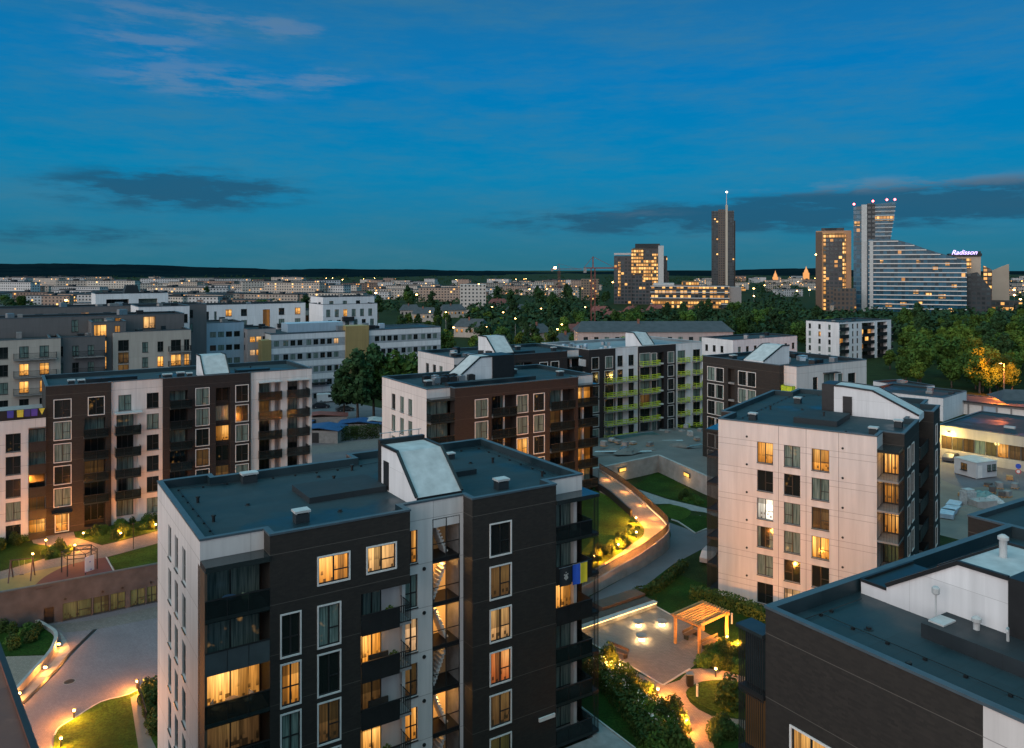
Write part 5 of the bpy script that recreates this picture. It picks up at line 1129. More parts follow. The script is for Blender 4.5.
# far street lamps: points of light with a pole each
lamp_head = MB().lathe([(.35, -.5), (.9, -.15), (.9, .2), (.3, .5)], 8).mesh('lamp_head', M['lampfar']); pole_me = MB().tube((0, 0, 0), (0, 0, 8), .14, .08, 6).mesh('pole', M['steel'])
def far_lamp(px, Y, z=8.4, s=1.):
    r = thing('street_lamp', 'distant glowing orange street lamp in the town', 'street lamp', ((px-CX)*Y/F, Y, 0), 0, 'distant street lamps'); put('pole', pole_me, r); h = put('lamp_head', lamp_head, r, (0, 0, z)); h.scale = (s, s, s)
for i in range(105):
    z_ = fr.random(); px = fr.uniform(0, 420) if z_ < .5 else fr.uniform(400, 620) if z_ < .72 else fr.choice([fr.uniform(735, 815), fr.uniform(1000, 1030)]) ; far_lamp(px, fr.uniform(650, 2300), s=fr.uniform(.7, 1.5))

for i in range(16): far_lamp(fr.uniform(395, 640), fr.uniform(300, 520), 10.8, .42)

# ------------------------------------------------------------------ trees
tr = random.Random(3)
def crown_mesh(name, rx, rz, zc, nclump, nleaf, leaf, mat, seed, cone=0.):
    r = random.Random(seed); b = MB()
    for c in range(nclump):
        while True:
            p = Vector((r.uniform(-1, 1), r.uniform(-1, 1), r.uniform(-1, 1)))
            if .25 < p.length < 1: break
        k = 1-cone*(p.z*.5+.5); cp = Vector((p.x*rx*.8*k, p.y*rx*.8*k, zc+p.z*rz*.82)); cr = r.uniform(.24, .48)*rx*(.7+.3*k)
        for i in range(nleaf//nclump):
            d = Vector((r.gauss(0, 1), r.gauss(0, 1), r.gauss(0, 1))).normalized(); q = cp+d*cr*r.uniform(.55, 1.08)*Vector((1, 1, .8)).length/1.62
            nrm = (d+Vector((r.gauss(0, .6), r.gauss(0, .6), r.gauss(0, .6)))).normalized(); u = nrm.orthogonal().normalized(); w = nrm.cross(u); a = r.uniform(0, 6.28); u, w = u*math.cos(a)+w*math.sin(a), w*math.cos(a)-u*math.sin(a)
            s = leaf*r.uniform(.6, 1.25); b.quad(q-u*s-w*s*.45, q+u*s*.2-w*s*.7, q+u*s+w*s*.45, q-u*s*.2+w*s*.7)
    return b.mesh(name, mat)
def trunk_mesh(h, r0, rx, seed):
    r = random.Random(seed); b = MB(); top = Vector((r.uniform(-.2, .2), r.uniform(-.2, .2), h)); b.tube((0, 0, -.1), top, r0, r0*.5, 8)
    for i in range(5): a = 6.28*i/5+r.uniform(-.4, .4); z = h*r.uniform(.55, .95); b.tube((top.x*z/h, top.y*z/h, z), (math.cos(a)*rx*.6, math.sin(a)*rx*.6, z+rx*.7), r0*.4, r0*.1, 5)
    return b.mesh('trunk', M['bark'])
PROT = []
for i, (rx, rz, zc, mat, cone, leaf) in enumerate([(4.2, 4.0, 7.4, 'leaf1', 0, .42), (3.6, 4.6, 7.6, 'leaf2', .2, .40), (4.8, 3.8, 6.8, 'leaf1', .1, .45), (3.3, 3.6, 5.8, 'leaf2', 0, .36), (3.4, 5.4, 8.2, 'leaf3', .35, .42), (2.7, 5.0, 6.6, 'leaf3', .8, .36)]):
    PROT.append((crown_mesh('crown', rx, rz, zc, 24, 3000, leaf, M[mat], 40+i, cone), trunk_mesh(zc*.85, .28, rx, i)))
NAMES = ['broadleaf_tree', 'broadleaf_tree', 'broadleaf_tree', 'broadleaf_tree', 'broadleaf_tree', 'conifer_tree']
TREES = []
def tree(x, y, k, s, label, group=None, z=0., sz=None):
    r = thing(NAMES[k], label, 'tree', (x, y, z), tr.uniform(0, 6.28), group); r.scale = (s, s, sz or s*tr.uniform(.9, 1.12)); put('trunk', PROT[k][1], r); put('crown', PROT[k][0], r); TREES.append((x, y)); return r
FOOT = []
for o_ in [q for q in bpy.data.objects if q.parent is None and q.get('category') in ('apartment block', 'office building', 'building', 'house', 'garage')]:
    lo = [1e9, 1e9]; hi = [-1e9, -1e9]; c, s_ = math.cos(o_.rotation_euler.z), math.sin(o_.rotation_euler.z)
    pts = [v for ch in o_.children if ch.type == 'MESH' and ch.name.split('.')[0] in ('roof', 'body', 'wall') for v in (ch.bound_box[0], ch.bound_box[6])]
    if not pts: continue
    FOOT.append((o_.location.x, o_.location.y, c, s_, min(p[0] for p in pts)-2.5, max(p[0] for p in pts)+2.5, min(p[1] for p in pts)-2.5, max(p[1] for p in pts)+2.5))
def free(x, y):
    for (ox, oy, c, s_, x0, x1, y0, y1) in FOOT:
        dx, dy = x-ox, y-oy; a, b_ = dx*c+dy*s_, -dx*s_+dy*c
        if x0 < a < x1 and y0 < b_ < y1: return False
    return True
def scatter(n, pxr, Yr, smin, smax, kinds, label, group, gap=4.5, ok=None, bias=1.):
    got = t_ = 0
    while got < n and t_ < n*60:
        t_ += 1; Y = Yr[0]+(Yr[1]-Yr[0])*tr.random()**bias; px = tr.uniform(*pxr); x = (px-CX)*Y/F
        if not free(x, Y) or (ok and not ok(px, Y)) or any((x-a)**2+(Y-b_)**2 < gap*gap for a, b_ in TREES): continue
        tree(x, Y, tr.choice(kinds), tr.uniform(smin, smax), label, group); got += 1
def park(px, Y):  # right: behind the garages and the low buildings, clear of the pale balcony block
    yb = HZ+36*F/Y
    if px < 902 and 288 < Y < 345: return False
    return Y > (234 if px < 945 else 226)
scatter(132, (885, 1075), (205, 470), .6, 1.3, [0, 1, 2, 3, 4, 3, 2, 1], 'leafy green tree in the dense park on the right', 'trees in the park on the right', 4.3, park, 1.3)
scatter(70, (395, 640), (235, 560), .7, 1.15, [0, 1, 2, 3, 4, 4, 5], 'dark tree between the houses in the middle distance', 'trees in the middle distance', 5.5, None, 1.2)
scatter(40, (620, 830), (330, 580), .8, 1.3, [0, 2, 4, 4, 5], 'dark tree in front of the skyline towers', 'trees below the skyline towers', 7)
scatter(26, (-10, 395), (330, 900), .8, 1.3, [0, 2, 4, 4], 'dark tree between the far blocks on the left', 'trees between the far blocks on the left', 7)
scatter(18, (395, 610), (560, 900), .9, 1.4, [0, 2, 4, 4], 'far dark tree beyond the small houses', 'far trees beyond the small houses', 8)
for px_, Y_, k_, s_ in ((990, 228, 0, .75), (998, 231, 3, .8), (1012, 229, 1, .8), (983, 232, 2, .8)): tree((px_-CX)*Y_/F, Y_, k_, s_, 'leafy tree beside the orange street lamp at the edge of the park', 'trees beside the orange park lamp')
for px, py, k, s, lb in ((358, 426, 4, 1.25, 'large leafy tree left of the brown brick block'), (344, 420, 4, 1.0, 'leafy tree at the end of the white office front, left of the large one'), (388, 420, 0, 1.5, 'pale green tree below the office windows'), (404, 418, 2, 1.5, 'bushy tree between the office and the block with a pale end'), (374, 422, 4, 1.25, 'leafy tree close behind the large one by the office')):
    x, y = P(px, py); tree(x, y, k, s, lb)
# far woodland that reads as one mass
def woods():
    b = MB(); r = random.Random(8)
    for i in range(2100):
        Y = 620*(5.2**r.random()) if i < 1200 else r.uniform(390, 640); px = r.uniform(-40, 1064) if i < 1200 else r.uniform(470, 1064); x = (px-CX)*Y/F
        if 540 < Y < 1300 and (605 < px < 745 or 800 < px < 1020): Y = r.uniform(400, 560) if r.random() < .5 else 1500+r.random()*1200; x = (px-CX)*Y/F
        if not free(x, Y): continue
        rx = r.uniform(3.5, 7)
        for k in range(30):
            d = Vector((r.gauss(0, 1), r.gauss(0, 1), abs(r.gauss(0, 1)))).normalized(); q = Vector((x, Y, 3.))+Vector((d.x*rx, d.y*rx, d.z*rx*.95)); n_ = (d+Vector((r.gauss(0, .5), r.gauss(0, .5), r.gauss(0, .5)))).normalized(); u = n_.orthogonal().normalized(); w = n_.cross(u); s = r.uniform(.7, 1.7)
            b.quad(q-u*s, q-w*s*.8, q+u*s, q+w*s*.8)
    tag(b.build('woodland', M['leaf3']), 'dark far woodland between the districts below the hills', 'woodland', None, 'stuff')
woods()

# ------------------------------------------------------------------ left: sunken drive, garage wall, playground terrace
def abp(px, py, z=0.): return MAIN.loc(P(px, py, z))
B = Bld('retaining_wall', 'long brown retaining wall with garage windows below the playground', 'wall', MAIN.W(0, WB), AN)
M['wallgrey'] = plain('grey_brown_concrete', (.085, .076, .074), .85, 0, .3, .6)
B.wall((-90, 0), (20, 0), ZD, .3, 'wallgrey', [(90-4.05, -4.15, 2.95, 1.95, 'plain', 'green'), (90-.95, -4.15, 1.65, 1.95, 'plain', 'green'), (90+.83, -4.15, 1.6, 1.95, 'plain', 'green'), (90+2.95, -4.15, 1.62, 1.95, 'plain', 'green'), (90+4.75, -4.15, 1.1, 1.95, 'plain', 'green'), (90+8, -4.15, 2.5, 1.95, 'plain', 'green'), (90-5.9, -4.18, 1.0, 1.85, ('recess', .3), None)])
MB().box(-90, -.06, .3, 20, .35, .42).build('coping', M['cap'], B.root); MB().box(-90, .3, .0, 20, .345, .3).build('inner_face', M['slab'], B.root)
MB().box(-5.86, .2, -4.18, -4.94, .29, -2.36).build('garage_door', M['metal'], B.root)
for x in (-3.8, -.0, 2.1, 5.2): MB().tube((0, 0, 0), (0, -.06, 0), .14, n=12).build('vent_cap', M['frame'], B.root, (x, 0, -1.7))
B.done()
M['brownwall'] = M['slab']
K = 5.344; O2 = (0, 500)
g2 = lambda l, z=0.: pix(l, z, K, O2)
sheet('path', smooth_loop(g2([(-120, 400), (0, 382), (200, 325), (400, 268), (540, 243), (700, 205), (900, 150), (1100, 100), (1100, 190), (840, 235), (560, 308), (370, 345), (200, 378), (0, 430), (-120, 460)]), 3), .012, 'paving')
sheet('forecourt', g2([(165, 205), (390, 158), (402, 200), (545, 243), (400, 270), (330, 285), (262, 245), (180, 235)]), .020, 'sand')
sheet('lawn', g2([(-160, 240), (0, 225), (175, 232), (262, 248), (205, 320), (0, 378), (-160, 410)]), .03, 'lawnd')
sheet('lawn', g2([(392, 160), (640, 118), (1000, 40), (1000, 120), (835, 165), (700, 200), (545, 240), (405, 198)]), .03, 'lawn')
sheet('lawn', g2([(235, 285), (290, 250), (345, 270), (395, 262), (370, 300), (240, 325)]), .032, 'lawn')
sheet('playground_surface', g2([(-200, 445), (0, 425), (200, 378), (372, 345), (268, 395), (205, 440), (188, 478), (0, 507), (-200, 535)]), .024, 'yellow')
sheet('playground_surface', smooth_loop(g2([(188, 479), (198, 445), (262, 397), (372, 347), (562, 308), (590, 345), (614, 382), (400, 434)]), 3), .028, 'red')
sheet('lawn', g2([(578, 310), (815, 240), (1000, 190), (1000, 310), (840, 343), (622, 387)]), .034, 'lawn')
b = MB(); a, c = g2([(568, 308)])[0], g2([(612, 388)])[0]; b.prism([(a[0]-.08, a[1]), (a[0]+.08, a[1]), (c[0]+.08, c[1]), (c[0]-.08, c[1])], 0, .1); tag(b.build('kerb', M['kerb']), kind='structure')
# bollard lamps
BOLLARD = 17.0
bp = [MB().lathe([(.07, 0), (.07, .62), (.05, .64)], 10).mesh('post', M['metal']), MB().lathe([(.08, .64), (.10, .66), (.10, .80), (.08, .82)], 12).mesh('lamp_head', M['lamp']), MB().lathe([(.13, .82), (.13, .86), (.02, .89)], 12).mesh('lamp_cap', M['metal'])]
def bollard(px, py, z, label, e=26., group=None, c=(1., .31, .035), loc=None, lit=True):
    x, y = loc or P(px, py, z); r = thing('bollard_lamp', label, 'bollard lamp', (x, y, z), 0, group)
    for m_, nm in zip(bp, ('post', 'lamp_head', 'lamp_cap')): o = put(nm, m_, r)
    if lit: point('bollard_light', (0, -.25, 1.0), c, e*BOLLARD, .1, r)
    return r
for (x, y), lb in zip([(245, 243), (175, 318), (400, 270), (445, 205), (645, 205), (832, 158)], ['lit bollard in the planting left of the entrance forecourt', 'lit bollard nearest the swing', 'lit bollard behind the climbing frame', 'lit bollard at the right edge of the entrance forecourt', 'lit bollard in the bed beside the thin lamp post', 'lit bollard at the right end of the planted bed']): bollard(O2[0]+x/K, O2[1]+y/K, 0, lb, 42.)
# thin pole
x, y = P(O2[0]+713/K, O2[1]+262/K); r = thing('lamp_post', 'thin dark post beside the path above the garage windows', 'post', (x, y, 0)); MB().tube((0, 0, 0), (0, 0, 3.2), .05, .04).build('pole', M['metal'], r); MB().lathe([(.05, 3.2), (.16, 3.22), (.16, 3.3), (.03, 3.34)], 10).build('lamp_head', M['metal'], r)
# swing
(xa, ya), (xb, yb_) = P(57/K, 500+430/K), P(175/K, 500+418/K); r = thing('swing', 'red metal swing frame with one hanging seat on the yellow playground', 'swing', (xa, ya, 0), math.atan2(yb_-ya, xb-xa)); w = math.hypot(xb-xa, yb_-ya)
M['redmetal'] = plain('dark_red_steel', (.075, .022, .020), .5)
for xx in (0, w):
    for s_ in (-1, 1): MB().tube((xx+(s_*.0), s_*.95, 0), (xx, 0, 2.3), .07).build('leg', M['redmetal'], r)
MB().tube((-.1, 0, 2.32), (w+.1, 0, 2.32), .06).build('crossbar', M['redmetal'], r)
q = MB().box(w*.5-.22, -.1, .55, w*.5+.22, .1, .6); q.build('seat', M['metal'], r); q = MB(); [q.tube((w*.5+s_*.2, 0, .6), (w*.5+s_*.3, 0, 2.3), .015, n=5) for s_ in (-1, 1)]; q.build('chain', M['steel'], r)
# climbing frame with a panel
x, y = P(425/K, 500+378/K); r = thing('climbing_frame', 'six sided climbing frame with a white patterned panel on the red playground', 'climbing frame', (x, y, 0), .3)
for i in range(6): a = 1.047*i; MB().tube((1.9*math.cos(a), 1.9*math.sin(a), 0), (1.9*math.cos(a), 1.9*math.sin(a), 2.5), .06).build('post', M['metal'], r)
for z_ in (2.45, 2.0):
    q = MB(); [q.tube((1.9*math.cos(1.047*i), 1.9*math.sin(1.047*i), z_), (1.9*math.cos(1.047*(i+1)), 1.9*math.sin(1.047*(i+1)), z_), .045) for i in range(6)]; q.build('rail', M['metal'], r)
q = MB(); [q.tube((0, 0, 2.45), (1.9*math.cos(1.047*i), 1.9*math.sin(1.047*i), 2.45), .03, n=5) for i in range(6)]; q.build('roof_net', M['metal'], r)
t = NT('play_panel'); v = t.n('ShaderNodeTexVoronoi'); t.L.new(t.o, v.inputs['Vector']); v.inputs['Scale'].default_value = 2.6; t.col(t.mix(t.math('LESS_THAN', v.outputs['Distance'], .27), (.62, .64, .68), t.mix(t.white(v.outputs['Color'])[0], (.08, .12, .42), (.42, .16, .36))))
MB().box(-.55, -2.0, .35, .55, -1.93, 2.1).build('play_panel', t.m, r, rz=.75)
# shrubs
def shrub_mesh(nm, rx, rz, n, leaf, mat, seed, flower=None):
    r = random.Random(seed); b = MB()
    for i in range(n):
        d = Vector((r.gauss(0, 1), r.gauss(0, 1), abs(r.gauss(0, .9)))).normalized(); k = r.uniform(.45, 1.05); q = Vector((d.x*rx*k, d.y*rx*k, d.z*rz*k+.05)); nn = (d+Vector((r.gauss(0, .7), r.gauss(0, .7), r.gauss(0, .7)))).normalized(); u = nn.orthogonal().normalized(); w = nn.cross(u); s = leaf*r.uniform(.6, 1.3)
        b.quad(q-u*s-w*s*.4, q+u*s*.2-w*s*.6, q+u*s+w*s*.4, q-u*s*.2+w*s*.6, 1 if (flower and r.random() < .10 and d.z > .15) else 0)
    return b.mesh(nm, [M[mat], M[flower]] if flower else [M[mat]])
M['petal'] = plain('white_petal', (.72, .70, .66), .7)
SH = [shrub_mesh('foliage', .8, 1.0, 700, .10, 'leaf2', 1), shrub_mesh('foliage', .9, .8, 700, .10, 'leaf1', 2), shrub_mesh('foliage', .7, 1.4, 800, .10, 'leafhedge', 3), shrub_mesh('foliage', .9, 1.2, 800, .11, 'leaf1', 4, 'petal')]
def shrub(x, y, k, s, label, group, z=0.):
    r = put('shrub', SH[k], None, (x, y, z), tr.uniform(0, 6.28)); r.scale = (s, s, s*tr.uniform(.85, 1.2)); tag(r, label, 'shrub', group)
def inpoly(p, poly):
    c = False
    for i in range(len(poly)):
        a, b_ = poly[i], poly[i-1]
        if (a[1] > p[1]) != (b_[1] > p[1]) and p[0] < (b_[0]-a[0])*(p[1]-a[1])/(b_[1]-a[1])+a[0]: c = not c
    return c
def fill(poly, n, kinds, smin, smax, label, group, z=0.):
    xs = [p[0] for p in poly]; ys = [p[1] for p in poly]; g = t_ = 0
    while g < n and t_ < n*50:
        t_ += 1; p = (tr.uniform(min(xs), max(xs)), tr.uniform(min(ys), max(ys)))
        if inpoly(p, poly): shrub(*p, tr.choice(kinds), tr.uniform(smin, smax), label, group, z); g += 1
fill(g2([(235, 285), (290, 250), (345, 270), (395, 262), (370, 300), (240, 325)]), 8, [0, 2], .6, 1.1, 'leafy shrub in the round bed on the entrance forecourt', 'shrubs on the entrance forecourt')
fill(g2([(460, 180), (640, 140), (830, 100), (830, 150), (700, 190), (545, 230)]), 26, [0, 1, 2], .6, 1.1, 'shrub in the planted bed along the foot of the long left block', 'shrubs along the long left block')
fill(g2([(-60, 240), (150, 205), (175, 232), (60, 250), (-60, 290)]), 14, [1, 2], .7, 1.3, 'dark shrub beside the wall of the low white wing', 'shrubs beside the low white wing')
# the drive's left bed with a curved lit kerb wall
K3 = 5.056; O3 = (0, 600); g3 = lambda l, z=ZD: pix(l, z, K3, O3)
def strip_wall(name, pts, z0, z1, w, mat, label=None, cat=None, kind=None, closed=False):
    b = MB(); n = len(pts); L = []; Rr = []
    for i in range(n):
        a = Vector(pts[max(i-1, 0)][:2]); c = Vector(pts[min(i+1, n-1)][:2]); d = (c-a).normalized(); nn = Vector((-d.y, d.x)); p = Vector(pts[i][:2]); L.append(p+nn*w/2); Rr.append(p-nn*w/2)
    za = [z0 if not callable(z0) else z0(i) for i in range(n)]; zb = [z1 if not callable(z1) else z1(i) for i in range(n)]
    for i in range(n-1):
        l0, l1, r0, r1 = L[i], L[i+1], Rr[i], Rr[i+1]
        b.quad((*r0, za[i]), (*r1, za[i+1]), (*r1, zb[i+1]), (*r0, zb[i])); b.quad((*l1, za[i+1]), (*l0, za[i]), (*l0, zb[i]), (*l1, zb[i+1])); b.quad((*r0, zb[i]), (*r1, zb[i+1]), (*l1, zb[i+1]), (*l0, zb[i]))
    for i, s_ in ((0, 1), (n-1, -1)): q = [(*L[i], za[i]), (*Rr[i], za[i]), (*Rr[i], zb[i]), (*L[i], zb[i])]; b.poly(q if s_ > 0 else q[::-1])
    o = b.build(name, M[mat]); tag(o, label, cat, None, kind); return o
def open_curve(pts, n=5):
    out = []; k = len(pts)
    for i in range(k-1):
        p0, p1, p2, p3 = pts[max(i-1, 0)], pts[i], pts[i+1], pts[min(i+2, k-1)]; m = len(p1)
        for q in range(n): t = q/n; out.append(tuple(.5*((2*p1[c])+(-p0[c]+p2[c])*t+(2*p0[c]-5*p1[c]+4*p2[c]-p3[c])*t*t+(-p0[c]+3*p1[c]-3*p2[c]+p3[c])*t**3) for c in range(m)))
    out.append(pts[-1]); return out
P3 = lambda x, y, z=ZD: P(O3[0]+x/K3, O3[1]+y/K3, z)
ck = open_curve([P3(x, y) for x, y in ((172, 125), (255, 172), (283, 205), (270, 260), (238, 310), (170, 385), (95, 470), (40, 540))])
strip_wall('kerb_wall', ck, ZD, ZD+.75, .35, 'conc', 'curved pale kerb wall round the planted bed at the garage drive', 'wall')
sheet('lawn', g3([(-300, 60), (172, 122), (255, 170), (280, 205), (268, 255), (235, 292), (40, 300), (-300, 330)]), ZD+.35, 'lawnd', thick=.34)
sheet('path', g3([(-300, 330), (40, 300), (235, 294), (170, 378), (95, 462), (-20, 560), (-300, 560)]), ZD+.30, 'sand', thick=.28)
sheet('kerb_strip', smooth_loop(g3([(300, 165), (325, 190), (355, 270), (280, 365), (115, 520), (60, 600), (30, 570), (110, 480), (200, 385), (290, 280), (310, 205)]), 3), ZD+.05, 'slab')
b = MB(); a, c = P3(480, 150), P3(355, 272); strip_wall('drain', [a, c, P3(280, 362), P3(115, 525)], ZD+.0, ZD+.055, .35, 'metal', kind='structure')
sheet('forecourt', g3([(250, 128), (480, 100), (800, 30), (1000, -20), (1000, 50), (800, 90), (480, 150), (330, 165), (300, 150)]), ZD+.008, 'paving')
r = thing('manhole_cover', 'round dark manhole cover in the setts of the drive', 'manhole cover', (*P3(350, 413), ZD)); MB().lathe([(.48, 0), (.48, .025), (.40, .028)], 20).build('cover', M['metal'], r); MB().lathe([(.56, 0), (.56, .018), (.5, .019)], 20).build('rim', M['slab'], r)
def steplight(px, py, label, e=40.):
    x, y = P3(px, py, ZD+.5); r = thing('step_light', label, 'lamp', (x, y, ZD+.45)); MB().box(-.2, -.1, -.1, .2, .02, .12).build('lamp_housing', M['metal'], r); MB().box(-.16, -.13, -.07, .16, -.101, .09).build('lamp_lens', M['lamp'], r); point('step_light_glow', (.25, -.5, .25), (1., .33, .05), e*7, .12, r)
steplight(300, 218, 'bright step light on the curve of the kerb wall', 60); steplight(232, 335, 'bright step light midway along the kerb wall', 60); steplight(100, 465, 'step light where the kerb wall meets the lower left roof edge', 50)
lw = [(270, 748), (275, 690), (300, 650), (372, 605), (510, 520), (650, 482), (790, 405), (900, 330), (1100, 500), (1000, 900), (500, 1000), (250, 900)]
sheet('lawn', g3(lw), ZD+.12, 'lawn', thick=.12)
strip_wall('kerb', open_curve([P3(x, y) for x, y in lw[1:8]], 3), ZD, ZD+.13, .16, 'kerb', kind='structure')
for (x, y), lb in zip([(693, 448), (374, 598), (308, 742)], ['lit bollard at the right end of the drive lawn beside the white wall', 'lit bollard on the kerb in the middle of the drive lawn', 'lit bollard at the lower end of the drive lawn']): bollard(O3[0]+x/K3, O3[1]+y/K3, ZD+.1, lb, 90.)
fill(g3([(715, 470), (800, 420), (800, 690), (745, 640)]), 16, [2], .7, 1.1, 'dark hedge shrub beside the white wall of the middle block', 'hedge beside the middle block', ZD+.1)
f0, f1 = P3(697, 470), P3(742, 640); r = thing('garden_fence', 'low dark garden fence beside the drive lawn', 'fence', (*f0, ZD+.1), math.atan2(f1[1]-f0[1], f1[0]-f0[0])); fl_ = math.hypot(f1[0]-f0[0], f1[1]-f0[1])
q = MB(); [q.box(i*.2, -.02, .1, i*.2+.04, .02, 1.1) for i in range(int(fl_/.2))]; q.build('bars', M['metal'], r); MB().box(0, -.03, 1.1, fl_, .03, 1.16).box(0, -.03, .1, fl_, .03, .15).build('rail', M['metal'], r)
sheet('gravel_strip', g3([(660, 500), (697, 480), (745, 660), (790, 760), (700, 760)]), ZD+.14, 'yard')
fill(g3([(-40, 80), (160, 140), (230, 200), (60, 280), (-40, 260)]), 14, [1, 2], .5, 1.0, 'dark low shrub in the bed inside the curved kerb wall', 'shrubs inside the curved kerb wall', ZD+.35)

# ------------------------------------------------------------------ right: square with pergola, garden paths
K4 = 4.45; O4 = (590, 580); P4 = lambda x, y, z=0.: P(O4[0]+x/K4, O4[1]+y/K4, z); g4 = lambda l, z=0.: pix(l, z, K4, O4)
sheet('lawn', g4([(-700, -60), (140, 90), (300, -60), (700, 90), (900, 160), (1500, 500), (1500, 1200), (-300, 1200), (-700, 700)]), .006, 'lawnd')
sheet('garden_path', smooth_loop(g4([(-160, 200), (15, 295), (325, 470), (445, 398), (560, 398), (690, 430), (900, 520), (900, 580), (690, 470), (620, 447), (500, 452), (432, 490), (445, 545), (540, 605), (690, 625), (900, 720), (900, 800), (690, 668), (560, 640), (545, 700), (560, 900), (410, 900), (425, 740), (430, 690), (380, 600), (250, 485), (120, 395), (15, 340), (-160, 260)]), 2), .012, 'sand')
sheet('plaza', g4([(-200, 260), (0, 215), (295, 118), (380, 165), (500, 225), (600, 285), (520, 335), (445, 397), (325, 469), (15, 286), (-200, 170)][1:]), .018, 'paving')
for i, e in enumerate(([(-160, 190), (15, 286), (325, 469)], [(325, 469), (445, 396)], [(295, 119), (380, 166)])): strip_wall('kerb', [P4(*q) for q in e], 0, .05+.004*i, .16, 'kerb', kind='structure')
isl = g4([(430, 492), (500, 453), (620, 448), (700, 475), (760, 560), (700, 612), (600, 600), (500, 560), (442, 525)]); sheet('lawn', smooth_loop(isl, 3), .05, 'lawn', thick=.05)
# planter wall with a strip light along the top left of the square
p0, p1 = P4(-60, 246), P4(297, 122); r = thing('planter_wall', 'dark planter wall with a glowing light strip along the edge of the square', 'wall', (*p0, 0), math.atan2(p1[1]-p0[1], p1[0]-p0[0])); wl_ = math.hypot(p1[0]-p0[0], p1[1]-p0[1])
MB().box(0, .0, 0, wl_, 1.6, .55).build('wall', M['slab'], r); MB().box(-.05, -.12, .55, wl_+.05, .5, .62).build('coping', M['kerb'], r); MB().box(.1, -.09, .47, wl_-.1, -.02, .53).build('light_strip', M['led'], r)
MB().box(.1, .52, .54, wl_-.1, 1.55, .66).build('soil', M['bark'], r); MB().box(wl_*.45, 1.7, 0, wl_, 3.4, .9).build('planter_box', M['bark'], r)
for i in range(5): point('strip_glow', (wl_*(.1+.2*i), -.45, .42), (1., .55, .18), 16, .1, r)
# three drum lamps
for (x, y), lb in zip(((215, 205), (320, 203), (230, 268)), ('glowing drum lamp left of the other two on the square', 'glowing drum lamp nearest the pergola', 'glowing drum lamp nearest the viewer on the square')):
    r = thing('drum_lamp', lb, 'lamp', (*P4(x, y), 0)); MB().lathe([(.28, 0), (.28, .34), (.3, .36)], 20).build('base', M['lampw'], r); MB().lathe([(.5, .36), (.55, .40), (.55, .50), (.5, .53)], 24).build('top', M['slab'], r)
    for i in range(4): a = 1.57*i+.4; point('drum_glow', (.55*math.cos(a), .55*math.sin(a), .3), (1., .62, .24), 45, .08, r)
# benches
def bench(a, c, label, back=False):
    (x, y), (x2, y2) = P4(*a), P4(*c); w = math.hypot(x2-x, y2-y); r = thing('bench', label, 'bench', (x, y, .018), math.atan2(y2-y, x2-x))
    q = MB(); [q.box(0, -.25+i*.13, .42, w, -.25+i*.13+.11, .47) for i in range(4)]; q.build('seat', M['bark'], r)
    for xx in (.15, w-.25): MB().box(xx, -.24, 0, xx+.1, .24, .42).build('leg', M['metal'], r)
    q = MB(); [q.box(0, .27, .55+i*.14, w, .31, .55+i*.14+.11) for i in range(2)]; q.box(.15, .24, .4, .22, .27, .8).box(w-.22, .24, .4, w-.15, .27, .8); q.build('backrest', M['bark'], r)
bench((88, 318), (166, 352), 'dark bench at the left edge of the square, above the flower bed'); bench((422, 268), (472, 243), 'dark bench under the far side of the pergola'); bench((502, 312), (578, 278), 'dark bench under the near side of the pergola')
# pergola
c4 = [P4(380, 282), P4(486, 330), P4(606, 268), P4(505, 215)]; cxm = sum(p[0] for p in c4)/4; cym = sum(p[1] for p in c4)/4
ux = (c4[1][0]-c4[0][0], c4[1][1]-c4[0][1]); w1 = math.hypot(*ux); w2 = math.hypot(c4[2][0]-c4[1][0], c4[2][1]-c4[1][1]); pa = math.atan2(ux[1], ux[0])
r = thing('pergola', 'timber pergola with a slatted roof lit from below, over two benches', 'pergola', (*c4[0], .018), pa)
H_ = 2.75
for a, c in ((0, 0), (w1, 0), (w1, w2), (0, w2)): MB().box(a-.11, c-.11, 0, a+.11, c+.11, H_-.25).build('post', M['wood'], r)
MB().box(-.3, -.09, H_-.25, w1+.3, .09, H_-.02).build('beam', M['wood'], r); MB().box(-.3, w2-.09, H_-.25, w1+.3, w2+.09, H_-.02).build('beam', M['wood'], r); MB().box(-.09, .091, H_-.25, .09, w2-.091, H_-.021).build('beam', M['wood'], r); MB().box(w1-.09, .091, H_-.25, w1+.09, w2-.091, H_-.021).build('beam', M['wood'], r)
q = MB(); n = int((w1+.6)/.34); [q.box(-.3+i*.34, -.35, H_-.018, -.3+i*.34+.15, w2+.35, H_+.07) for i in range(n+1)]; q.build('slat_roof', M['wood'], r)
for a, c in ((w1*.5, w2*.25), (w1*.5, w2*.8), (w1*.15, w2*.5), (w1*.9, w2*.5)): point('pergola_light', (a, c, H_-.5), (1., .46, .09), 42, .12, r)
point('pergola_top_light', (w1*1.25, w2*.9, 1.2), (1., .52, .10), 160, .2, r)
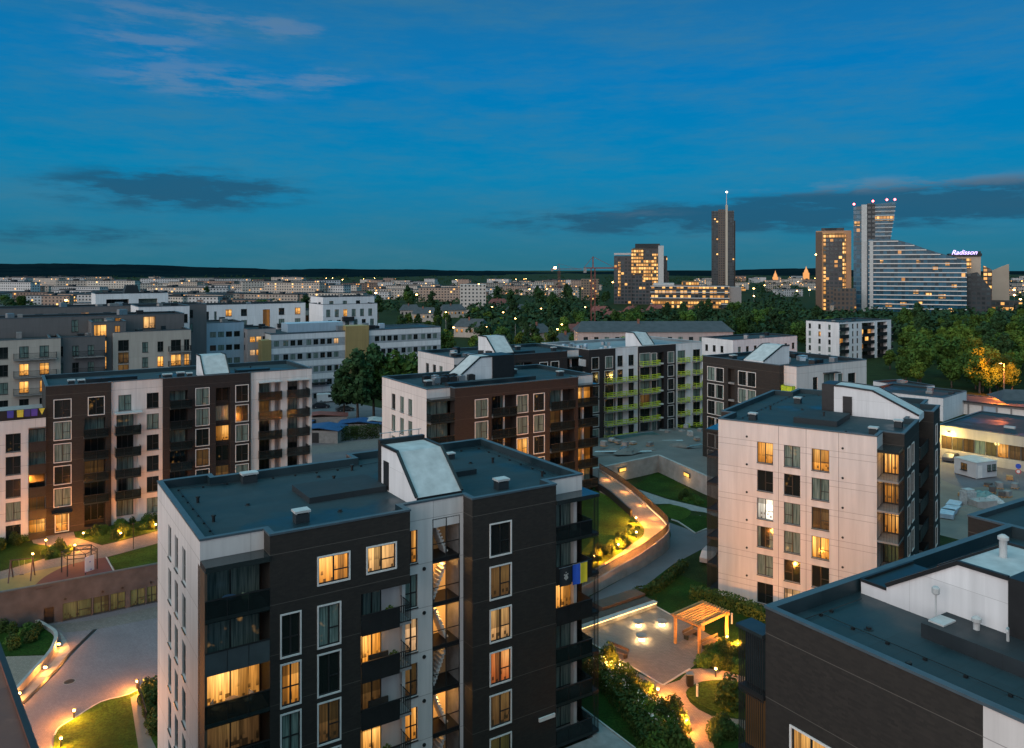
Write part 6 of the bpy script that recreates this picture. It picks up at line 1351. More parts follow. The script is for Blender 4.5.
# litter bin
r = thing('litter_bin', 'small dark litter bin where the garden paths meet', 'bin', (*P4(444, 472), .018)); MB().box(-.28, -.25, .08, .28, .25, 1.0).build('body', M['metal'], r); MB().box(-.32, -.29, 1.03, .32, .29, 1.1).build('lid', M['slab'], r); MB().box(-.2, -.18, 0, .2, .18, .08).build('foot', M['metal'], r); MB().box(-.18, -.262, .72, .18, -.251, .9).build('opening', M['frame'], r)
for (x, y), lb, e in (((302, 522), 'bright bollard lamp at the bend of the flower bed', 130.), ((428, 668), 'brightest bollard lamp beside the lower garden path', 150.), ((130, 412), 'bollard lamp glowing inside the flower bed by the left bench', 90.), ((655, 318), 'bollard lamp glowing in the shrubs right of the pergola', 110.), ((610, 285), 'bollard lamp behind the near pergola post', 80.), ((560, 430), 'low bollard lamp between the shrubs and the curving path', 35.)): bollard(O4[0]+x/K4, O4[1]+y/K4, .02, lb, e)
for (x, y), lb in (((631, 195), 'unlit white post on the lawn right of the pergola'), ((477, 520), 'unlit white post on the round lawn island')):
    r = thing('marker_post', lb, 'post', (*P4(x, y), .02)); MB().lathe([(.09, 0), (.09, .9), (.07, .92)], 10).build('post', M['trim'], r); MB().lathe([(.11, .92), (.11, 1.05), (.03, 1.1)], 10).build('cap', M['kerb'], r)
# planting
fill(g4([(15, 345), (60, 350), (110, 395), (240, 490), (280, 510), (380, 600), (430, 690), (330, 748), (240, 620), (120, 500), (15, 420)]), 46, [0, 3, 3, 2, 1], .7, 1.25, 'white flowering shrub in the long flower bed beside the garden path', 'shrubs in the long flower bed')
fill(g4([(300, 640), (420, 690), (430, 800), (250, 800)]), 14, [0, 2, 1], .9, 1.5, 'tall loose shrub at the lower end of the flower bed', 'shrubs at the lower end of the flower bed')
fill(g4([(455, 380), (530, 335), (620, 300), (690, 330), (760, 400), (690, 425), (560, 392)]), 30, [0, 2, 1], .55, 1.15, 'shrub lit yellow beside the pergola', 'shrubs beside the pergola')
fill(g4([(600, 500), (690, 490), (720, 570), (600, 580)]), 9, [0, 1], .5, 1.0, 'shrub on the round lawn island', 'shrubs on the lawn island')
fill(g4([(545, 660), (640, 650), (660, 700), (560, 745)]), 9, [1, 2], .7, 1.1, 'dark green shrub at the right of the lower garden path', 'shrubs at the lower garden path')
shrub(*P4(622, 560), 2, 1.7, 'dark upright conifer shrub on the lawn island', None)
def hedge(pts, w, h, name_label, z=0.):
    r = random.Random(len(pts)); b = MB(); pts = open_curve(pts, 4)
    for i in range(len(pts)-1):
        a = Vector((*pts[i], 0)); c = Vector((*pts[i+1], 0)); L = (c-a).length; d = (c-a)/L; n_ = Vector((-d.y, d.x, 0))
        for k in range(int(L*130*(w+h)/2)):
            side = r.choice((-1, 1, 0)); q = a+d*r.uniform(0, L)
            if side: q = q+n_*side*w/2*r.uniform(.8, 1.1)+Vector((0, 0, r.uniform(.02, h))); nn = n_*side
            else: q = q+n_*r.uniform(-w/2, w/2)+Vector((0, 0, h*r.uniform(.88, 1.08))); nn = Vector((0, 0, 1))
            nn = (nn+Vector((r.gauss(0, .5), r.gauss(0, .5), r.gauss(0, .5)))).normalized(); u = nn.orthogonal().normalized(); v = nn.cross(u); s = r.uniform(.07, .17); b.quad(q-u*s, q-v*s*.7, q+u*s, q+v*s*.7)
    o = b.build('hedge', M['leafhedge'], None, (0, 0, z)); tag(o, name_label, 'hedge')
hedge([P4(-60, 400), P4(40, 455), P4(120, 540), P4(215, 660), P4(270, 790)], 1.3, 1.3, 'long clipped dark hedge between the flower bed and the lawn of the middle block')
hedge([P(690, 598), P(720, 603), P(760, 618), P(812, 640)], 1.6, 1.1, 'clipped hedge along the foot of the white panel block')
hedge([P4(200, 75), P4(300, 45), P4(420, -60)], 1.0, .9, 'low dark hedge along the road beside the square')
# terrace of the middle block with its ground floor
tr_ = [MAIN.W(a, b_) for a, b_ in ((24.7, -1.4), (24.7, -5.0), (29.6, -5.0), (29.6, 3), (28.02, 3), (28.02, -1.4))]
sheet('terrace', tr_, .5, 'slab', thick=.5)
strip_wall('edging', [MAIN.W(24.6, -5.06), MAIN.W(29.7, -5.06), MAIN.W(29.7, 3)], 0, .56, .14, 'kerb', kind='structure')

# ------------------------------------------------------------------ ramp, road, sunken court
K7 = 6.236; O7 = (580, 440); P7 = lambda x, y, z=0.: P(O7[0]+x/K7, O7[1]+y/K7, z); g7 = lambda l, z=0.: pix(l, z, K7, O7)
sheet('road', [P(*q) for q in ((700, 515), (718, 532), (704, 548), (672, 565), (640, 590), (612, 607), (590, 622), (560, 660), (540, 640), (575, 605), (620, 580), (655, 556), (668, 545), (671, 535), (668, 522), (690, 530))][::-1], .010, 'road')
outer = [(120, 190, 3.05), (235, 262, 2.9), (350, 350, 2.7), (450, 440, 2.45), (530, 515, 2.2), (552, 560, 2.05), (520, 610, 1.9), (430, 680, 1.7), (350, 735, 1.5), (200, 820, 1.3), (80, 890, 1.15), (-80, 970, 1.0)]
inner = [(122, 325, 3.05), (190, 360, 2.9), (280, 425, 2.7), (335, 480, 2.45), (392, 540, 2.2), (400, 575, 2.05), (380, 610, 1.9), (300, 665, 1.7), (235, 715, 1.5), (110, 790, 1.3), (20, 840, 1.15), (-120, 900, 1.0)]
po = open_curve([(*P7(x, y, z), z) for x, y, z in outer], 4); pi_ = open_curve([(*P7(x, y, z), z) for x, y, z in inner], 4)
b = MB()
for i in range(len(po)-1): b.quad(po[i], pi_[i], pi_[i+1], po[i+1])
tag(b.build('ramp', M['sand']), kind='structure')
rw = strip_wall('retaining_wall', po, -.2, lambda i: po[i][2]+.22, .3, 'conc', 'curved pale retaining wall carrying the lit garden ramp', 'wall')
r = thing('guard_railing', 'dark guard railing along the outer edge of the garden ramp', 'railing', (*po[0][:2], po[0][2]))
q = MB(); Ld = Vector(po[0])
for i in range(len(po)-1):
    a = Vector(po[i])-Ld; c = Vector(po[i+1])-Ld; n = max(1, int((c-a).length/.10))
    for k in range(n): u = a+(c-a)*k/n; q.tube((u.x, u.y, u.z+.22), (u.x, u.y, u.z+1.15), .022, n=4)
q.build('bars', M['metal'], r); q = MB()
for i in range(len(po)-1): a = Vector(po[i])-Ld; c = Vector(po[i+1])-Ld; q.tube((a.x, a.y, a.z+1.17), (c.x, c.y, c.z+1.17), .045, n=6)
q.build('rail', M['metal'], r)
# strip light under the rail, seen as the bright line along the ramp
q = MB()
for i in range(0, 20):
    a, c = Vector(po[i]), Vector(po[i+1]); a2, c2 = Vector(pi_[i]), Vector(pi_[i+1]); da = (a2-a).normalized()*.2; dc = (c2-c).normalized()*.2
    q.quad(a+da+Vector((0, 0, .12)), c+dc+Vector((0, 0, .12)), c+dc+Vector((0, 0, .2)), a+da+Vector((0, 0, .2)))
tag(q.build('light_strip', glow('ramp_strip', (1., .52, .2), 3)), 'thin glowing strip along the foot of the ramp railing', 'lamp')
for i in range(2, 26, 4):
    a, c = Vector(po[i]), Vector(pi_[i]); q = a+(c-a)*.25; point('ramp_glow', (q.x, q.y, q.z+.5), (1., .40, .09), 130, .15)
# garden inside the ramp
inn = [p for p in pi_]; bk = [(*P7(-160, 330, 2.6), 2.6), (*P7(60, 300, 2.9), 2.9)]
b = MB(); c0 = Vector((*P7(120, 560, 2.3), 2.3)); ring = inn+[bk[0]]+[bk[1]]
for i in range(len(ring)): b.poly([tuple(c0+Vector((0, 0, .25))), ring[i], ring[(i+1) % len(ring)]])
tag(b.build('lawn', M['lawn']), kind='structure')
for i, ((x, y, z), lb) in enumerate(zip([(350, 520, 2.3), (352, 612, 1.95), (240, 690, 1.6), (90, 765, 1.3)], ['bollard lamp at the top of the ramp garden', 'bollard lamp at the curve of the ramp garden', 'bollard lamp in the middle of the ramp garden edge', 'bollard lamp at the lower end of the ramp garden edge'])):
    bollard(0, 0, z+.05, lb, 150., loc=P7(x, y, z)); 
fill([P7(*q, 2.) for q in ((290, 470), (345, 500), (370, 575), (330, 620), (220, 690), (90, 770), (20, 780), (180, 640), (290, 580))], 34, [0, 1, 2], .45, .8, 'small shrub along the lit edge of the ramp garden', 'shrubs along the ramp garden', 1.9)
# railing of the ramp's inner side near the brown block
strip_wall('garden_wall', [P7(100, 300, 3.), P7(190, 362, 2.9), P7(320, 480, 2.5)], 1.8, lambda i: [4.0, 3.9, 3.5][i], .2, 'metal', 'dark garden screen on the inner side of the ramp', 'screen')
# sunken court walls and the building site behind them
cw = [P7(-30, 195, 3.), P7(120, 170, 3.), P7(490, 92, 3.), P7(780, 218, 3.), P7(900, 262, 3.)]
strip_wall('retaining_wall', cw[:3], -.2, 3.0, .5, 'conc', 'pale concrete wall on the left side of the sunken court', 'wall'); strip_wall('retaining_wall', cw[2:], -.2, 3.02, .5, 'conc', 'pale concrete wall on the right side of the sunken court', 'wall')
lot = [(*cw[0], 2.9), (*cw[1], 2.9), (*cw[2], 2.9), (*cw[3], 2.9), (*cw[4], 2.9)]; far_e = [(*P(745, 436), .05), (*P(690, 428), .05), (*P(640, 428), .05), (*P(600, 436), .05), (*P(575, 440), .05)]
b = MB()
for i in range(4): b.quad(lot[i], lot[i+1], far_e[3-i], far_e[4-i])
tag(b.build('building_site_ground', M['lot']), kind='structure')
def lotz(x, y): return max(.05, min(2.9, 2.9-(y-143)/(175-143)*2.85))
def lotp(px, py):
    z = 2.
    for _ in range(12): x, y = P(px, py, z); z = .5*z+.5*lotz(x, y)
    return x, y, z
sheet('lawn', g7([(490, 187), (332, 290), (540, 362), (780, 418), (900, 440), (900, 420), (780, 372)]), .03, 'lawnd')
sheet('garden_path', g7([(250, 330), (330, 297), (540, 368), (780, 425), (900, 450), (900, 500), (780, 452), (690, 440), (560, 398), (470, 400), (380, 370)]), .02, 'slab')
sheet('lawn', smooth_loop(g7([(465, 425), (560, 402), (690, 440), (655, 490), (570, 492)]), 3), .035, 'lawn'); sheet('lawn', g7([(612, 512), (690, 472), (900, 480), (900, 560), (780, 556), (720, 582)]), .037, 'lawnd')
strip_wall('kerb', [P7(570, 498), P7(612, 512), P7(720, 584), P7(790, 556)], 0, .14, .18, 'kerb', kind='structure')
fill(g7([(600, 350), (700, 350), (780, 400), (640, 380)]), 8, [1, 2], .6, 1., 'pale shrub on the dark lawn of the sunken court', 'shrubs in the sunken court')
def niche(p, d, label):
    r = thing('wall_light', label, 'lamp', (*p, 1.9), math.atan2(d[1], d[0])); MB().box(-.9, -.2, -.35, .9, -.02, .35).build('lamp_housing', M['metal'], r); MB().box(-.75, -.23, -.25, .75, -.201, .25).build('lamp_lens', glow('niche_'+label[:4], (1., .52, .10), 1.4), r); point('niche_light', (0, -.8, -.3), (1., .5, .12), 60, .2, r)
def onwall(a, b_, px):
    k = (O7[0]+px/K7-CX)/F; t_ = (k*a[1]-a[0])/((b_[0]-a[0])-k*(b_[1]-a[1])); L = math.hypot(b_[0]-a[0], b_[1]-a[1]); d = ((b_[0]-a[0])/L, (b_[1]-a[1])/L); return (a[0]+(b_[0]-a[0])*t_+d[1]*.26, a[1]+(b_[1]-a[1])*t_-d[0]*.26), d
niche(*onwall(cw[1], cw[2], 255), 'dim orange wall light on the left court wall'); niche(*onwall(cw[2], cw[3], 678), 'brighter yellow wall light on the right court wall')
# building site bits
M['teal'] = plain('teal_sheet', (.10, .20, .20), .5); M['bluesheet'] = plain('blue_tarpaulin', (.012, .06, .17), .6, 0, .2); M['whitebag'] = plain('white_sheet', (.34, .36, .36), .7, 0, .3, 3.)
x, y, z = lotp(640, 437); r = thing('tarpaulin', 'wide teal tarpaulin lying on the building site ground', 'tarpaulin', (x, y, z), .5); q = MB(); q.poly([(-5, -2.4, .1), (5, -2.7, .06), (5.4, 2.5, .1), (-4.6, 2.8, .08)]); q.poly([(-5, -2.4, .1), (-4.6, 2.8, .08), (5.4, 2.5, .1), (5, -2.7, .06)]); q.build('sheet', M['teal'], r); MB().tube((-5, -2.4, .16), (5, -2.7, .12), .09).tube((-4.6, 2.8, .12), (5.4, 2.5, .16), .09).build('weight_pipe', M['steel'], r)
def pallet(x, y, z, label, group, mat, rz):
    r = thing('pallet', label, 'pallet', (x, y, z), rz, group); q = MB(); [q.box(-.6+i*.27, -.5, .1, -.6+i*.27+.2, .5, .14) for i in range(5)]; [q.box(-.6, -.5+i*.42, 0, .6, -.5+i*.42+.12, .1) for i in range(3)]; q.build('deck', M['wood'], r); MB().box(-.55, -.45, .145, .55, .45, tr.uniform(.5, 1.1)).build('load', M[mat], r)
for i, (px, py) in enumerate([(612, 441), (618, 443), (625, 446), (633, 444), (662, 432), (668, 434), (676, 431), (682, 433), (690, 436), (697, 440), (650, 446), (604, 446), (686, 428), (700, 432)]): pallet(*lotp(px, py), 'pallet of building material on the building site in front of the lime rails', 'pallets on the building site', ['whitebag', 'slab', 'steel', 'conc'][i % 4], tr.uniform(0, 3))
def heap(x, y, z, rx, h, mat, label, name='earth_heap', cat='heap', seed=1, group=None):
    r = random.Random(seed); b = MB(); n, m = 14, 5
    for i in range(m+1):
        k = 1-i/m
        for j in range(n): a = 6.283*j/n; q = rx*k*(1+.25*math.sin(a*2+seed))*r.uniform(.85, 1.12)+.02; b.v.append((q*math.cos(a), q*math.sin(a)*.8, h*(1-k**1.6)*r.uniform(.9, 1.08)-.05))
    for i in range(m):
        for j in range(n): j2 = (j+1) % n; b.f.append((i*n+j, i*n+j2, (i+1)*n+j2, (i+1)*n+j)); b.m.append(0)
    b.f.append(tuple(m*n+j for j in range(n))); b.m.append(0); tag(b.build(name, M[mat], None, (x, y, z)), label, cat, group)
for i, (px, py, s_) in enumerate([(628, 452, 2.4), (648, 450, 1.6), (680, 446, 2.0), (614, 450, 1.5)]): heap(*lotp(px, py), s_, s_*.35, 'lot', ['long earth heap on the building site', 'smaller earth heap near the corner of the court wall', 'earth heap right of the court wall corner', 'earth heap next to the brown brick block'][i], seed=i)
for i, (px, py) in enumerate([(606, 452), (622, 449), (640, 452), (672, 441), (694, 446)]):
    x, y, z = lotp(px, py); q = MB(); [q.tube((-2.2+.1*k, -.3+.2*k, .08), (2.2, -.2+.22*k, .08), .07, n=6) for k in range(4)]; r = thing('pipe_bundle', 'bundle of pipes lying on the building site', 'pipes', (x, y, z), tr.uniform(-.5, 1.2), 'pipe bundles on the building site'); q.build('pipes', M['steel'], r); MB().box(-.8, -.4, 0, -.7, .5, .02).build('bearer', M['wood'], r)

# ------------------------------------------------------------------ right: builders' yard
K6 = 4.677; O6 = (860, 360); P6 = lambda x, y, z=0.: P(O6[0]+x/K6, O6[1]+y/K6, z); g6 = lambda l, z=0.: pix(l, z, K6, O6)
sheet('yard', g6([(330, 440), (400, 430), (1000, 560), (1100, 760), (700, 900), (300, 800)]), .012, 'yard'); sheet('yard_road', g6([(380, 450), (560, 480), (760, 520), (1000, 600), (1000, 660), (640, 590), (480, 600), (380, 560)]), .02, 'road')
# site cabin
p0, p1 = P6(545, 560), P6(640, 548); ca = math.atan2(p1[1]-p0[1], p1[0]-p0[0])
r = thing('site_cabin', 'grey white site cabin with two small windows in the yard', 'site cabin', (*p0, .02), ca); w = math.hypot(p1[0]-p0[0], p1[1]-p0[1])
M['cabin'] = plain('cabin_panel', (.46, .47, .48), .6, 0, .08, 1.)
dpt = 4.4; MB().box(0, 0, .15, w, dpt, 2.75).build('body', M['cabin'], r); MB().box(-.06, -.06, 2.75, w+.06, dpt+.06, 2.88).build('roof', M['zinc'], r)
for xx in (w*.52, w*.76): o = put('window', frame_mesh('plain', .9, 1.1), r, (xx, -.2, 1.2)); put('pane', pane_mesh('plain', .9, 1.1, 'dark'), o)
MB().box(.3, -.05, .18, 1.3, -.003, 2.3).build('door', M['trim'], r); q = MB(); [q.box(a, c, 0, a+.2, c+.2, .15) for a in (0, w-.2) for c in (0, dpt-.2)]; q.build('foot', M['slab'], r); o = put('window', frame_mesh('plain', 1.2, 1.2), r, (-.2, 3.0, 1.1), R(-90)); put('pane', pane_mesh('plain', 1.2, 1.2, 'dim'), o)
# yard objects
r = thing('material_sack', 'tall white wrapped stack standing in the yard', 'sack', (*P6(505, 682), .02), .3); MB().box(-.9, -.7, .12, .9, .7, 2.2).prism([(-.7, -.5), (.7, -.6), (.8, .5), (-.75, .6)], 2.2, 2.55).build('wrap', M['whitebag'], r); MB().box(-1., -.8, 0, 1., .8, .12).build('pallet_base', M['wood'], r)
r = thing('concrete_block', 'pale concrete block in the yard', 'block', (*P6(572, 700), .02), .2); MB().prism([(-1.7, -1), (1.7, -1), (1.5, 1), (-1.5, 1)], 0, 1.5).build('body', M['conc'], r); MB().tube((-.5, 0, 1.5), (-.5, 0, 1.75), .06).tube((.5, 0, 1.5), (.5, 0, 1.75), .06).build('lifting_eye', M['steel'], r)
for i, (x, y, s_) in enumerate([(590, 640, 1.5), (620, 655, 1.2), (560, 630, 1.1), (645, 665, 1.0)]): heap(*P6(x, y), .02, s_, s_*.7, 'teal' if i % 2 == 0 else 'whitebag', ['green sheeted heap in the middle of the yard rubble', 'white sheeted heap beside the green one', 'small white heap beside the wrapped stack', 'green heap at the right end of the rubble'][i] if i != 0 else 'green sheeted heap in the middle of the yard rubble', 'sheeted_heap', 'heap', 20+i)
for i, (x, y, rz) in enumerate([(440, 690, .9), (408, 732, 1.0), (425, 712, .8)]):
    r = thing('panel_stack', ['stack of blue grey panels farthest up the yard', 'stack of blue grey panels at the corner of the white block', 'stack of blue grey panels between the other two'][i], 'panels', (*P6(x, y), .02), rz); q = MB(); [q.box(-1.6+.05*k, -.9, .1+.12*k, 1.6+.05*k, .9, .1+.12*k+.09) for k in range(5)]; q.build('panels', M['lightblue'], r); MB().box(-1.2, -.9, 0, -1.0, .9, .1).box(1.0, -.9, 0, 1.2, .9, .1).build('bearer', M['wood'], r)
heap(*P6(520, 710), .02, 3.5, .9, 'yard', 'low brown sand heap in the yard', seed=31); 
for i, (x, y) in enumerate([(600, 590), (650, 600), (700, 560), (665, 640), (725, 600), (480, 640), (620, 620), (690, 640)]): pallet(*P6(x, y), .02, 'pallet with material in the builders yard', 'pallets in the builders yard', ['wallgrey', 'slab', 'wood'][i % 3], tr.uniform(0, 3))
# road sign
r = thing('road_sign', 'pair of round signs, blue above red, on a post in the yard', 'sign', (*P6(740, 575), .02), R(-20)); MB().tube((0, 0, 0), (0, 0, 3.2), .05).build('pole', M['steel'], r)
MB().tube((0, -.06, 2.8), (0, -.09, 2.8), .42, n=20).build('sign_plate', plain('sign_blue', (.03, .08, .45), .4), r); o = MB().tube((0, -.06, 1.9), (0, -.09, 1.9), .42, n=20).build('sign_plate', plain('sign_red', (.5, .03, .03), .4), r); MB().tube((0, -.091, 1.9), (0, -.10, 1.9), .28, n=20).build('sign_face', M['trim'], o)
# parked machines and vehicles
def vehicle(px, py, rz, label, kind, paint, z=0., pos=None):
    x, y = pos or P(px, py, z); r = thing('parked_van' if kind == 'van' else 'parked_car', label, 'van' if kind == 'van' else 'car', (x, y, z), rz)
    L, Wd, H = (5.3, 2.0, 2.3) if kind == 'van' else (4.4, 1.78, 1.48); pm = plain('car_paint_'+label[:5], paint, .3, .1, .05)
    if kind == 'van': pr = [(-L/2, .35), (L/2, .35), (L/2, 1.0), (L/2-.15, 1.2), (L/2-1.0, 1.35), (L/2-1.75, H-.05), (L/2-2.1, H), (-L/2+.1, H), (-L/2, H-.15)]; gl_ = [(L/2-1.08, 1.36), (L/2-1.74, H-.2), (L/2-2.5, H-.2), (L/2-2.5, 1.36)]
    else: pr = [(-L/2, .3), (L/2, .3), (L/2, .72), (L/2-.9, .92), (L/2-1.65, H), (-L/2+.95, H), (-L/2+.2, .98), (-L/2, .85)]; gl_ = [(L/2-1.02, .95), (L/2-1.68, H-.1), (-L/2+1.0, H-.1), (-L/2+.45, .98)]
    b = MB(); b.profile(pr, -Wd/2, Wd/2); b.build('body', pm, r)
    for s_ in (-1, 1): q = MB(); q.profile(gl_, s_*Wd/2-.012 if s_ < 0 else Wd/2, s_*Wd/2 if s_ < 0 else Wd/2+.012); q.build('side_window', M['darkglass'], r)
    a, c = (pr[4], pr[5]) if kind == 'van' else (pr[3], pr[4]); q = MB(); q.poly([(a[0]+.012, -Wd/2+.15, a[1]+.06), (a[0]+.012, Wd/2-.15, a[1]+.06), (c[0]+.03, Wd/2-.2, c[1]-.06), (c[0]+.03, -Wd/2+.2, c[1]-.06)]); q.build('windscreen', M['darkglass'], r)
    for sx in (-1, 1):
        for sy in (-1, 1): o = MB().tube((sx*L*.31, sy*(Wd/2-.2), .33), (sx*L*.31, sy*(Wd/2+.01), .33), .33, n=16).build('wheel', M['frame'], r); MB().tube((sx*L*.31, sy*(Wd/2+.011), .33), (sx*L*.31, sy*(Wd/2+.02), .33), .19, n=12).build('rim', M['steel'], o)
    for sy in (-1, 1): MB().box(L/2-.02, sy*(Wd/2-.35)-.18, .62, L/2+.02, sy*(Wd/2-.35)+.18, .80).build('headlight', M['trim'], r)
    return r
vehicle(327, 402, R(20), 'white van parked below the end of the long office building', 'van', (.62, .63, .64)); vehicle(321, 408, R(15), 'dark car parked in front of the white van', 'car', (.02, .022, .03)); vehicle(345, 411, R(25), 'dark grey car parked right of the white van, by the large tree', 'car', (.05, .055, .06))
sheet('parking_ground', pix([(225, 470), (225, 395), (330, 398), (400, 412), (390, 470)]), .008, 'road')
vehicle(0, 0, R(60), 'silver car parked on the road by the sunken court', 'car', (.3, .31, .32), pos=P(712, 560))
vehicle(0, 0, R(40), 'grey car half hidden behind the white panel block near the yard', 'car', (.1, .1, .11), pos=P6(430, 470))
# blue roofed market sheds left of the large tree
for i, (px, py, L, D, c, lb) in enumerate([(238, 424, 14, 7, 'bluesheet', 'blue roofed shed at the right end of the long left block'), (300, 430, 8, 6, 'bluesheet', 'smaller blue roofed shed beside the hedge'), (338, 424, 9, 4.5, 'bluesheet', 'blue roofed shed below the large tree'), (356, 423, 7, 4, 'whitebag', 'white roofed stall right of the blue sheds'), (292, 418, 12, 4, 'redtile', 'rust red container roof between the blue sheds')]):
    x, y = P(px, py, 2.6); r = thing('shed', lb, 'shed', (x, y, 0), R(-12+6*i)); MB().box(0, 0, 0, L, D, 2.5).build('wall', M['slab'], r); b = MB(); b.profile([(-.3, 2.55), (L/2, 3.1), (L+.3, 2.55), (L+.3, 2.62), (L/2, 3.2), (-.3, 2.62)], -.3, D+.3); b.build('roof', M[c], r); MB().box(L*.3, -.04, .02, L*.3+1.6, -.003, 2.1).build('door', M['metal'], r)
hedge([P(300, 442), P(340, 440), P(380, 437)], 2.2, 2.6, 'tall dark hedge at the end of the path left of the brown brick block')
sheet('path', pix([(300, 456), (300, 447), (385, 438), (385, 447)]), .014, 'paving')
# near street lamps
def street_lamp(px, py, label, h=7., e=600., c=(1., .45, .09), z=0., pos=None, s=1.):
    x, y = pos or P(px, py, z); r = thing('street_lamp', label, 'street lamp', (x, y, z)); MB().tube((0, 0, 0), (0, 0, h), .1*s, .06*s).build('pole', M['steel'], r); MB().tube((0, 0, h-.05), (-.9, -.3, h+.15), .05*s).build('arm', M['steel'], r); MB().box(-1.5, -.5, h+.1, -.8, -.15, h+.22).build('lamp_housing', M['metal'], r); MB().box(-1.42*1., -.47, h+.02, -.85, -.18, h+.095).build('lamp_lens', M['lampfar'], r); point('street_light', (-1.1, -.5, h-.35), c, e, .25, r); return r
street_lamp(0, 0, 'street lamp glowing orange in the leaves at the edge of the park', 9.5, 22000, (1., .20, .015), pos=((1004-CX)*222/F, 222))
street_lamp(0, 0, 'street lamp among the trees left of the small red roofed houses', 8, 4000, pos=((492-CX)*330/F, 330)); street_lamp(0, 0, 'street lamp beside the pale house in the middle trees', 8, 4000, pos=((530-CX)*300/F, 300)); street_lamp(0, 0, 'street lamp behind the end of the office building', 8, 4000, pos=((428-CX)*330/F, 330)); street_lamp(0, 0, 'street lamp in front of the low brick houses', 8, 4000, pos=((600-CX)*300/F, 300))
point('house_glow', ((585-CX)*275/F, 268, 3.), (1., .5, .16), 1500, .4)
# shed at the edge of the park below the orange lamp
gabled('dark shed roof below the orange lamp at the edge of the park', P(1003, 402, 2.6), R(-12), 22, 9, 3.0, 2.2, 'render_b', 'slate', [(3, .5, 1.6, 1.6, 'plain', 'dark')], name='shed', cat='shed')

# ------------------------------------------------------------------ things on balconies
def flagm(name, w, h, mats, label, loc, rz, emblem=False):
    r = thing('flag', label, 'flag', loc, rz); n = 10
    for j, (mname, c, x0, x1) in enumerate(mats):
        b = MB()
        for i in range(n): xa = w*(x0+(x1-x0)*i/n); xb = w*(x0+(x1-x0)*(i+1)/n); ya, yb2 = .03*math.sin(xa*7), .03*math.sin(xb*7); b.quad((xa, ya-.02, 0), (xb, yb2-.02, 0), (xb, yb2-.02, h), (xa, ya-.02, h)); b.quad((xa, ya+.02, h), (xb, yb2+.02, h), (xb, yb2+.02, 0), (xa, ya+.02, 0))
        b.build('cloth', plain('flag_'+mname, c, .8, 0, .08), r)
    if emblem:
        b = MB(); 
        for px_, pz, s_ in ((.5, .55, .16), (.42, .46, .12), (.6, .44, .12), (.5, .38, .1), (.36, .62, .07), (.64, .64, .07), (.5, .74, .06)): b.poly([(w*px_+s_*h*.6*math.cos(a)-.0, -.06, h*pz+s_*h*.7*math.sin(a)) for a in [k*1.047+.3 for k in range(6)]])
        b.build('emblem', M['kerb'], r)
    MB().tube((-.05, 0, h+.02), (w+.05, 0, h+.02), .02).build('rod', M['steel'], r); return r
fx = Frame(MAIN.o, AN); p = fx.W(26.05, -1.42)
flagm('f', 1.35, 1.5, [('blue', (.02, .09, .50), 0, .5), ('yellow', (.75, .58, .03), .5, 1)], 'blue and yellow flag hung over the corner balcony rail of the middle block', (*p, JK[1]-3.0-.45), AN)
p = fx.W(24.85, -1.42); flagm('g', 1.1, 1.35, [('black', (.012, .016, .02), 0, 1)], 'black flag with a pale emblem beside the blue and yellow flag', (*p, JK[1]-3.0-.35), AN, True)
def chair(x, y, z, rz, label, c):
    r = thing('balcony_chair', label, 'chair', (x, y, z), rz); m = plain('chair_'+label[:6], c, .6); MB().box(-.23, -.22, .42, .23, .22, .46).build('seat', m, r); b = MB(); [b.box(-.22, .2+.01*i, .52+i*.13, .22, .23+.01*i, .52+i*.13+.1) for i in range(3)]; b.build('backrest', m, r)
    for sx in (-.2, .2): MB().tube((sx, -.2, 0), (sx, .2, .46), .018, n=6).build('leg', M['steel'], r); MB().tube((sx, .2, 0), (sx, .22, .92), .018, n=6).build('leg', M['steel'], r)
def table(x, y, z, label, c):
    r = thing('balcony_table', label, 'table', (x, y, z), AN); MB().lathe([(.40, .70), (.42, .73), (.40, .75)], 18).build('tabletop', plain('table_'+label[:6], c, .5), r); MB().tube((0, 0, .03), (0, 0, .70), .03).build('column', M['steel'], r); MB().lathe([(.25, 0), (.25, .03)], 14).build('foot', M['metal'], r)
p = fx.W(2.55, -.5); chair(*p, JK[0]-3., AN+2.6, 'pale green folding chair on the top corner balcony', (.40, .52, .34)); p = fx.W(1.55, -.45); table(*p, JK[0]-3., 'blue round table on the top corner balcony', (.10, .20, .34))
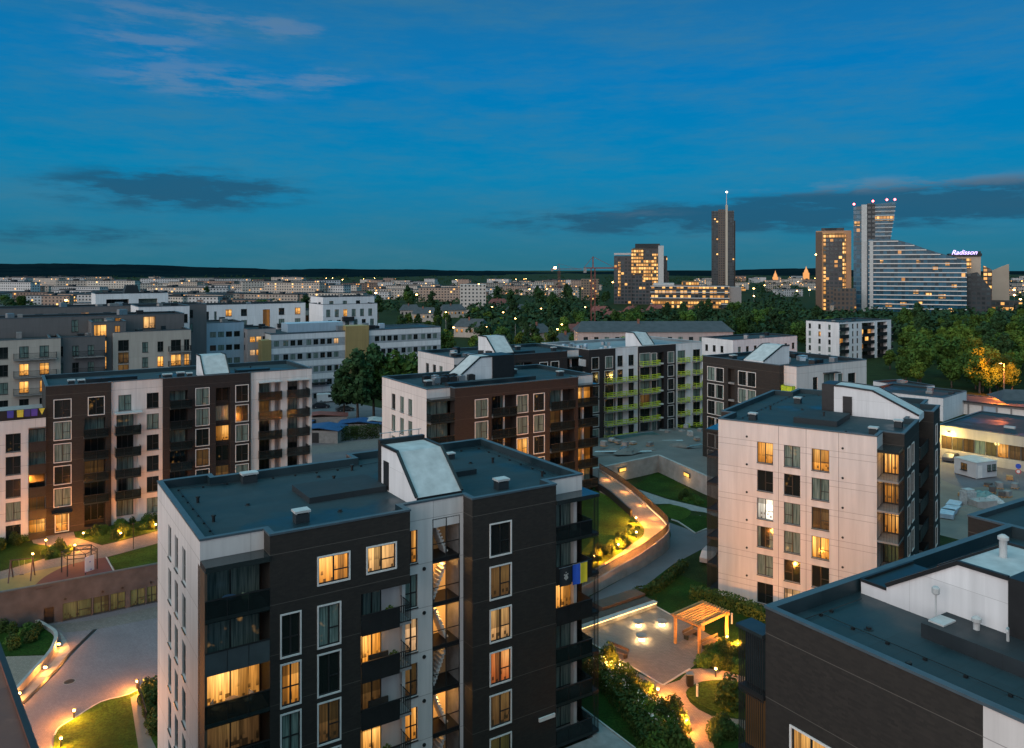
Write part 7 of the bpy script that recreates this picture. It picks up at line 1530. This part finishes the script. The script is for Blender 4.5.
p = fx.W(.75, -.6); chair(*p, JK[2]-3., AN+1.0, 'white chair at the left of the brightly lit corner balcony', (.62, .55, .5)); p = fx.W(2.6, -.55); chair(*p, JK[2]-3., AN-1.2, 'white chair at the right of the brightly lit corner balcony', (.62, .55, .5)); p = fx.W(1.7, -.6); table(*p, JK[2]-3., 'small table between the white balcony chairs', (.35, .25, .2))
for k, lb in ((2, 'dark bench seat on the lit middle balcony'), (3, 'dark bench seat on the balcony one below the brightest middle one')):
    r = thing('balcony_sofa', lb, 'sofa', (*fx.W(10.4, -.55), JK[k]-3.), AN); MB().box(0, -.3, .12, 1.4, .35, .42).build('seat', M['bark'], r); MB().box(0, .36, .12, 1.4, .46, .85).build('backrest', M['bark'], r); [MB().box(a, -.28, 0, a+.08, -.2, .12).build('leg', M['metal'], r) for a in (.05, 1.27)]
for k, (a, lb) in enumerate(((11.6, 'green pot plant on the second middle balcony of the middle block'), (11.9, 'green pot plant on the lit middle balcony'), (11.4, 'bushy pot plant on the lowest visible middle balcony'))):
    kk = (1, 2, 4)[k]; r = thing('pot_plant', lb, 'plant', (*fx.W(a, -.9), JK[kk]-3.), 0); MB().lathe([(.14, 0), (.2, .32), (.17, .33)], 12).build('pot', M['redtile'], r); o = put('foliage', SH[0], r, (0, 0, .3)); o.scale = (.5, .5, .8)
for l_, e_, b_ in point_later: point('stair_light', l_, (1., .5, .13), e_, .12, b_.root)
for k_, e_ in ((0, 55), (1, 25), (2, 18), (4, 18)): point('loggia_light', (*Frame(C1, R(-35.2)).W(17.2, 1.6), JR[k_]-.7), (1., .48, .10), e_, .12)
point('loggia_light', (*fx.W(1.9, -.2), JK[2]-.6), (1., .5, .12), 40, .15); point('loggia_light', (*fx.W(10.6, -.4), JK[2]-.6), (1., .5, .12), 30, .15); point('loggia_light', (*fx.W(10.6, -.4), JK[4]-.6), (1., .5, .12), 25, .15)
point('entrance_light', (*Frame(CL, AN).W(1.9, -.6), 2.6), (1., .5, .14), 60, .12)
